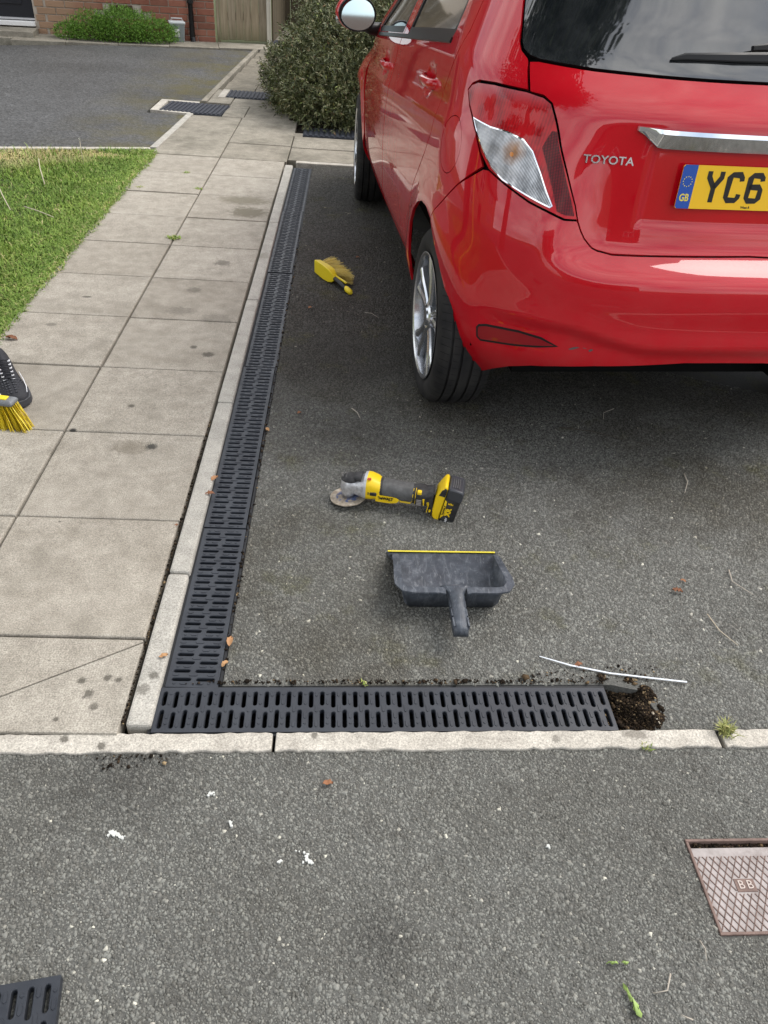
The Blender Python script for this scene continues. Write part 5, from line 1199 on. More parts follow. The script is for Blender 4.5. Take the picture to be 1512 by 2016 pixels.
# ---- door mirror
for side in (1, -1):
    cx, cyy, cz = -.893, 2.06, 1.005
    prof = []; mh_ = MB(); rings = []
    def mring(k, y, ox=0): 
        return [Vector((side*(cx+ox+k*.096*(cos(a) if cos(a) < 0 else cos(a)*.9)*(1.0)), y, cz+.012+k*.075*sin(a)*(1.05 if sin(a) > 0 else .95))) for a in [2*pi*q/28 for q in range(28)]]
    rings = [mring(.93, 2.056), mring(1.0, 2.054), mring(1.05, 2.064, -.004), mring(1.06, 2.11, -.010), mring(.86, 2.16, -.008), mring(.5, 2.19), mring(.1, 2.20)]
    if side == -1: rings = [r[::-1] for r in rings]
    mh_.loft(rings[::-1]); mir_ = mh_.build('door_mirror', M_red, car, smooth=True, auto=45)
    mb = MB(); rr = [mring(1.02, 2.030), mring(1.035, 2.045), mring(.90, 2.030), mring(.88, 2.045)]
    r4 = [rr[0], mring(1.045, 2.052), ]
    mb.loft([mring(1.045, 2.056), mring(1.03, 2.026), mring(.93, 2.026), mring(.92, 2.040)] if side == 1 else [r[::-1] for r in (mring(1.045, 2.056), mring(1.03, 2.026), mring(.93, 2.026), mring(.92, 2.040))], cap=False)
    mb.build('mirror_rim', M_trim, mir_, smooth=True, auto=40)
    M_mir = base('mirror_glass', (.55, .66, .66), .03, metal=1)[0]
    g = MB(); g.v = [(v.x, 2.037-.16*(v.x-side*cx)*side+.170*(v.z-cz), v.z) for v in mring(.93, 2.031)]; n_ = len(g.v); g.f = [tuple(range(n_)) if side == 1 else tuple(range(n_))[::-1]]; g.m = [0]; 
    gm = g.build('mirror_glass', M_mir, mir_)
    mb = MB(); mb.tube([(-side*.86, 2.09, .965), (-side*.82, 2.10, .955), (-side*.76, 2.10, .95)], [.024, .028, .036], 10); mb.build('mirror_stalk', M_trim, mir_, smooth=True)
    mb = MB(); mb.lathe([(-.012, .001), (-.010, .013), (0, .020), (.014, .021)], 14, 'x', c=(-.992 if side == 1 else .992, 2.085, .99)); mb.build('mirror_indicator', M_lclear, mir_, smooth=True)
# ---- wheels
tp = [(.0, .300), (.052, .301), (.076, .297), (.090, .285), (.0975, .262), (.0985, .245), (.094, .228), (.090, .219), (.082, .216)]
def tyre_prof():
    P = [(.082, .210)]+tp[::-1][0:-1]
    g = [(.060, .3015), (.0595, .294), (.052, .294), (.0515, .3012), (.024, .3015), (.0235, .293), (.015, .293), (.0145, .3018), (0, .302)]
    P = [(.082, .208), (.090, .219), (.094, .228), (.0985, .245), (.0975, .262), (.092, .280), (.083, .291), (.074, .297)]+g
    return P+[(-a, r) for a, r in P[::-1][1:]]
def wheel(x, y, side, steer=0.):
    # outer face points away from the car; built facing -x then mirrored
    s_ = -1 if side < 0 else 1
    prof = tyre_prof(); mb = MB(); pr = [(a, r) for a, r in prof]
    mb.lathe(pr if True else pr[::-1], 72, 'x')
    # shoulder blocks: sipes cut as small dark recess lines
    M_ = Matrix.Translation((x, y, .302)) @ Matrix.Rotation(radians(steer), 4, 'Z')
    t = mb.build('wheel', M_tyre, car, smooth=True, auto=28); t.matrix_local = M_
    sp_ = MB()
    for k in range(72):
        a = 2*pi*k/72
        for (a0, a1, tw) in ((.062, .092, .05), (-.062, -.092, -.05), (.028, .049, .03), (-.028, -.049, -.03)):
            def P_(ax, da, r): return (ax, r*cos(a+da), r*sin(a+da))
            r0 = .3022; r1 = .289 if abs(a1) > .08 else .3022
            sp_.add([P_(a0, 0, r0+.0002), P_(a0, .006, r0+.0002), P_(a1, tw*.5+.006, r1+.0006), P_(a1, tw*.5, r1+.0006)], [(0, 1, 2, 3)])
    sp_.build('tread_sipes', base('sipe', (.004, .004, .004), .9)[0], t)['kind'] = 'stuff'
    mb = MB(); o_ = -1
    # rim: lip, barrel
    mb.lathe([(o_*.078, .206), (o_*.0935, .2145), (o_*.097, .2185), (o_*.0975, .214), (o_*.093, .206), (o_*.075, .203), (o_*.02, .198), (.06, .196)], 64, 'x'); rim = mb.build('rim', M_alloy, t, smooth=True, auto=30)
    mb = MB(); mb.lathe([(o_*.03, .0), (o_*.03, .130), (o_*.022, .132), (o_*.0, .134)], 40, 'x'); mb.build('brake_disc', base('brake_iron', (.10, .095, .09), .45, metal=.8)[0], t)
    mb = MB(); mb.lathe([(.01, .0), (.01, .197)], 40, 'x'); mb.build('wheel_back', M_inner, t)
    NS = 5
    for k in range(NS):
        for dd in (-1, 1):
            a = 2*pi*k/NS+pi/2+dd*.0; rings = []
            for (r, da, hw_, ax, th_) in ((.030, .26, .012, -.082, .03), (.07, .19, .0125, -.080, .028), (.12, .175, .013, -.082, .026), (.17, .185, .0145, -.086, .022), (.204, .205, .019, -.088, .016)):
                aa = a+dd*da; c_ = Vector((0, r*cos(aa), r*sin(aa))); tg = Vector((0, -sin(aa), cos(aa)))
                rings.append([c_+tg*hw_+Vector((ax+th_, 0, 0)), c_+tg*hw_+Vector((ax+.004, 0, 0)), c_+tg*hw_*.45+Vector((ax-.002, 0, 0)), c_-tg*hw_*.45+Vector((ax-.002, 0, 0)), c_-tg*hw_+Vector((ax+.004, 0, 0)), c_-tg*hw_+Vector((ax+th_, 0, 0))])
            q = MB(); q.loft(rings[::-1]); q.build('spoke', M_alloy, t, smooth=True, auto=35)
    mb = MB(); mb.lathe([(o_*.060, .052), (o_*.082, .050), (o_*.088, .040), (o_*.084, .033)], 30, 'x'); mb.lathe([(o_*.084, .033), (o_*.092, .030), (o_*.094, .0)], 30, 'x'); mb.build('hub_cap', M_alloy, t, smooth=True, auto=35)
    for k in range(5):
        a = 2*pi*k/5+.63; mb = MB(); mb.lathe([(o_*.08, .008), (o_*.0905, .008), (o_*.0905, .0)], 8, 'x', c=(0, .0, 0)); 
    if side > 0: t.matrix_local = M_ @ Matrix.Rotation(pi, 4, 'Z')
    return t
wheel(-.735, 0, -1); wheel(.735, 0, 1)
wheel(-.735, 2.49, -1, -4.); wheel(.735, 2.49, 1, -4.)
# exhaust silencer glimpsed beneath
mb = MB(); mb.tube([(.35, -.40, .29), (.35, -.1, .28)], .05, 12); mb.build('silencer', M_inner, car)
# ================================================================= tools
# ---- dust pan / hand scoop
m, nt, b = base('scoop_rubber', (.03, .035, .042), .5, spec=.4); p = pos(nt)
c = ramp(nt, noise(nt, p, 26, 6, .7), [(.3, (.030, .036, .045)), (.55, (.060, .070, .086)), (.75, (.15, .165, .185))])
sp2 = mrange(nt, noise(nt, nn(nt, 'ShaderNodeMapping', {'Vector': p, 'Scale': (90, 30, 30), 'Rotation': (0, 0, .3)}).outputs[0], 1., 5, .7, 1.6), .60, .72, 0, .55); c = mix(nt, sp2, c, (.40, .415, .43))
scf = mrange(nt, noise(nt, nn(nt, 'ShaderNodeMapping', {'Vector': p, 'Scale': (60, 14, 14)}).outputs[0], 1., 6, .7, 1.), .52, .68, 0, .5); c = mix(nt, scf, c, (.20, .215, .235))
nt.links.new(c, b.inputs['Base Color']); nt.links.new(mrange(nt, noise(nt, p, 40, 3), .3, .7, .38, .62), b.inputs['Roughness']); M_pan = m
M_yel = base('yellow_rubber', (.78, .66, .06), .5)[0]
pan = empty('dustpan', M=Matrix.Translation((.305, 1.502, 0)) @ Matrix.Rotation(radians(1.5), 4, 'Z') @ Matrix.Scale(.965, 4)); tag(pan, 'open black hand dustpan with yellow front lip lying on the tarmac, handle towards viewer', 'dustpan')
zf = .006
def pring(t):
    """cross-section (x,z list) of the tray along y; t=0 back, 1 lip"""
    return None
# inner surface: rows from lip (far, +y) to back wall (near, -y)
rowsP = [  # y, half width at floor, floor z, half width at rim, rim z
    (.142, .156, .004, .158, .0045), (.125, .150, .005, .151, .012), (.085, .136, .006, .134, .046), (.060, .133, .006, .134, .058), (.0, .128, .006, .136, .075), (-.055, .123, .005, .137, .090), (-.078, .120, .005, .136, .092)]
def shell(off):
    V = []
    for (y, wf, z0, wr, z1) in rowsP:
        V.append([Vector((-wr-off, y, z1)), Vector((-wf-off*.8-.004, y, z0+.012*(z1 > .02))), Vector((-wf+.010, y, z0-off)), Vector((0, y, z0-off)), Vector((wf-.010, y, z0-off)), Vector((wf+.004+off*.8, y, z0+.012*(z1 > .02))), Vector((wr+off, y, z1))])
    return V
mb = MB(); mb.loft(shell(0)[::-1], cap=False, closed=False)
# back wall
yb = -.078
bw = [(-.136, .092), (-.120, .012), (-.112, .004), (0, .004), (.112, .004), (.120, .012), (.136, .092)]
nseg = 7
mb.loft([[Vector((x, yb, z)) for x, z in bw], [Vector((x*1.01, yb-.012, min(.092, z+.050) if i not in (0, 6) else .092)) for i, (x, z) in enumerate(bw)], [Vector((x if i in (0, 6) else x*1.1 if abs(x) > .01 else 0, yb-.019, .092)) for i, (x, z) in enumerate(bw)]][::-1], cap=False, closed=False)
o = mb.build('tray', M_pan, pan, smooth=True, auto=50); sm = o.modifiers.new('solid', 'SOLIDIFY'); sm.thickness = .003; sm.offset = -1
# rim flange following the edge
def flange(P, wdt, z_dn=.004):
    return P
RP = [(-.158, .142, .0045, .003), (-.151, .118, .014, .006), (-.138, .088, .046, .013), (-.137, .06, .058, .016), (-.138, .0, .075, .017), (-.141, -.055, .090, .018), (-.140, -.078, .0925, .020), (-.128, -.096, .093, .020), (-.108, -.100, .093, .019), (-.045, -.100, .093, .018), (-.028, -.104, .093, .018)]
def outw(x, y):
    v = Vector((x, 0)) if y > -.07 else (Vector((x*.4, -.06)) if abs(x) < .135 else Vector((x, -.05)))
    if abs(x) < .112 and y < -.09: v = Vector((0, -1))
    return v.normalized()
for sx in (-1, 1):
    rings = []
    for x, y, z, wd in RP:
        x = x*1 if sx < 0 else -x; d = outw(x, y); a = Vector((x, y, z)); bq = Vector((x+d.x*wd, y+d.y*wd, z-.001)); 
        rings.append([a-Vector((d.x, d.y, 0))*.002, bq, bq-Vector((0, 0, .005)), a-Vector((0, 0, .004))])
    mb = MB(); mb.loft(rings if sx > 0 else [r[::-1] for r in rings]); mb.build('rim', M_pan, pan, smooth=True, auto=40)
MB().loft([[(-.158, .142, .004), (.158, .142, .004), (.158, .147, .002), (-.158, .147, .002)], [(-.158, .139, .0085), (.158, .139, .0085), (.158, .1475, .0065), (-.158, .1475, .0065)]]).build('lip', M_yel, pan, bevel=.001)
# handle: downward open channel
rings = []
for (y, hw_, z, dp) in ((-.092, .042, .091, .012), (-.104, .028, .092, .018), (-.118, .0195, .092, .020), (-.150, .0185, .087, .021), (-.190, .0185, .081, .022), (-.222, .0185, .076, .022), (-.236, .017, .073, .020)):
    R = [Vector((hw_*cos(a), y, z+.010*sin(a)-.004)) for a in [pi*k/8 for k in range(9)]]
    rings.append([Vector((hw_+.002, y, z-dp))]+R+[Vector((-hw_-.002, y, z-dp))])
mb = MB(); mb.loft(rings, cap=False, closed=False); mb.add([rings[-1][i] for i in range(11)], [tuple(range(11))])
o = mb.build('handle', M_pan, pan, smooth=True, auto=50); sm = o.modifiers.new('solid', 'SOLIDIFY'); sm.thickness = .003; sm.offset = -1
for sx in (-1, 1):
    for (y0_, y1_) in ((-.135, -.16), (-.165, -.19), (-.195, -.225)):
        MB().box(sx*.0185-.0025, sx*.0185+.0025, y1_, y0_, .066, .0815).build('grip_rib', M_pan, pan, bevel=.001)

# ---- hand brush
brush_p = empty('hand_brush', (-.055, 3.625, .0), 0); tag(brush_p, 'small yellow hand brush with a black grip lying on its side on the driveway', 'brush')
M_yb = base('brush_yellow', (.80, .62, .02), .4)[0]
m, nt, b = base('bristle', (.62, .50, .16), .6); nt.links.new(ramp(nt, attr(nt, 'tone'), [(0, (.60, .46, .06)), (1, (.88, .74, .26))]), b.inputs['Base Color']); M_bri = m
m, nt, b = base('bristle_yellow', (.80, .62, .04), .5); nt.links.new(ramp(nt, attr(nt, 'tone'), [(0, (.62, .42, .01)), (1, (.86, .74, .06))]), b.inputs['Base Color']); M_briy = m
ax = (Vector((.078, -.125, 0))).normalized(); sdv = Vector((ax.y*-1, ax.x, 0))   # along the brush; sideways (towards upper right)
BMx = Matrix(((ax.x, sdv.x, 0, 0), (ax.y, sdv.y, 0, 0), (0, 0, 1, .030), (0, 0, 0, 1)))
prof = [(-.125, -.002), (-.125, .006), (-.02, .010), (.035, .008), (.05, .0)]
# block stands on its long edge: broad top faces the camera side
def sect(u, h0, h1, t0, t1): return [Vector((u, t0, h0)), Vector((u, t1, h0+.004)), Vector((u, t1, h1-.004)), Vector((u, t0, h1))]
mb = MB(); rg = []
for u, h0, h1, t0, t1 in ((-.150, -.022, .030, -.012, .016), (-.146, -.026, .036, -.016, .018), (-.06, -.030, .040, -.020, .018), (-.01, -.028, .036, -.019, .018), (.018, -.020, .022, -.014, .014), (.028, -.010, .010, -.010, .010)): rg.append(sect(u, h0, h1, t0, t1))
mb.loft(rg); mb.build('brush_block', M_yb, brush_p, mat_world=Matrix.Translation((-.055, 3.625, 0)) @ BMx, bevel=.004, smooth=True, auto=40)
BW = Matrix.Translation((-.055, 3.625, 0)) @ BMx
mb = MB(); mb.loft([[Vector((u, r*cos(a)*1.1, z+r*sin(a))) for a in [2*pi*k/12 for k in range(12)]] for u, r, z in ((.022, .010, .0), (.05, .011, -.002), (.09, .0125, -.008), (.125, .012, -.013), (.135, .010, -.014))][::-1]); mb.build('grip', M_trim, brush_p, mat_world=BW, smooth=True, auto=60)
mb = MB(); mb.loft([[Vector((u, r*cos(a)*.9, z+r*sin(a))) for a in [2*pi*k/12 for k in range(12)]] for u, r, z in ((.122, .012, -.013), (.14, .0145, -.014), (.165, .014, -.016), (.175, .008, -.017))][::-1]); mb.build('handle_end', M_yb, brush_p, mat_world=BW, smooth=True, auto=60)
mb = MB(); mb.loft([[Vector((u, (.004), z)) for z in (.010, .016)] + [Vector((u, -.004, z)) for z in (.016, .010)] for u in (.015, .06, .12)]); mb.build('spine', M_yb, brush_p, mat_world=BW @ Matrix.Translation((0, .006, -.003)))
MB().lathe([(-.0165, .0), (-.0165, .0045)], 10, 'x').build('hang_hole', M_inner, brush_p, mat_world=BW @ Matrix.Translation((.158, 0, -.0)) @ Matrix.Rotation(-pi/2-.3, 4, 'Y') @ Matrix.Translation((.0295, 0, 0)))
def bristles(name, P0, D_, ln, n_per, spread, r, m, parent, M=Matrix()):
    """tufts: list of origin/direction; each a bundle of thin ribbons"""
    Vs, Fs, T = [], [], []
    for p0, d in zip(P0, D_):
        d = d.normalized()
        for k in range(n_per):
            dd = (d+Vector([random.gauss(0, spread) for _ in range(3)])).normalized(); a = dd.cross(Vector((random.random(), random.random(), random.random()))).normalized()*r
            q = p0+Vector([random.gauss(0, .0022) for _ in range(3)]); l = ln*random.uniform(.9, 1.05); bnd = Vector((0, 0, -.15*l*random.random()))
            o = len(Vs); mid = q+dd*l*.55; e = q+dd*l+bnd
            Vs += [M @ v for v in (q-a, q+a, mid+a, mid-a, e+a*.7, e-a*.7)]; Fs += [(o, o+1, o+2), (o, o+2, o+3), (o+3, o+2, o+4), (o+3, o+4, o+5)]; T += [random.random()]*6
    V = np.array([tuple(v) for v in Vs]); V[:, 2] = np.maximum(V[:, 2], .0015)
    o = mesh_np(name, V, np.array(Fs), m, {'tone': np.array(T)}, None); o['kind'] = 'stuff'
    if parent: o.parent = parent; o.matrix_parent_inverse = parent.matrix_world.inverted()
    return o
P0, D0, P1, D1 = [], [], [], []
for i in range(9):
    for j in range(4):
        u = -.13+.140*i/8; z = -.016+.040*j/3; q = Vector((u, .014, z))
        if i < 3: P1.append(q); D1.append(Vector((-.10+.05*i, 1, .10)))
        else: P1.append(q); D1.append(Vector((.55-.05*(8-i), .85, -.12+.02*j)))
bpy.context.view_layer.update()
bristles('bristles', P1, D1, .085, 30, .10, .0007, M_bri, brush_p, BW)

# ---- angle grinder
gr = empty('angle_grinder', (.05, 1.855, 0)); tag(gr, 'yellow and black cordless angle grinder resting on its disc on the tarmac', 'angle grinder')
# local frame: a = along the body from head to battery, s = sideways towards the viewer, v = up
A0 = Vector((.040, 1.852, .0)); A1 = Vector((.318, 1.800, .0)); av = (A1-A0).normalized(); sv = Vector((av.y, -av.x, 0))
tilt = .05
G = Matrix(((av.x, sv.x, 0, A0.x), (av.y, sv.y, 0, A0.y), (av.z, sv.z, 1, 0), (0, 0, 0, 1)))      # handed: a, s, z
G = Matrix(((av.x, -sv.x, 0, A0.x), (av.y, -sv.y, 0, A0.y), (0, 0, 1, 0), (0, 0, 0, 1)))            # x along, y away from viewer, z up
def gb(mbx, name, m, **k): return mbx.build(name, m, gr, mat_world=G, **k)
bpy.context.view_layer.update()
gr.matrix_world = G; bpy.context.view_layer.update()
def gb(mbx, name, m, par=None, **k):
    o = mbx.build(name, m, par or gr, **k); return o
m, nt, b = base('grinding_disc', rough=.85); p = pos(nt, True); q = sep(nt, p)
rr_ = mth(nt, 'SQRT', mth(nt, 'ADD', mth(nt, 'MULTIPLY', q[0], q[0]), mth(nt, 'MULTIPLY', q[1], q[1])))
c = ramp(nt, noise(nt, p, 55, 5, .7), [(.3, (.20, .16, .12)), (.55, (.42, .36, .28)), (.75, (.62, .58, .50))])
c = mix(nt, mth(nt, 'MULTIPLY', mrange(nt, rr_, .040, .036, 0, 1), mrange(nt, noise(nt, p, 60, 4), .45, .55, 0, 1)), c, (.10, .13, .24))
nt.links.new(c, b.inputs['Base Color']); bump(nt, b, noise(nt, p, 400, 3), .6, .001); M_disc = m
rings = []
for (z, r) in ((-.0016, .057), (.0016, .0575), (.0018, .03), (.0035, .022)):
    rings.append([Vector((r*(1+random.uniform(-.012, .012)*(r > .05))*cos(a), r*(1+.01*sin(7*a)*(r > .05))*sin(a), z)) for a in [2*pi*k/56 for k in range(56)]])
mb = MB(); mb.loft(rings); d = mb.build('cutting_disc', M_disc, gr); d.matrix_local = Matrix.Translation((-.008, -.004, .0145)) @ Matrix.Rotation(-.09, 4, 'Y') @ Matrix.Rotation(-.12, 4, 'X')
m, nt, b = base('cast_gearcase', (.5, .5, .5), .45, metal=.6); p = pos(nt)
nt.links.new(ramp(nt, noise(nt, p, 70, 5, .7), [(.35, (.38, .38, .39)), (.6, (.66, .67, .68)), (.8, (.85, .86, .87))]), b.inputs['Base Color']); M_gear = m
M_gy = base('tool_yellow', (.82, .56, .012), .38, spec=.5)[0]
m, nt, b = base('tool_black', (.022, .022, .023), .6); p = pos(nt); nt.links.new(ramp(nt, noise(nt, p, 50, 4, .7), [(.4, (.016, .016, .017)), (.75, (.060, .060, .060))]), b.inputs['Base Color']); M_gbk = m
m, nt, b = base('tool_grey_grip', (.075, .075, .075), .7); p = pos(nt); nt.links.new(ramp(nt, noise(nt, p, 40, 4, .7), [(.3, (.055, .056, .055)), (.7, (.12, .12, .118))]), b.inputs['Base Color']); M_ggr = m
# spindle flange, gear case
mb = MB(); mb.lathe([(.016, .0), (.016, .018), (.022, .020), (.028, .020)], 20, 'z', c=(-.008, -.004, 0)); gb(mb, 'spindle_flange', base('steel', (.35, .35, .36), .35, metal=.9)[0], smooth=True, auto=40)
def sr(x, w_, h, zc, yc=0, e=.7, n=20):
    R = []
    for k in range(n):
        a = 2*pi*k/n; cx_, sx_ = cos(a), sin(a)
        R.append(Vector((x, yc+w_*math.copysign(abs(cx_)**e, cx_), zc+h*math.copysign(abs(sx_)**e, sx_))))
    return R
mb = MB()
rings = []
for (z, rx, ry, ox) in ((.026, .020, .020, 0), (.034, .024, .022, .002), (.045, .030, .025, .004), (.066, .031, .026, .006), (.076, .026, .023, .008), (.082, .018, .018, .006)):
    rings.append([Vector((-.008+ox+rx*cos(a), -.002+ry*sin(a), z)) for a in [2*pi*k/20 for k in range(20)]])
mb.loft(rings); mb.loft([sr(.010, .024, .022, .056), sr(.030, .029, .029, .058), sr(.046, .033, .033, .060)][::-1]); gb(mb, 'gear_case', M_gear, smooth=True, auto=45)
# black knuckle cover on the head
mb = MB(); rings = []
for (z, rx, ry, ox) in ((.078, .0290, .0245, .004), (.084, .026, .023, .006), (.089, .020, .018, .008), (.092, .012, .012, .012)):
    rings.append([Vector((-.008+ox+rx*cos(a), -.002+ry*sin(a), z)) for a in [2*pi*k/20 for k in range(20)]])
mb.loft(rings); mb.loft([sr(.006, .018, .007, .085, e=.6), sr(.034, .022, .008, .090, e=.6)][::-1]); gb(mb, 'gear_cover', M_gbk, smooth=True, auto=45)
for k in range(4): mb = MB(); mb.box(-.028+.011*k, -.024+.011*k, -.014, .014, .086, .0905); gb(mb, 'cover_rib', M_ggr, bevel=.001)
# silver collar
mb = MB(); mb.loft([sr(.043, .035, .036, .062, e=.75), sr(.052, .037, .038, .063, e=.75)][::-1]); gb(mb, 'collar', base('collar_silver', (.55, .57, .59), .4, metal=.3)[0], smooth=True, auto=45)
# yellow motor housing: flared at head, narrowing to the grip
mb = MB(); mb.loft([sr(.052, .0365, .0375, .063, e=.72), sr(.066, .0365, .0365, .063, e=.72), sr(.085, .034, .033, .061, e=.75), sr(.098, .029, .028, .059, e=.8), sr(.120, .0275, .0265, .058, e=.85), sr(.150, .0268, .026, .0575, e=.85), sr(.156, .022, .022, .0575, e=.9)][::-1]); gb(mb, 'motor_housing', M_gy, smooth=True, auto=50)
# dark grip sleeve: upper half wraps, lower rear all dark
def half(x, w_, h, zc, a0, a1, n=12, e=.85):
    R = []
    for k in range(n+1):
        a = a0+(a1-a0)*k/n; cx_, sx_ = cos(a), sin(a); R.append(Vector((x, w_*math.copysign(abs(cx_)**e, cx_), zc+h*math.copysign(abs(sx_)**e, sx_))))
    return R
def shellpart(name, st, m, a0, a1, par=None):
    rings = []
    for x, w_, h, zc, aa0, aa1 in st: rings.append(half(x, w_, h, zc, aa0, aa1)+[Vector((v.x, v.y*.85, zc+(v.z-zc)*.85)) for v in half(x, w_, h, zc, aa0, aa1)[::-1]])
    mb = MB(); mb.loft(rings[::-1]); return gb(mb, name, m, par, smooth=True, auto=50)
shellpart('grip_edge', [(.094, .0300, .0295, .060, -.22, pi+.22), (.104, .0290, .0280, .059, -.42, pi+.42), (.150, .0282, .0272, .0578, -.44, pi+.44), (.156, .028, .027, .0575, -1.2, pi+1.2), (.205, .0275, .0265, .057, -1.5, pi+1.5)], M_gbk, 0, 0)
shellpart('grip_pad', [(.102, .0300, .0295, .0592, .10, pi-.10), (.108, .0302, .0292, .059, -.08, pi+.08), (.150, .0295, .0285, .058, -.10, pi+.10), (.158, .029, .028, .0578, -.4, pi+.4), (.195, .0288, .0280, .0572, -.45, pi+.45), (.200, .0285, .0278, .057, -.3, pi+.3)], M_ggr, 0, 0)
# thin yellow piping lines and yellow belly strip
def gline(pts, r, m=M_gy, name='piping'): mb = MB(); mb.tube(pts, r, 6); gb(mb, name, m, smooth=True)
def on(x, a, w_, h, zc, k=1.0, e=.85): return Vector((x, -w_*k*abs(cos(a))**e, zc+h*k*math.copysign(abs(sin(a))**e, sin(a))))
gline([on(.104+.0004*0, .0-.22, .0296, .0287, .059), on(.125, -.25, .0294, .0284, .0585), on(.148, -.27, .0291, .0281, .058), on(.156, -.55, .0287, .0277, .0576), on(.170, -.62, .0285, .0274, .0572), on(.193, -.62, .0283, .0272, .057), on(.200, -.40, .0283, .0272, .057), on(.201, .3, .0284, .0274, .057), on(.202, 1.2, .0284, .0276, .057)], .0011)
mb = MB(); mb.tube([on(.160, -.92, .0285, .0274, .0572), on(.182, -.90, .0284, .0272, .057), on(.196, -.86, .0282, .027, .057)], .0030, 6); gb(mb, 'yellow_strip', M_gy)
# rear housing: black, with vents, flaring to the battery foot
mb = MB(); mb.loft([sr(.203, .0275, .0265, .057, e=.85), sr(.212, .029, .028, .057, e=.8), sr(.232, .030, .029, .057, e=.75), sr(.240, .028, .027, .056, e=.75), sr(.258, .029, .030, .055, e=.7), sr(.266, .031, .036, .054, e=.6)][::-1]); gb(mb, 'rear_housing', M_gbk, smooth=True, auto=50)
gline([on(.2095, a_, .0292, .0282, .057, 1., .8) for a_ in (-1.0, -.6, -.2, .2, .7, 1.3)], .0010)
for k in range(4): mb = MB(); mb.box(.214, .230, -.0312, -.026, .0395+.0052*k, .0420+.0052*k); gb(mb, 'vent_slot', base('vent_grey', (.28, .26, .25), .6)[0], bevel=.0006)
mb = MB(); mb.box(.214, .228, -.0285, -.016, .0735, .0838, M=None); gb(mb, 'badge_yellow', M_gy, bevel=.002)
mb = MB(); mb.loft([[Vector((.233, -.0305, .062)), Vector((.239, -.0300, .062)), Vector((.239, -.027, .062)), Vector((.233, -.027, .062))], [Vector((.237, -.0302, .040)), Vector((.239, -.0298, .040)), Vector((.239, -.027, .040)), Vector((.237, -.027, .040))]]); gb(mb, 'side_flash', M_gy)
# slide switch and lettering on the side facing the viewer
mb = MB(); mb.box(.066, .087, -.0385, -.032, .0535, .0645); gb(mb, 'slide_switch', M_gbk, bevel=.002)
mb = MB(); mb.box(.060, .0625, -.0380, -.034, .056, .064); gb(mb, 'switch_mark', M_gbk)
# yellow tongue below the grip with the name
rings = []
for (x, zb, zt, yo) in ((.085, .034, .058, -.0330), (.100, .031, .0545, -.0306), (.130, .031, .0535, -.0300), (.150, .034, .0515, -.0294), (.158, .040, .047, -.0284)):
    rings.append([Vector((x, yo, zb)), Vector((x, yo+.0012, (zb+zt)/2-.0)) if 0 else Vector((x, yo-.0012, (zb+zt)/2)), Vector((x, yo, zt)), Vector((x, yo+.008, zt)), Vector((x, yo+.008, zb))])
mb = MB(); mb.loft(rings); gb(mb, 'side_tongue', M_gy, smooth=True, auto=60)
M_ink = base('print_black', (.012, .012, .012), .5)[0]; M_inkw = base('print_white', (.75, .75, .75), .5)[0]; M_inkr = base('print_red', (.50, .05, .03), .45)[0]
def face(x, y, z, rot=0.): return Matrix.Translation((x, y, z)) @ Matrix.Rotation(pi/2, 4, 'X') @ Matrix.Rotation(rot, 4, 'Z')
text('DeWALT', .0122, M_ink, face(.116, -.0322, .0460), gr, .0004, bold=.0006, squeeze=1.0)
mb = MB(); mb.add([(.112, -.0312, .0415), (.132, -.0306, .0400), (.132, -.0306, .0375), (.120, -.0310, .0385)], [(0, 3, 2, 1)]); gb(mb, 'print_stripe', M_inkw)
mb = MB(); mb.add([(.119, -.0313, .0385), (.133, -.0308, .0380), (.133, -.0308, .0365)], [(0, 2, 1)]); gb(mb, 'print_wedge', M_ink)
# red lock button on top
mb = MB(); mb.loft([sr(0, .0125, .0065, 0, e=.6, n=14)[::1]]+[[v+Vector((.0035, 0, 0)) for v in sr(0, .011, .005, 0, e=.6, n=14)]]); o = gb(mb, 'lock_label', M_inkr, smooth=True, auto=40)
o.matrix_local = Matrix.Translation((.060, -.016, .0955)) @ Matrix.Rotation(-pi/2, 4, 'Y') @ Matrix.Rotation(.35, 4, 'Z') @ Matrix.Rotation(0, 4, 'X')
# battery foot (yellow) and battery (black), long side upright
mb = MB()
def slabp(x0, x1, P, m, name, y0=-.036, y1=.034, bevel=.003):
    """profile P in (x,z) pushed along y"""
    mb = MB(); n = len(P)
    if area(P) < 0: P = P[::-1]
    mb.add([(x, y0, z) for x, z in P]+[(x, y1, z) for x, z in P], [tuple(range(n)), tuple(range(n, 2*n))[::-1]]+[((i+1) % n, i, n+i, n+(i+1) % n) for i in range(n)])
    return gb(mb, name, m, bevel=bevel, smooth=True, auto=40)
GB_ = Matrix.Translation((.262, 0, .0)) @ Matrix.Rotation(.16, 4, 'Y')
foot = slabp(0, 0, [(.000, .034), (.004, .012), (.010, .003), (.028, .001), (.0285, .116), (.022, .124), (.014, .119), (.005, .098), (-.002, .080)], M_gy, 'battery_foot', -.034, .034, .004); foot.matrix_local = GB_
dk = slabp(0, 0, [(.006, .088), (.0265, .088), (.0265, .114), (.020, .117), (.012, .108)], M_gbk, 'foot_recess', -.0352, -.030, .001); dk.matrix_local = GB_
rel = slabp(0, 0, [(-.014, .018), (.004, .014), (.004, .042), (-.012, .044)], M_gbk, 'release_block', -.030, .030, .003); rel.matrix_local = GB_
mb = MB(); mb.box(-.0165, -.0145, -.0315, -.020, .016, .046); o = gb(mb, 'yellow_edge', M_gy); o.matrix_local = GB_
mb = MB(); mb.box(-.010, -.004, -.0320, -.028, .020, .029); o = gb(mb, 'yellow_button', M_gy, bevel=.0006); o.matrix_local = GB_
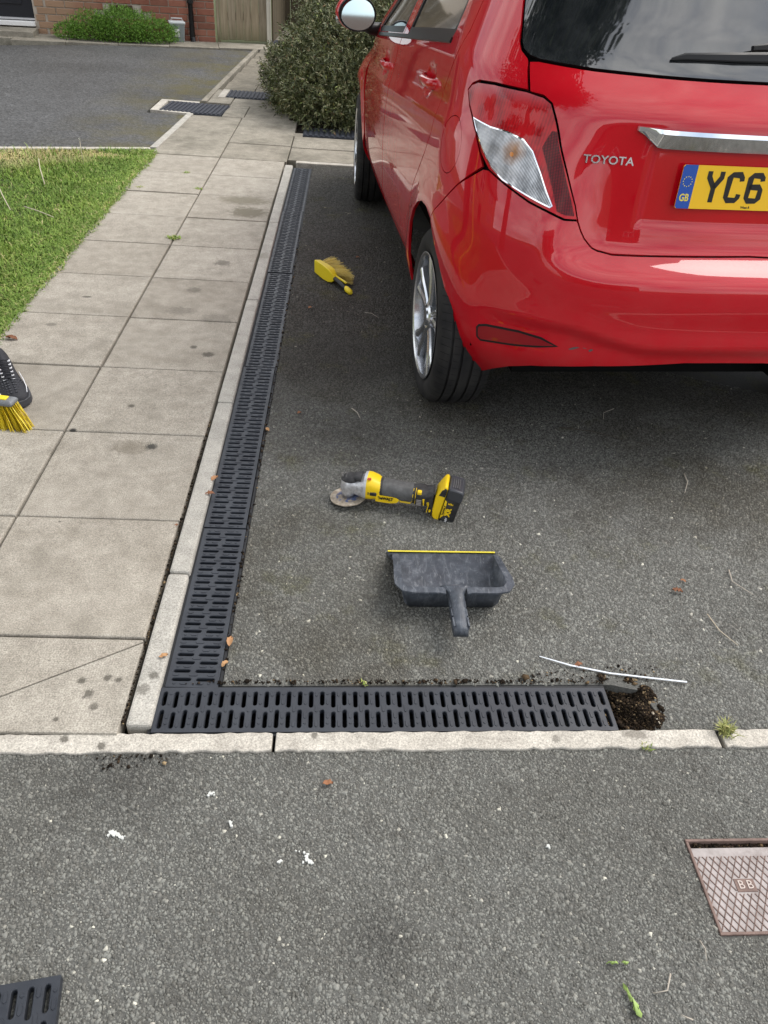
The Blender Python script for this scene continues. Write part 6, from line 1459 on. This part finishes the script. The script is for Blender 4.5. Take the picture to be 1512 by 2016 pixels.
bat = slabp(0, 0, [(.029, .000), (.068, .002), (.076, .008), (.078, .112), (.074, .118), (.029, .120)], M_gbk, 'battery_pack', -.037, .036, .004); bat.matrix_local = GB_
cap_ = slabp(0, 0, [(.031, .084), (.0795, .082), (.0800, .112), (.075, .1215), (.031, .1225)], base('battery_cap', (.045, .048, .056), .35)[0], 'battery_end', -.0385, .0375, .005); cap_.matrix_local = GB_
for k in range(4):
    mb = MB(); mb.box(.040+.0065*k, .0435+.0065*k, -.026, .020, .122, .1245); o = gb(mb, 'battery_rib', M_ggr, bevel=.001); o.matrix_local = GB_
# printed side of the battery (yellow mark on black)
def onb(P, name, m, y=-.0376):
    if area(P) < 0: P = P[::-1]
    mb = MB(); mb.add([(x, y, z) for x, z in P], [tuple(range(len(P)))]); o = gb(mb, name, m); o.matrix_local = GB_; return o
onb([(.0295, .015), (.034, .022), (.040, .030), (.040, .050), (.0375, .062), (.036, .078), (.0295, .082)], 'battery_print', M_gy)
onb([(.040, .048), (.0445, .040), (.0445, .030), (.041, .030)], 'battery_print', M_gy)
o = text('DeWALT', .0085, M_ink, GB_ @ face(.0350, -.0380, .046, pi/2), gr, .0002, bold=.0004)
o = text('XR', .021, M_gy, GB_ @ face(.0500, -.0380, .0430, pi/2), gr, .0002, bold=.0012)
o = text('5', .0155, M_gy, GB_ @ face(.0480, -.0390, .0735, pi/2), gr, .0002, bold=.0006)
o = text('Ah', .0055, M_gy, GB_ @ face(.0560, -.0390, .0730, pi/2), gr, .0002)
o = text('18V', .0095, M_inkw, GB_ @ face(.0500, -.0380, .0150, pi/2), gr, .0002, bold=.0003)
o = text('XR', .0095, M_gy, face(.2515, -.0305, .0490, pi/2+.1), gr, .0003, bold=.0003)
gr.matrix_world = Matrix.Translation((.004, .028, 0)) @ G @ Matrix.Translation((0, 0, -.002)) @ Matrix.Diagonal((.94, 1.05, 1.04, 1))

# ---- thin white strip lying on the driveway
mb = MB(); pts_ = [(.508, 1.258, .006), (.58, 1.232, .005), (.672, 1.211, .004), (.76, 1.199, .005), (.853, 1.187, .006)]
for a, b_ in zip(pts_, pts_[1:]): pass
P = []
W2 = .0021
top = [Vector(q) for q in pts_]; rings = []
for i, q in enumerate(top):
    t = (top[min(i+1, 4)]-top[max(i-1, 0)]).normalized(); n_ = Vector((-t.y, t.x, 0)); k = W2*(.55 if i in (0,) else 1)
    rings.append([q-n_*k, q+n_*k, q+n_*k+Vector((0, 0, .0015)), q-n_*k+Vector((0, 0, .0015))])
mb.loft(rings); M_strip = base('white_plastic', (.62, .66, .70), .4)[0]
tag(mb.build('plastic_strip', M_strip), 'thin bent white plastic strip lying on the driveway near the open trench end', 'plastic strip')

# ---- person working at the left edge: trainers, dark trousers, hoodie; bending over a broom
M_cloth = base('dark_trousers', (.018, .019, .025), .85)[0]; M_hood = base('dark_jacket', (.022, .024, .03), .85)[0]; M_skin = base('skin', (.48, .28, .20), .55)[0]; M_hair = base('hair', (.03, .02, .012), .6)[0]
PM = Matrix.Translation((-1.66, 2.78, .012)) @ Matrix.Rotation(radians(-152), 4, 'Z')     # local +y = the way the person faces
per = empty('person', M=PM); tag(per, 'person in black trainers and dark clothes standing on the left slabs with a broom', 'person')
def skin_mesh(name, verts, edges, radii, m, parent, sub=2):
    me = bpy.data.meshes.new(name); me.from_pydata(verts, edges, []); me.materials.append(m); o = bpy.data.objects.new(name, me); col.objects.link(o); o.parent = parent
    sk = o.modifiers.new('skin', 'SKIN'); sk.use_smooth_shade = True
    for v, r in zip(me.skin_vertices[0].data if me.skin_vertices else [], radii): v.radius = r if isinstance(r, tuple) else (r, r)
    s_ = o.modifiers.new('sub', 'SUBSURF'); s_.levels = sub; s_.render_levels = sub; return o
def skinned(name, verts, edges, radii, m, parent, sub=2, root=0):
    bm = bmesh.new(); vl = bm.verts.layers.skin.verify(); bv = [bm.verts.new(v) for v in verts]
    for a, b_ in edges: bm.edges.new((bv[a], bv[b_]))
    for i, (v, r) in enumerate(zip(bv, radii)): v[vl].radius = r if isinstance(r, tuple) else (r, r); v[vl].use_root = (i == root)
    me = bpy.data.meshes.new(name); bm.to_mesh(me); bm.free(); me.materials.append(m); o = bpy.data.objects.new(name, me); col.objects.link(o); o.parent = parent
    sk = o.modifiers.new('skin', 'SKIN'); sk.use_smooth_shade = True; s_ = o.modifiers.new('sub', 'SUBSURF'); s_.levels = sub; s_.render_levels = sub
    return o
AK1 = PM.inverted() @ Vector((-1.262, 2.615, .1)); AK2 = PM.inverted() @ Vector((-1.60, 2.66, .1)); KX1, KY1, KX2, KY2 = AK1.x, AK1.y, AK2.x, AK2.y
# body as one continuous figure, leaning forward over the broom
bv = [(0, -.02, .93), (0, .02, 1.05), (0, .08, 1.22), (0, .15, 1.38), (0, .20, 1.47), (0, .235, 1.53), (0, .27, 1.62), (0, .29, 1.70),
      (.09, -.02, .90), (.16, .05, .52), (KX1, KY1, .13), (-.09, -.02, .90), (-.12, .10, .52), (KX2, KY2, .13),
      (.17, .14, 1.40), (.24, .24, 1.17), (.16, .44, 1.03), (-.17, .14, 1.40), (-.25, .26, 1.18), (-.10, .44, 1.12)]
be = [(0, 1), (1, 2), (2, 3), (3, 4), (4, 5), (5, 6), (6, 7), (0, 8), (8, 9), (9, 10), (0, 11), (11, 12), (12, 13), (3, 14), (14, 15), (15, 16), (3, 17), (17, 18), (18, 19)]
brd = [(.16, .11), (.15, .105), (.16, .11), (.16, .10), (.065, .065), (.058, .06), (.085, .10), (.07, .08), (.095, .10), (.068, .072), (.050, .055), (.095, .10), (.068, .072), (.050, .055), (.065, .065), (.048, .048), (.036, .036), (.065, .065), (.048, .048), (.036, .036)]
skinned('body', bv, be, brd, M_cloth, per)
hd = MB(); rings = []
for z, rx, ry, oy in ((1.50, .045, .05, .235), (1.54, .055, .065, .255), (1.58, .068, .085, .275), (1.64, .078, .098, .28), (1.70, .076, .094, .275), (1.75, .055, .068, .27), (1.772, .02, .025, .268)):
    rings.append([Vector((rx*cos(a), oy+ry*sin(a), z)) for a in [2*pi*k/20 for k in range(20)]])
hd.loft(rings); hd.tube([(0, .375, 1.655), (0, .392, 1.625), (0, .372, 1.612)], [.010, .014, .010], 8); face_ = hd.build('head', M_skin, per, smooth=True)
for s_ in (-1, 1):
    MB().lathe([(-.004, .0), (0, .011), (.004, .0)], 10, 'x', c=(s_*.03, .365, 1.655)).build('eye', M_ink, face_); MB().tube([(s_*.076, .27, 1.66), (s_*.086, .262, 1.64), (s_*.078, .268, 1.61)], [.008, .012, .006], 6).build('ear', M_skin, face_, smooth=True)
MB().tube([(-.022, .362, 1.588), (0, .370, 1.586), (.022, .362, 1.588)], .004, 6).build('mouth', M_inkr, face_)
hr = MB(); rings = [[Vector((rx*cos(a), oy+ry*sin(a), z)) for a in [2*pi*k/20 for k in range(20)]] for z, rx, ry, oy in ((1.62, .080, .085, .245), (1.68, .084, .100, .262), (1.74, .072, .088, .265), (1.785, .035, .045, .262))]
hr.loft(rings); hr.build('hair', M_hair, per, smooth=True)
def hand(wrist, d, grip, name='hand'):
    d = Vector(d).normalized(); vs_ = [Vector(wrist), Vector(wrist)+d*.05, Vector(wrist)+d*.095]; skinned(name, [tuple(v) for v in vs_], [(0, 1), (1, 2)], [(.026, .022), (.034, .018), (.032, .016)], M_skin, per, 1)
    sd2 = d.cross(Vector((0, 0, 1))).normalized()
    hobj = None
    for k in range(4):
        o0 = vs_[2]+sd2*(-.026+.0175*k); L4 = (.034, .038, .036, .028)[k]; dn = Vector((0, 0, -1)); P = [o0-d*.01, o0+d*L4*.8, o0+d*L4*.9+dn*.026, o0+d*.010+dn*.042]
        mb = MB(); mb.tube(P, [.009, .0085, .008, .0065], 8); mb.build('finger', M_skin, per, smooth=True)
    mb = MB(); o0 = vs_[1]-sd2*.028; mb.tube([o0, o0-sd2*.018+d*.03, o0+d*.055+Vector((0, 0, -.03))], [.011, .0095, .007], 8); mb.build('thumb', M_skin, per, smooth=True)
hand((.15, .455, 1.02), (-.3, .8, -.3), 0); hand((-.09, .455, 1.11), (.35, .8, -.3), 0)
# trainers (the right one is in the photograph)
M_shoe = base('shoe_black', (.016, .017, .022), .7)[0]; M_sole = base('shoe_sole', (.04, .042, .048), .55)[0]; M_wht = base('shoe_white', (.75, .76, .78), .6)[0]; M_mesh = base('shoe_mesh', (.05, .052, .06), .9)[0]
def trainer(Mw, parent):
    e_ = None
    prof = [(-.085, .028, .040, .085), (-.07, .036, .050, .105), (-.03, .036, .052, .115), (.02, .038, .048, .095), (.07, .044, .044, .076), (.12, .050, .040, .062), (.16, .050, .036, .054), (.19, .042, .028, .046), (.207, .024, .016, .036)]
    rings = []
    for y, wd, wt, h in prof:
        rings.append([Vector((wd*.96*cos(a) if sin(a) < .3 else (wd*.96*cos(a)*(1-.35*(sin(a)-.3))), y, .022+(h-.022)*max(0, sin(a))**.8 if sin(a) > 0 else .020)) for a in [2*pi*k/24 for k in range(24)]])
    mb = MB(); mb.loft(rings[::-1]); sh = mb.build('shoe', M_shoe, parent, smooth=True, auto=60); sh.matrix_world = Mw
    bpy.context.view_layer.update()
    def ch(mbx, n_, m_, **k): o = mbx.build(n_, m_, sh, **k); return o
    mb = MB(); rr = [[Vector((wd*1.06*cos(a), y+.006*sin(a)*0, z)) for z in (0,) for a in (0,)] for y, wd, wt, h in prof]
    out_ = [(wd*1.05, y) for y, wd, wt, h in prof]+[(.0, .217)]; P = out_+[(-x, y) for x, y in out_[::-1][1:]]+[(0, -.094)]
    mb = MB(); mb.loft([[Vector((x*.93, y*.985, .0)) for x, y in P], [Vector((x*1.03, y*1.01, .006)) for x, y in P], [Vector((x, y, .026)) for x, y in P], [Vector((x*.93, y*.985, .028)) for x, y in P]] if area(P) > 0 else [[Vector((x*.93, y*.985, .0)) for x, y in P[::-1]], [Vector((x*1.03, y*1.01, .006)) for x, y in P[::-1]], [Vector((x, y, .026)) for x, y in P[::-1]], [Vector((x*.93, y*.985, .028)) for x, y in P[::-1]]])
    ch(mb, 'sole', M_sole, smooth=True, auto=40)
    # white lacing blocks in two rows
    for side in (-1, 1):
        for k in range(6):
            y = .03+.0155*k; x = side*(.019-.0008*k); z = .0935-.0052*k-.001*k
            MB().box(x-.0045, x+.0045, y-.0045, y+.0045, z-.003, z+.0015).build('lace_tab', M_wht, sh, bevel=.001)
    for k in range(6):
        y = .03+.0155*k; z = .0995-.0060*k; mb = MB(); mb.tube([(-.019, y, z-.004), (0, y+.002, z+.001), (.019, y, z-.004)], .0028, 6); ch(mb, 'lace', M_shoe, smooth=True)
    # pale side line over the toe
    for side in (-1, 1): mb = MB(); mb.tube([(side*.040, .06, .060), (side*.0445, .10, .050), (side*.045, .14, .042), (side*.040, .172, .036)], .0016, 6); ch(mb, 'side_stripe', M_wht, smooth=True)
    # grey mesh studs
    for i in range(6):
        for j in range(4):
            for side in (-1, 1):
                y = .115+.013*i-.004*j; x = side*(.008+.0085*j); z = .0675-.0022*i-.004*j-(.0018 if j > 2 else 0)-.001*i; 
                if y < .185: MB().box(x-.003, x+.003, y-.004, y+.004, z-.004, z-.0005).build('mesh_stud', M_mesh, sh)
    return sh
T1 = Matrix.Translation((-1.193, 2.500, .013)) @ Matrix.Rotation(radians(-139), 4, 'Z')
T1 = Matrix.Translation((-1.190, 2.485, .013)) @ Matrix.Rotation(math.atan2(-.12, -.15)-pi/2 if False else radians(-90)-math.atan2(-.117, .200)+0, 4, 'Z')
shoe_dir = Vector((.105, -.185)).normalized(); T1 = Matrix.Translation((-1.185, 2.492, .013)) @ Matrix.Rotation(math.atan2(-shoe_dir.x, shoe_dir.y), 4, 'Z')
T2 = Matrix.Translation((-1.58, 2.58, .013)) @ Matrix.Rotation(math.atan2(-.05, -.99), 4, 'Z')
bpy.context.view_layer.update()
trainer(T1, per); trainer(T2, per)
# ---- broom
br = empty('broom', (-1.15, 2.215, .0)); tag(br, 'broom head with yellow bristles and grey and yellow top, in front of the black trainer', 'broom')
bpy.context.view_layer.update()
BA = Vector((.99, -.16, 0)).normalized(); BS = Vector((.16, .99, 0)).normalized()
Bm = Matrix(((BA.x, -BS.x*-1, 0, -1.052), (BA.y, BS.y, 0, 2.222), (0, 0, 1, .0), (0, 0, 0, 1)))
def bb_(mb, name, m, **k): o = mb.build(name, m, br, **k); o.matrix_world = Bm; return o
mb = MB(); mb.loft([[(-.30, -.024, .080), (.0, -.020, .080), (.0, .024, .080), (-.30, .028, .080)][::1], [(-.302, -.027, .092), (.004, -.022, .092), (.004, .026, .092), (-.302, .030, .092)], [(-.29, -.018, .100), (-.006, -.015, .100), (-.006, .018, .100), (-.29, .021, .100)]]); bb_(mb, 'broom_block', base('broom_grey', (.16, .17, .18), .45)[0], bevel=.004)
mb = MB(); mb.box(-.285, -.020, -.011, .013, .0995, .1035); bb_(mb, 'block_inlay', M_briy if False else M_yb, bevel=.002)
mb = MB(); mb.tube([(-.15, .0, .10), (-.15, .02, .16), (-.150, .30, 1.35)], [.016, .0125, .0125], 10); bb_(mb, 'broom_handle', M_yb, smooth=True)
P2, D2 = [], []
for i in range(19):
    for j in range(4):
        u = -.29+.285*i/18; q = Vector((u, -.015+.011*j, .082)); P2.append(q); D2.append(Vector((.10+.75*max(0, (i-9)/9)**1.5, -.42-.16*(3-j)/3+.25*j/3*0, -1+.0)))
bristles('bristles', P2, D2, .096, 34, .045, .0009, M_briy, br, Bm)
# ================================================================= small things lying about
m, nt, b = base('dead_leaf', rough=.7); rnd = nn(nt, 'ShaderNodeObjectInfo').outputs['Random']
nt.links.new(ramp(nt, rnd, [(0, (.18, .07, .03)), (.5, (.33, .15, .07)), (1, (.42, .24, .11))]), b.inputs['Base Color']); M_dead = m
def dead_leaf(x, y, z, sz, label, rz=None, grp=None):
    n = 7; V = []; 
    for i in range(n+1):
        t = i/n; w_ = .28*sin(pi*t)**.8*(1+.15*sin(9*t)); cz = .20*sin(pi*t)+.12*random.uniform(-1, 1)
        V += [(t-.5, -w_, cz+.16*random.random()), (t-.5, 0, cz*.4), (t-.5, w_, cz+.16*random.random())]
    F = []
    for i in range(n):
        a = 3*i; F += [(a, a+3, a+4, a+1), (a+1, a+4, a+5, a+2)]
    V = [Vector(v)*sz for v in V]; mb = MB(); mb.add(V, F)
    o = mb.build('dead_leaf', M_dead, smooth=True, mat_world=Matrix.Translation((x, y, z)) @ Matrix.Rotation(random.uniform(0, 6.28) if rz is None else rz, 4, 'Z'))
    tag(o, label, 'leaf', grp or 'dead leaves on the ground'); return o
dead_leaf(-.374, 1.945, .012, .030, 'curled brown leaf caught between kerb and grate, upper of two', 1.)
dead_leaf(-.377, 1.865, .012, .030, 'reddish brown leaf on the kerb edge of the grate, lower of two', .3)
dead_leaf(-.243, 2.255, .004, .026, 'small tan leaf on the tarmac side of the grate, left of the grinder', 2.2)
dead_leaf(-.388, 1.225, .016, .022, 'crumpled tan leaf at the kerb near the grate corner', .5)
dead_leaf(-.243, 1.285, .004, .030, 'crumpled brown leaf by the tarmac edge of the short grate', 1.5)
dead_leaf(-.246, 1.215, .004, .022, 'small brown leaf fragment in the inner grate corner', .9)
dead_leaf(.003, .905, .004, .022, 'orange leaf sliver on the front tarmac below the crosswise grate', .1)
dead_leaf(.937, 1.505, .005, .030, 'reddish leaf on the driveway near the right edge', -.3)
dead_leaf(.97, 1.55, .004, .016, 'tiny red leaf just above the reddish leaf near the right edge', -.6)
dead_leaf(.60, 1.235, .004, .024, 'tan leaf beside the far end of the crosswise grate', .4)
dead_leaf(.07, 3.98, .004, .024, 'small brown leaf near the bristles of the yellow hand brush', .4)
dead_leaf(-.145, 3.30, .004, .024, 'brown leaf below the yellow hand brush', .9)
dead_leaf(-.14, 2.375, .004, .020, 'pale leaf fragment on the driveway beside the grate', .9)
dead_leaf(-.448, 1.712, .012, .014, 'tiny brown leaf in the joint between kerb and slab', .9)
dead_leaf(-1.285, 2.83, .014, .050, 'brown feather-like leaf on the slab near the lawn edge', -.25)
# twigs
M_straw = base('straw', (.48, .42, .32), .7)[0]; M_dtw = base('dark_twig', (.055, .045, .035), .8)[0]; M_paletw = base('pale_twig', (.40, .36, .30), .7)[0]
def twig(P, r, m, label, cat='twig'):
    mb = MB(); mb.tube([Vector((x, y, z)) for x, y, z in P], [r*(1-.5*i/(len(P)-1)) for i in range(len(P))], 5); o = mb.build('twig', m, smooth=True); tag(o, label, cat, 'twigs and stalks on the ground'); return o
twig([(.045, 2.42, .006), (.065, 2.39, .007), (.075, 2.355, .005)], .0022, M_paletw, 'short pale stalk on the driveway above the grinder')
twig([(.10, 3.28, .004), (.13, 3.27, .006), (.16, 3.23, .004)], .0012, M_paletw, 'thin pale bent stalk left of the rear wheel')
twig([(1.155, 2.08, .006), (1.15, 2.03, .008), (1.12, 1.97, .006)], .0022, M_paletw, 'pale curved twig on the driveway at the right edge')
twig([(1.12, 1.60, .006), (1.11, 1.55, .007), (1.15, 1.50, .006)], .0020, M_paletw, 'pale forked twig by the right edge level with the dustpan')
twig([(.99, 1.42, .006), (1.0, 1.36, .007), (1.03, 1.31, .006)], .0018, M_straw, 'bent straw-coloured twig right of the dustpan')
twig([(.79, 2.35, .005), (.90, 2.33, .006), (1.02, 2.28, .005), (1.12, 2.245, .005)], .0016, M_dtw, 'long dark curved twig behind the car bumper')
twig([(1.03, 2.50, .006), (.98, 2.46, .009), (.97, 2.42, .005)], .0014, M_paletw, 'small pale hooked twig under the bumper')
twig([(.96, .62, .004), (.925, .60, .005)], .0012, M_paletw, 'tiny pale stalk left of the manhole cover')
twig([(.60, .545, .005), (.585, .518, .008), (.560, .515, .005)], .0016, M_paletw, 'small grey forked twig beside the dandelion leaf')
twig([(.615, .475, .005), (.597, .482, .006)], .0016, M_paletw, 'short grey twig below the dandelion leaf')
twig([(.672, .60, .004), (.676, .585, .006), (.672, .565, .004)], .0011, M_paletw, 'white curved stalk below left of the manhole cover')
twig([(.741, 1.098, .004), (.748, 1.065, .006)], .0026, M_straw, 'short tan woodchip standing at the trench end')
# dandelion leaf pieces
M_lf = base('dandelion_leaf', (.30, .42, .12), .55)[0]
def flatleaf(P, z, label, m=M_lf):
    n = len(P); mb = MB(); 
    vs_ = [(x, y, z+.004*sin(i*1.9)) for i, (x, y) in enumerate(P)]; cx = sum(v[0] for v in vs_)/n; cy = sum(v[1] for v in vs_)/n
    for h in (0,): mb.add(vs_+[(cx, cy, z+.006)], [(i, (i+1) % n, n) for i in range(n)])
    o = mb.build('weed_leaf', m, smooth=True); sm = o.modifiers.new('solid', 'SOLIDIFY'); sm.thickness = .0006; tag(o, label, 'leaf', 'torn dandelion leaves'); return o
def lobed(x0, y0, x1, y1, w_, k=5):
    d = Vector((x1-x0, y1-y0)); n_ = Vector((-d.y, d.x)).normalized(); L_, R_ = [], []
    for i in range(2*k+1):
        t = i/(2*k); ww = w_*(.25+.75*t)*(1.0 if i % 2 else .35)*(1 if i < 2*k else 0); q = Vector((x0, y0))+d*t; L_.append(q+n_*ww); R_.append(q-n_*ww*random.uniform(.6, 1))
    return [(q.x, q.y) for q in L_]+[(q.x, q.y) for q in R_[::-1][1:]]
flatleaf(lobed(.512, .530, .528, .478, .0075), .006, 'torn pale green dandelion leaf on the front tarmac')
flatleaf(lobed(.492, .562, .514, .5625, .0035, 3), .006, 'small pale green weed fragment above the dandelion leaf')
flatleaf(lobed(.518, .5625, .531, .562, .004, 2), .006, 'tiny pale green triangular leaf tip beside the weed fragment')
# weeds in joints
def weed(x, y, z, n, h, lean, label, dryv=0., spread=.012, w_=.003):
    X = x+rng.normal(0, spread*.5, n); Y = y+rng.normal(0, spread*.5, n)
    o = blades('weed', X, Y, np.full(n, z), rng.uniform(.4, 1, n)*h, np.full(n, w_), rng.uniform(.3, 1, n)*lean, rng.uniform(.4, .95, n), np.full(n, dryv)); tag(o, label, 'weed'); return o
weed(.892, 1.045, .002, 130, .042, .028, 'pale green grass tuft growing in the gap of the front edging', .55, .014)
weed(.697, 1.004, .0, 22, .016, .016, 'tiny grass tuft at the lower side of the front edging', .2, .010)
weed(-.895, 4.10, .010, 80, .022, .030, 'green weed tuft in the middle slab joint', 0, .030, .006)
weed(-.915, 5.02, .010, 40, .016, .022, 'small weed in the slab joint beyond the larger tuft', 0, .022, .006)
weed(-1.05, 5.37, .010, 26, .014, .020, 'tiny weed in the crosswise slab joint', 0, .020, .006)
weed(-1.26, 4.98, .010, 26, .014, .022, 'tiny yellowish weed on a slab corner near the lawn', .4, .02, .006)
weed(.08, 1.166, .0, 12, .012, .01, 'tiny moss tuft behind the crosswise grate', .1, .008)
# soil heap and debris at the trench end (stuff)
def clumps(name, P, n, size, m, label, zf=None, cat='soil'):
    xs = [q[0] for q in P]; ys = [q[1] for q in P]; Vs, Fs, T = [], [], []
    ico = [(0, 0, 1), (.9, 0, .3), (.28, .85, .3), (-.72, .53, .3), (-.72, -.53, .3), (.28, -.85, .3), (0, 0, -.6)]
    fc = [(0, 1, 2), (0, 2, 3), (0, 3, 4), (0, 4, 5), (0, 5, 1), (6, 2, 1), (6, 3, 2), (6, 4, 3), (6, 5, 4), (6, 1, 5)]
    k = 0
    while k < n:
        x, y = random.uniform(min(xs), max(xs)), random.uniform(min(ys), max(ys))
        if not inpoly(x, y, P): continue
        k += 1; s_ = size*random.lognormvariate(0, .45); R = Matrix.Rotation(random.uniform(0, 6), 3, 'Z') @ Matrix.Rotation(random.uniform(0, 1), 3, 'X'); z = zf(x, y) if zf else .001
        o = len(Vs); Vs += [tuple((R @ Vector((v[0]*s_, v[1]*s_*random.uniform(.6, 1), v[2]*s_*.6)))+Vector((x, y, z+s_*.25))) for v in ico]; Fs += [tuple(i+o for i in f) for f in fc]; T += [random.random()]*7
    o = mesh_np(name, np.array(Vs), np.array(Fs), m, {'tone': np.array(T)}); o['kind'] = 'stuff'; o['label'] = label; return o
m, nt, b = base('soil_crumb', rough=.95, spec=.1); nt.links.new(ramp(nt, attr(nt, 'tone'), [(0, (.010, .008, .006)), (.6, (.026, .019, .013)), (.85, (.055, .038, .024)), (.95, (.13, .09, .05)), (1, (.32, .24, .14))]), b.inputs['Base Color']); M_crumb = m
pf = lambda x, y: -.048+.046*ss(FX1+.005, .75, x)+.007*sin(x*90)*sin(y*80)+.045*ss(1.16, 1.20, y)*(1-ss(FX1, .74, x))
clumps('soil_heap', [(FX1-.004, 1.035), (.735, 1.04), (.772, 1.09), (.765, 1.15), (.745, 1.198), (.665, 1.212), (.640, 1.206), (.645, 1.186)], 8500, .0023, M_crumb, 'dark crumbly soil in the open end of the trench', pf)
clumps('soil_crumbs', [(.45, 1.175), (.78, 1.19), (.80, 1.25), (.62, 1.23), (.45, 1.20)], 160, .0022, M_crumb, 'loose soil crumbs scattered behind the grate end')
clumps('joint_dirt', [(-.443, 1.04), (-.4375, 1.04), (-.4385, 2.3), (-.4415, 2.3)], 500, .0024, M_crumb, 'brown debris in the joint between slabs and kerb', lambda x, y: .004)
clumps('channel_dirt', [(CH1+.001, 1.2), (CH1+.013, 1.2), (CH1+.013, 4.4), (CH1+.001, 4.4)], 600, .0028, M_crumb, 'brown debris along the tarmac side of the long grate', lambda x, y: -.004)
clumps('grate_dirt', [(-.36, 1.155), (.65, 1.183), (.65, 1.193), (-.24, 1.170)], 380, .0026, M_crumb, 'brown debris behind the crosswise grate', lambda x, y: .000)
clumps('edge_dirt', [(-.50, .965), (-.30, .972), (-.33, .945), (-.45, .93)], 70, .0022, M_crumb, 'dark debris in front of the edging corner')
clumps('manhole_dirt', [(.722, .778), (1.05, .785), (1.05, .791), (.722, .785)], 260, .0022, M_crumb, 'debris in the rear gap of the manhole cover', lambda x, y: -.008)
# white droppings on the tarmac: lumpy thin patches
M_drop = base('dropping_white', (.55, .56, .53), .9)[0]
def splash(cx, cy, pts, label):
    mb = MB()
    for (dx, dy, r) in pts:
        n = 9; ring = [(cx+dx+r*random.uniform(.5, 1.25)*cos(2*pi*k/n), cy+dy+r*random.uniform(.5, 1.25)*sin(2*pi*k/n)) for k in range(n)]
        mb.add([(x, y, .0022+.0012*random.random()) for x, y in ring]+[(cx+dx, cy+dy, .0034)]+[(x, y, -.002) for x, y in ring], [(k, (k+1) % n, n) for k in range(n)]+[(n+1+k, n+1+(k+1) % n, (k+1) % n, k) for k in range(n)])
    o = mb.build('bird_dropping', M_drop); tag(o, label, 'dropping', 'white spots on the front tarmac'); return o
splash(-.395, .792, [(-.008, .004, .006), (-.002, .003, .006), (.004, .0, .005), (.010, -.004, .004), (-.013, -.001, .003), (.014, -.006, .0035), (.018, -.003, .002)], 'largest white dropping, at the left of the front tarmac')
splash(-.033, .747, [(0, .004, .004), (.001, -.002, .005), (.007, -.005, .005), (-.006, -.006, .003), (.002, .009, .003), (-.004, .012, .0025), (-.014, .014, .002), (-.020, .015, .002), (.011, -.008, .003)], 'ragged white star-shaped dropping in the middle of the front tarmac')
splash(-.083, .741, [(0, 0, .0045), (.003, .002, .003)], 'small round white spot left of the star-shaped dropping')
splash(-.183, .815, [(0, .003, .004), (.003, -.003, .0035), (-.002, .006, .0025)], 'small white fleck between the two larger droppings')
splash(-.230, .880, [(0, 0, .0045), (.005, .002, .003), (-.004, -.004, .003), (.007, -.003, .002)], 'white ring-shaped fleck nearest the edging')
splash(.433, .775, [(0, 0, .004), (.002, -.003, .003)], 'single white pebble-like spot on the right of the front tarmac')
# dandelions and stalks on the lawn
M_seed = base('seed_head', (.62, .62, .60), .9)[0]; M_yfl = base('yellow_flower', (.75, .50, .01), .7)[0]
def stalk(P, r, label, head=None, hm=None, cat='dandelion'):
    e = empty('dandelion_stalk', P[0]); tag(e, label, cat, 'dandelion stalks on the lawn'); o_ = Vector(P[0])
    mb = MB(); mb.tube([Vector(q)-o_ for q in P], r, 6); mb.build('stalk', M_straw, e, smooth=True)
    if head:
        mb = MB()
        for k in range(60):
            d = Vector([random.gauss(0, 1) for _ in range(3)]).normalized(); q = Vector(P[-1])-o_; a = d.cross(Vector((.3, .2, .9))).normalized()*.0012; mb.add([q-a, q+a, q+d*head+a*2, q+d*head-a*2], [(0, 1, 2, 3)])
        mb.build('flower_head', hm, e)
    return e
stalk([(-1.93, 4.42, .05), (-2.02, 4.50, .06), (-2.16, 4.62, .07), (-2.19, 4.66, .07)], .0028, 'long pale curved dandelion stalk with a white seed head on the lawn', .016, M_seed)
stalk([(-1.80, 4.32, .04), (-1.90, 4.50, .06), (-1.98, 4.66, .07)], .0028, 'pale straight stalk beside the white seed head')
stalk([(-1.79, 4.86, .03), (-1.87, 5.05, .07), (-1.93, 5.22, .08)], .0028, 'pale leaning stalk in the middle of the lawn')
stalk([(-1.57, 4.30, .02), (-1.66, 4.33, .04), (-1.74, 4.36, .05)], .0025, 'short flat stalk nearer the slabs')
stalk([(-1.83, 3.40, .03), (-1.88, 3.50, .05), (-1.89, 3.58, .05)], .0026, 'curved pale stalk at the near left of the lawn')
stalk([(-1.72, 5.42, .0), (-1.725, 5.43, .16)], .0022, 'upright reddish stalk near the yellowed lawn edge', .008, M_seed)
stalk([(-2.22, 4.98, .0), (-2.225, 4.99, .10)], .0022, 'short dandelion with a yellow flower at the far left of the lawn', .011, M_yfl)
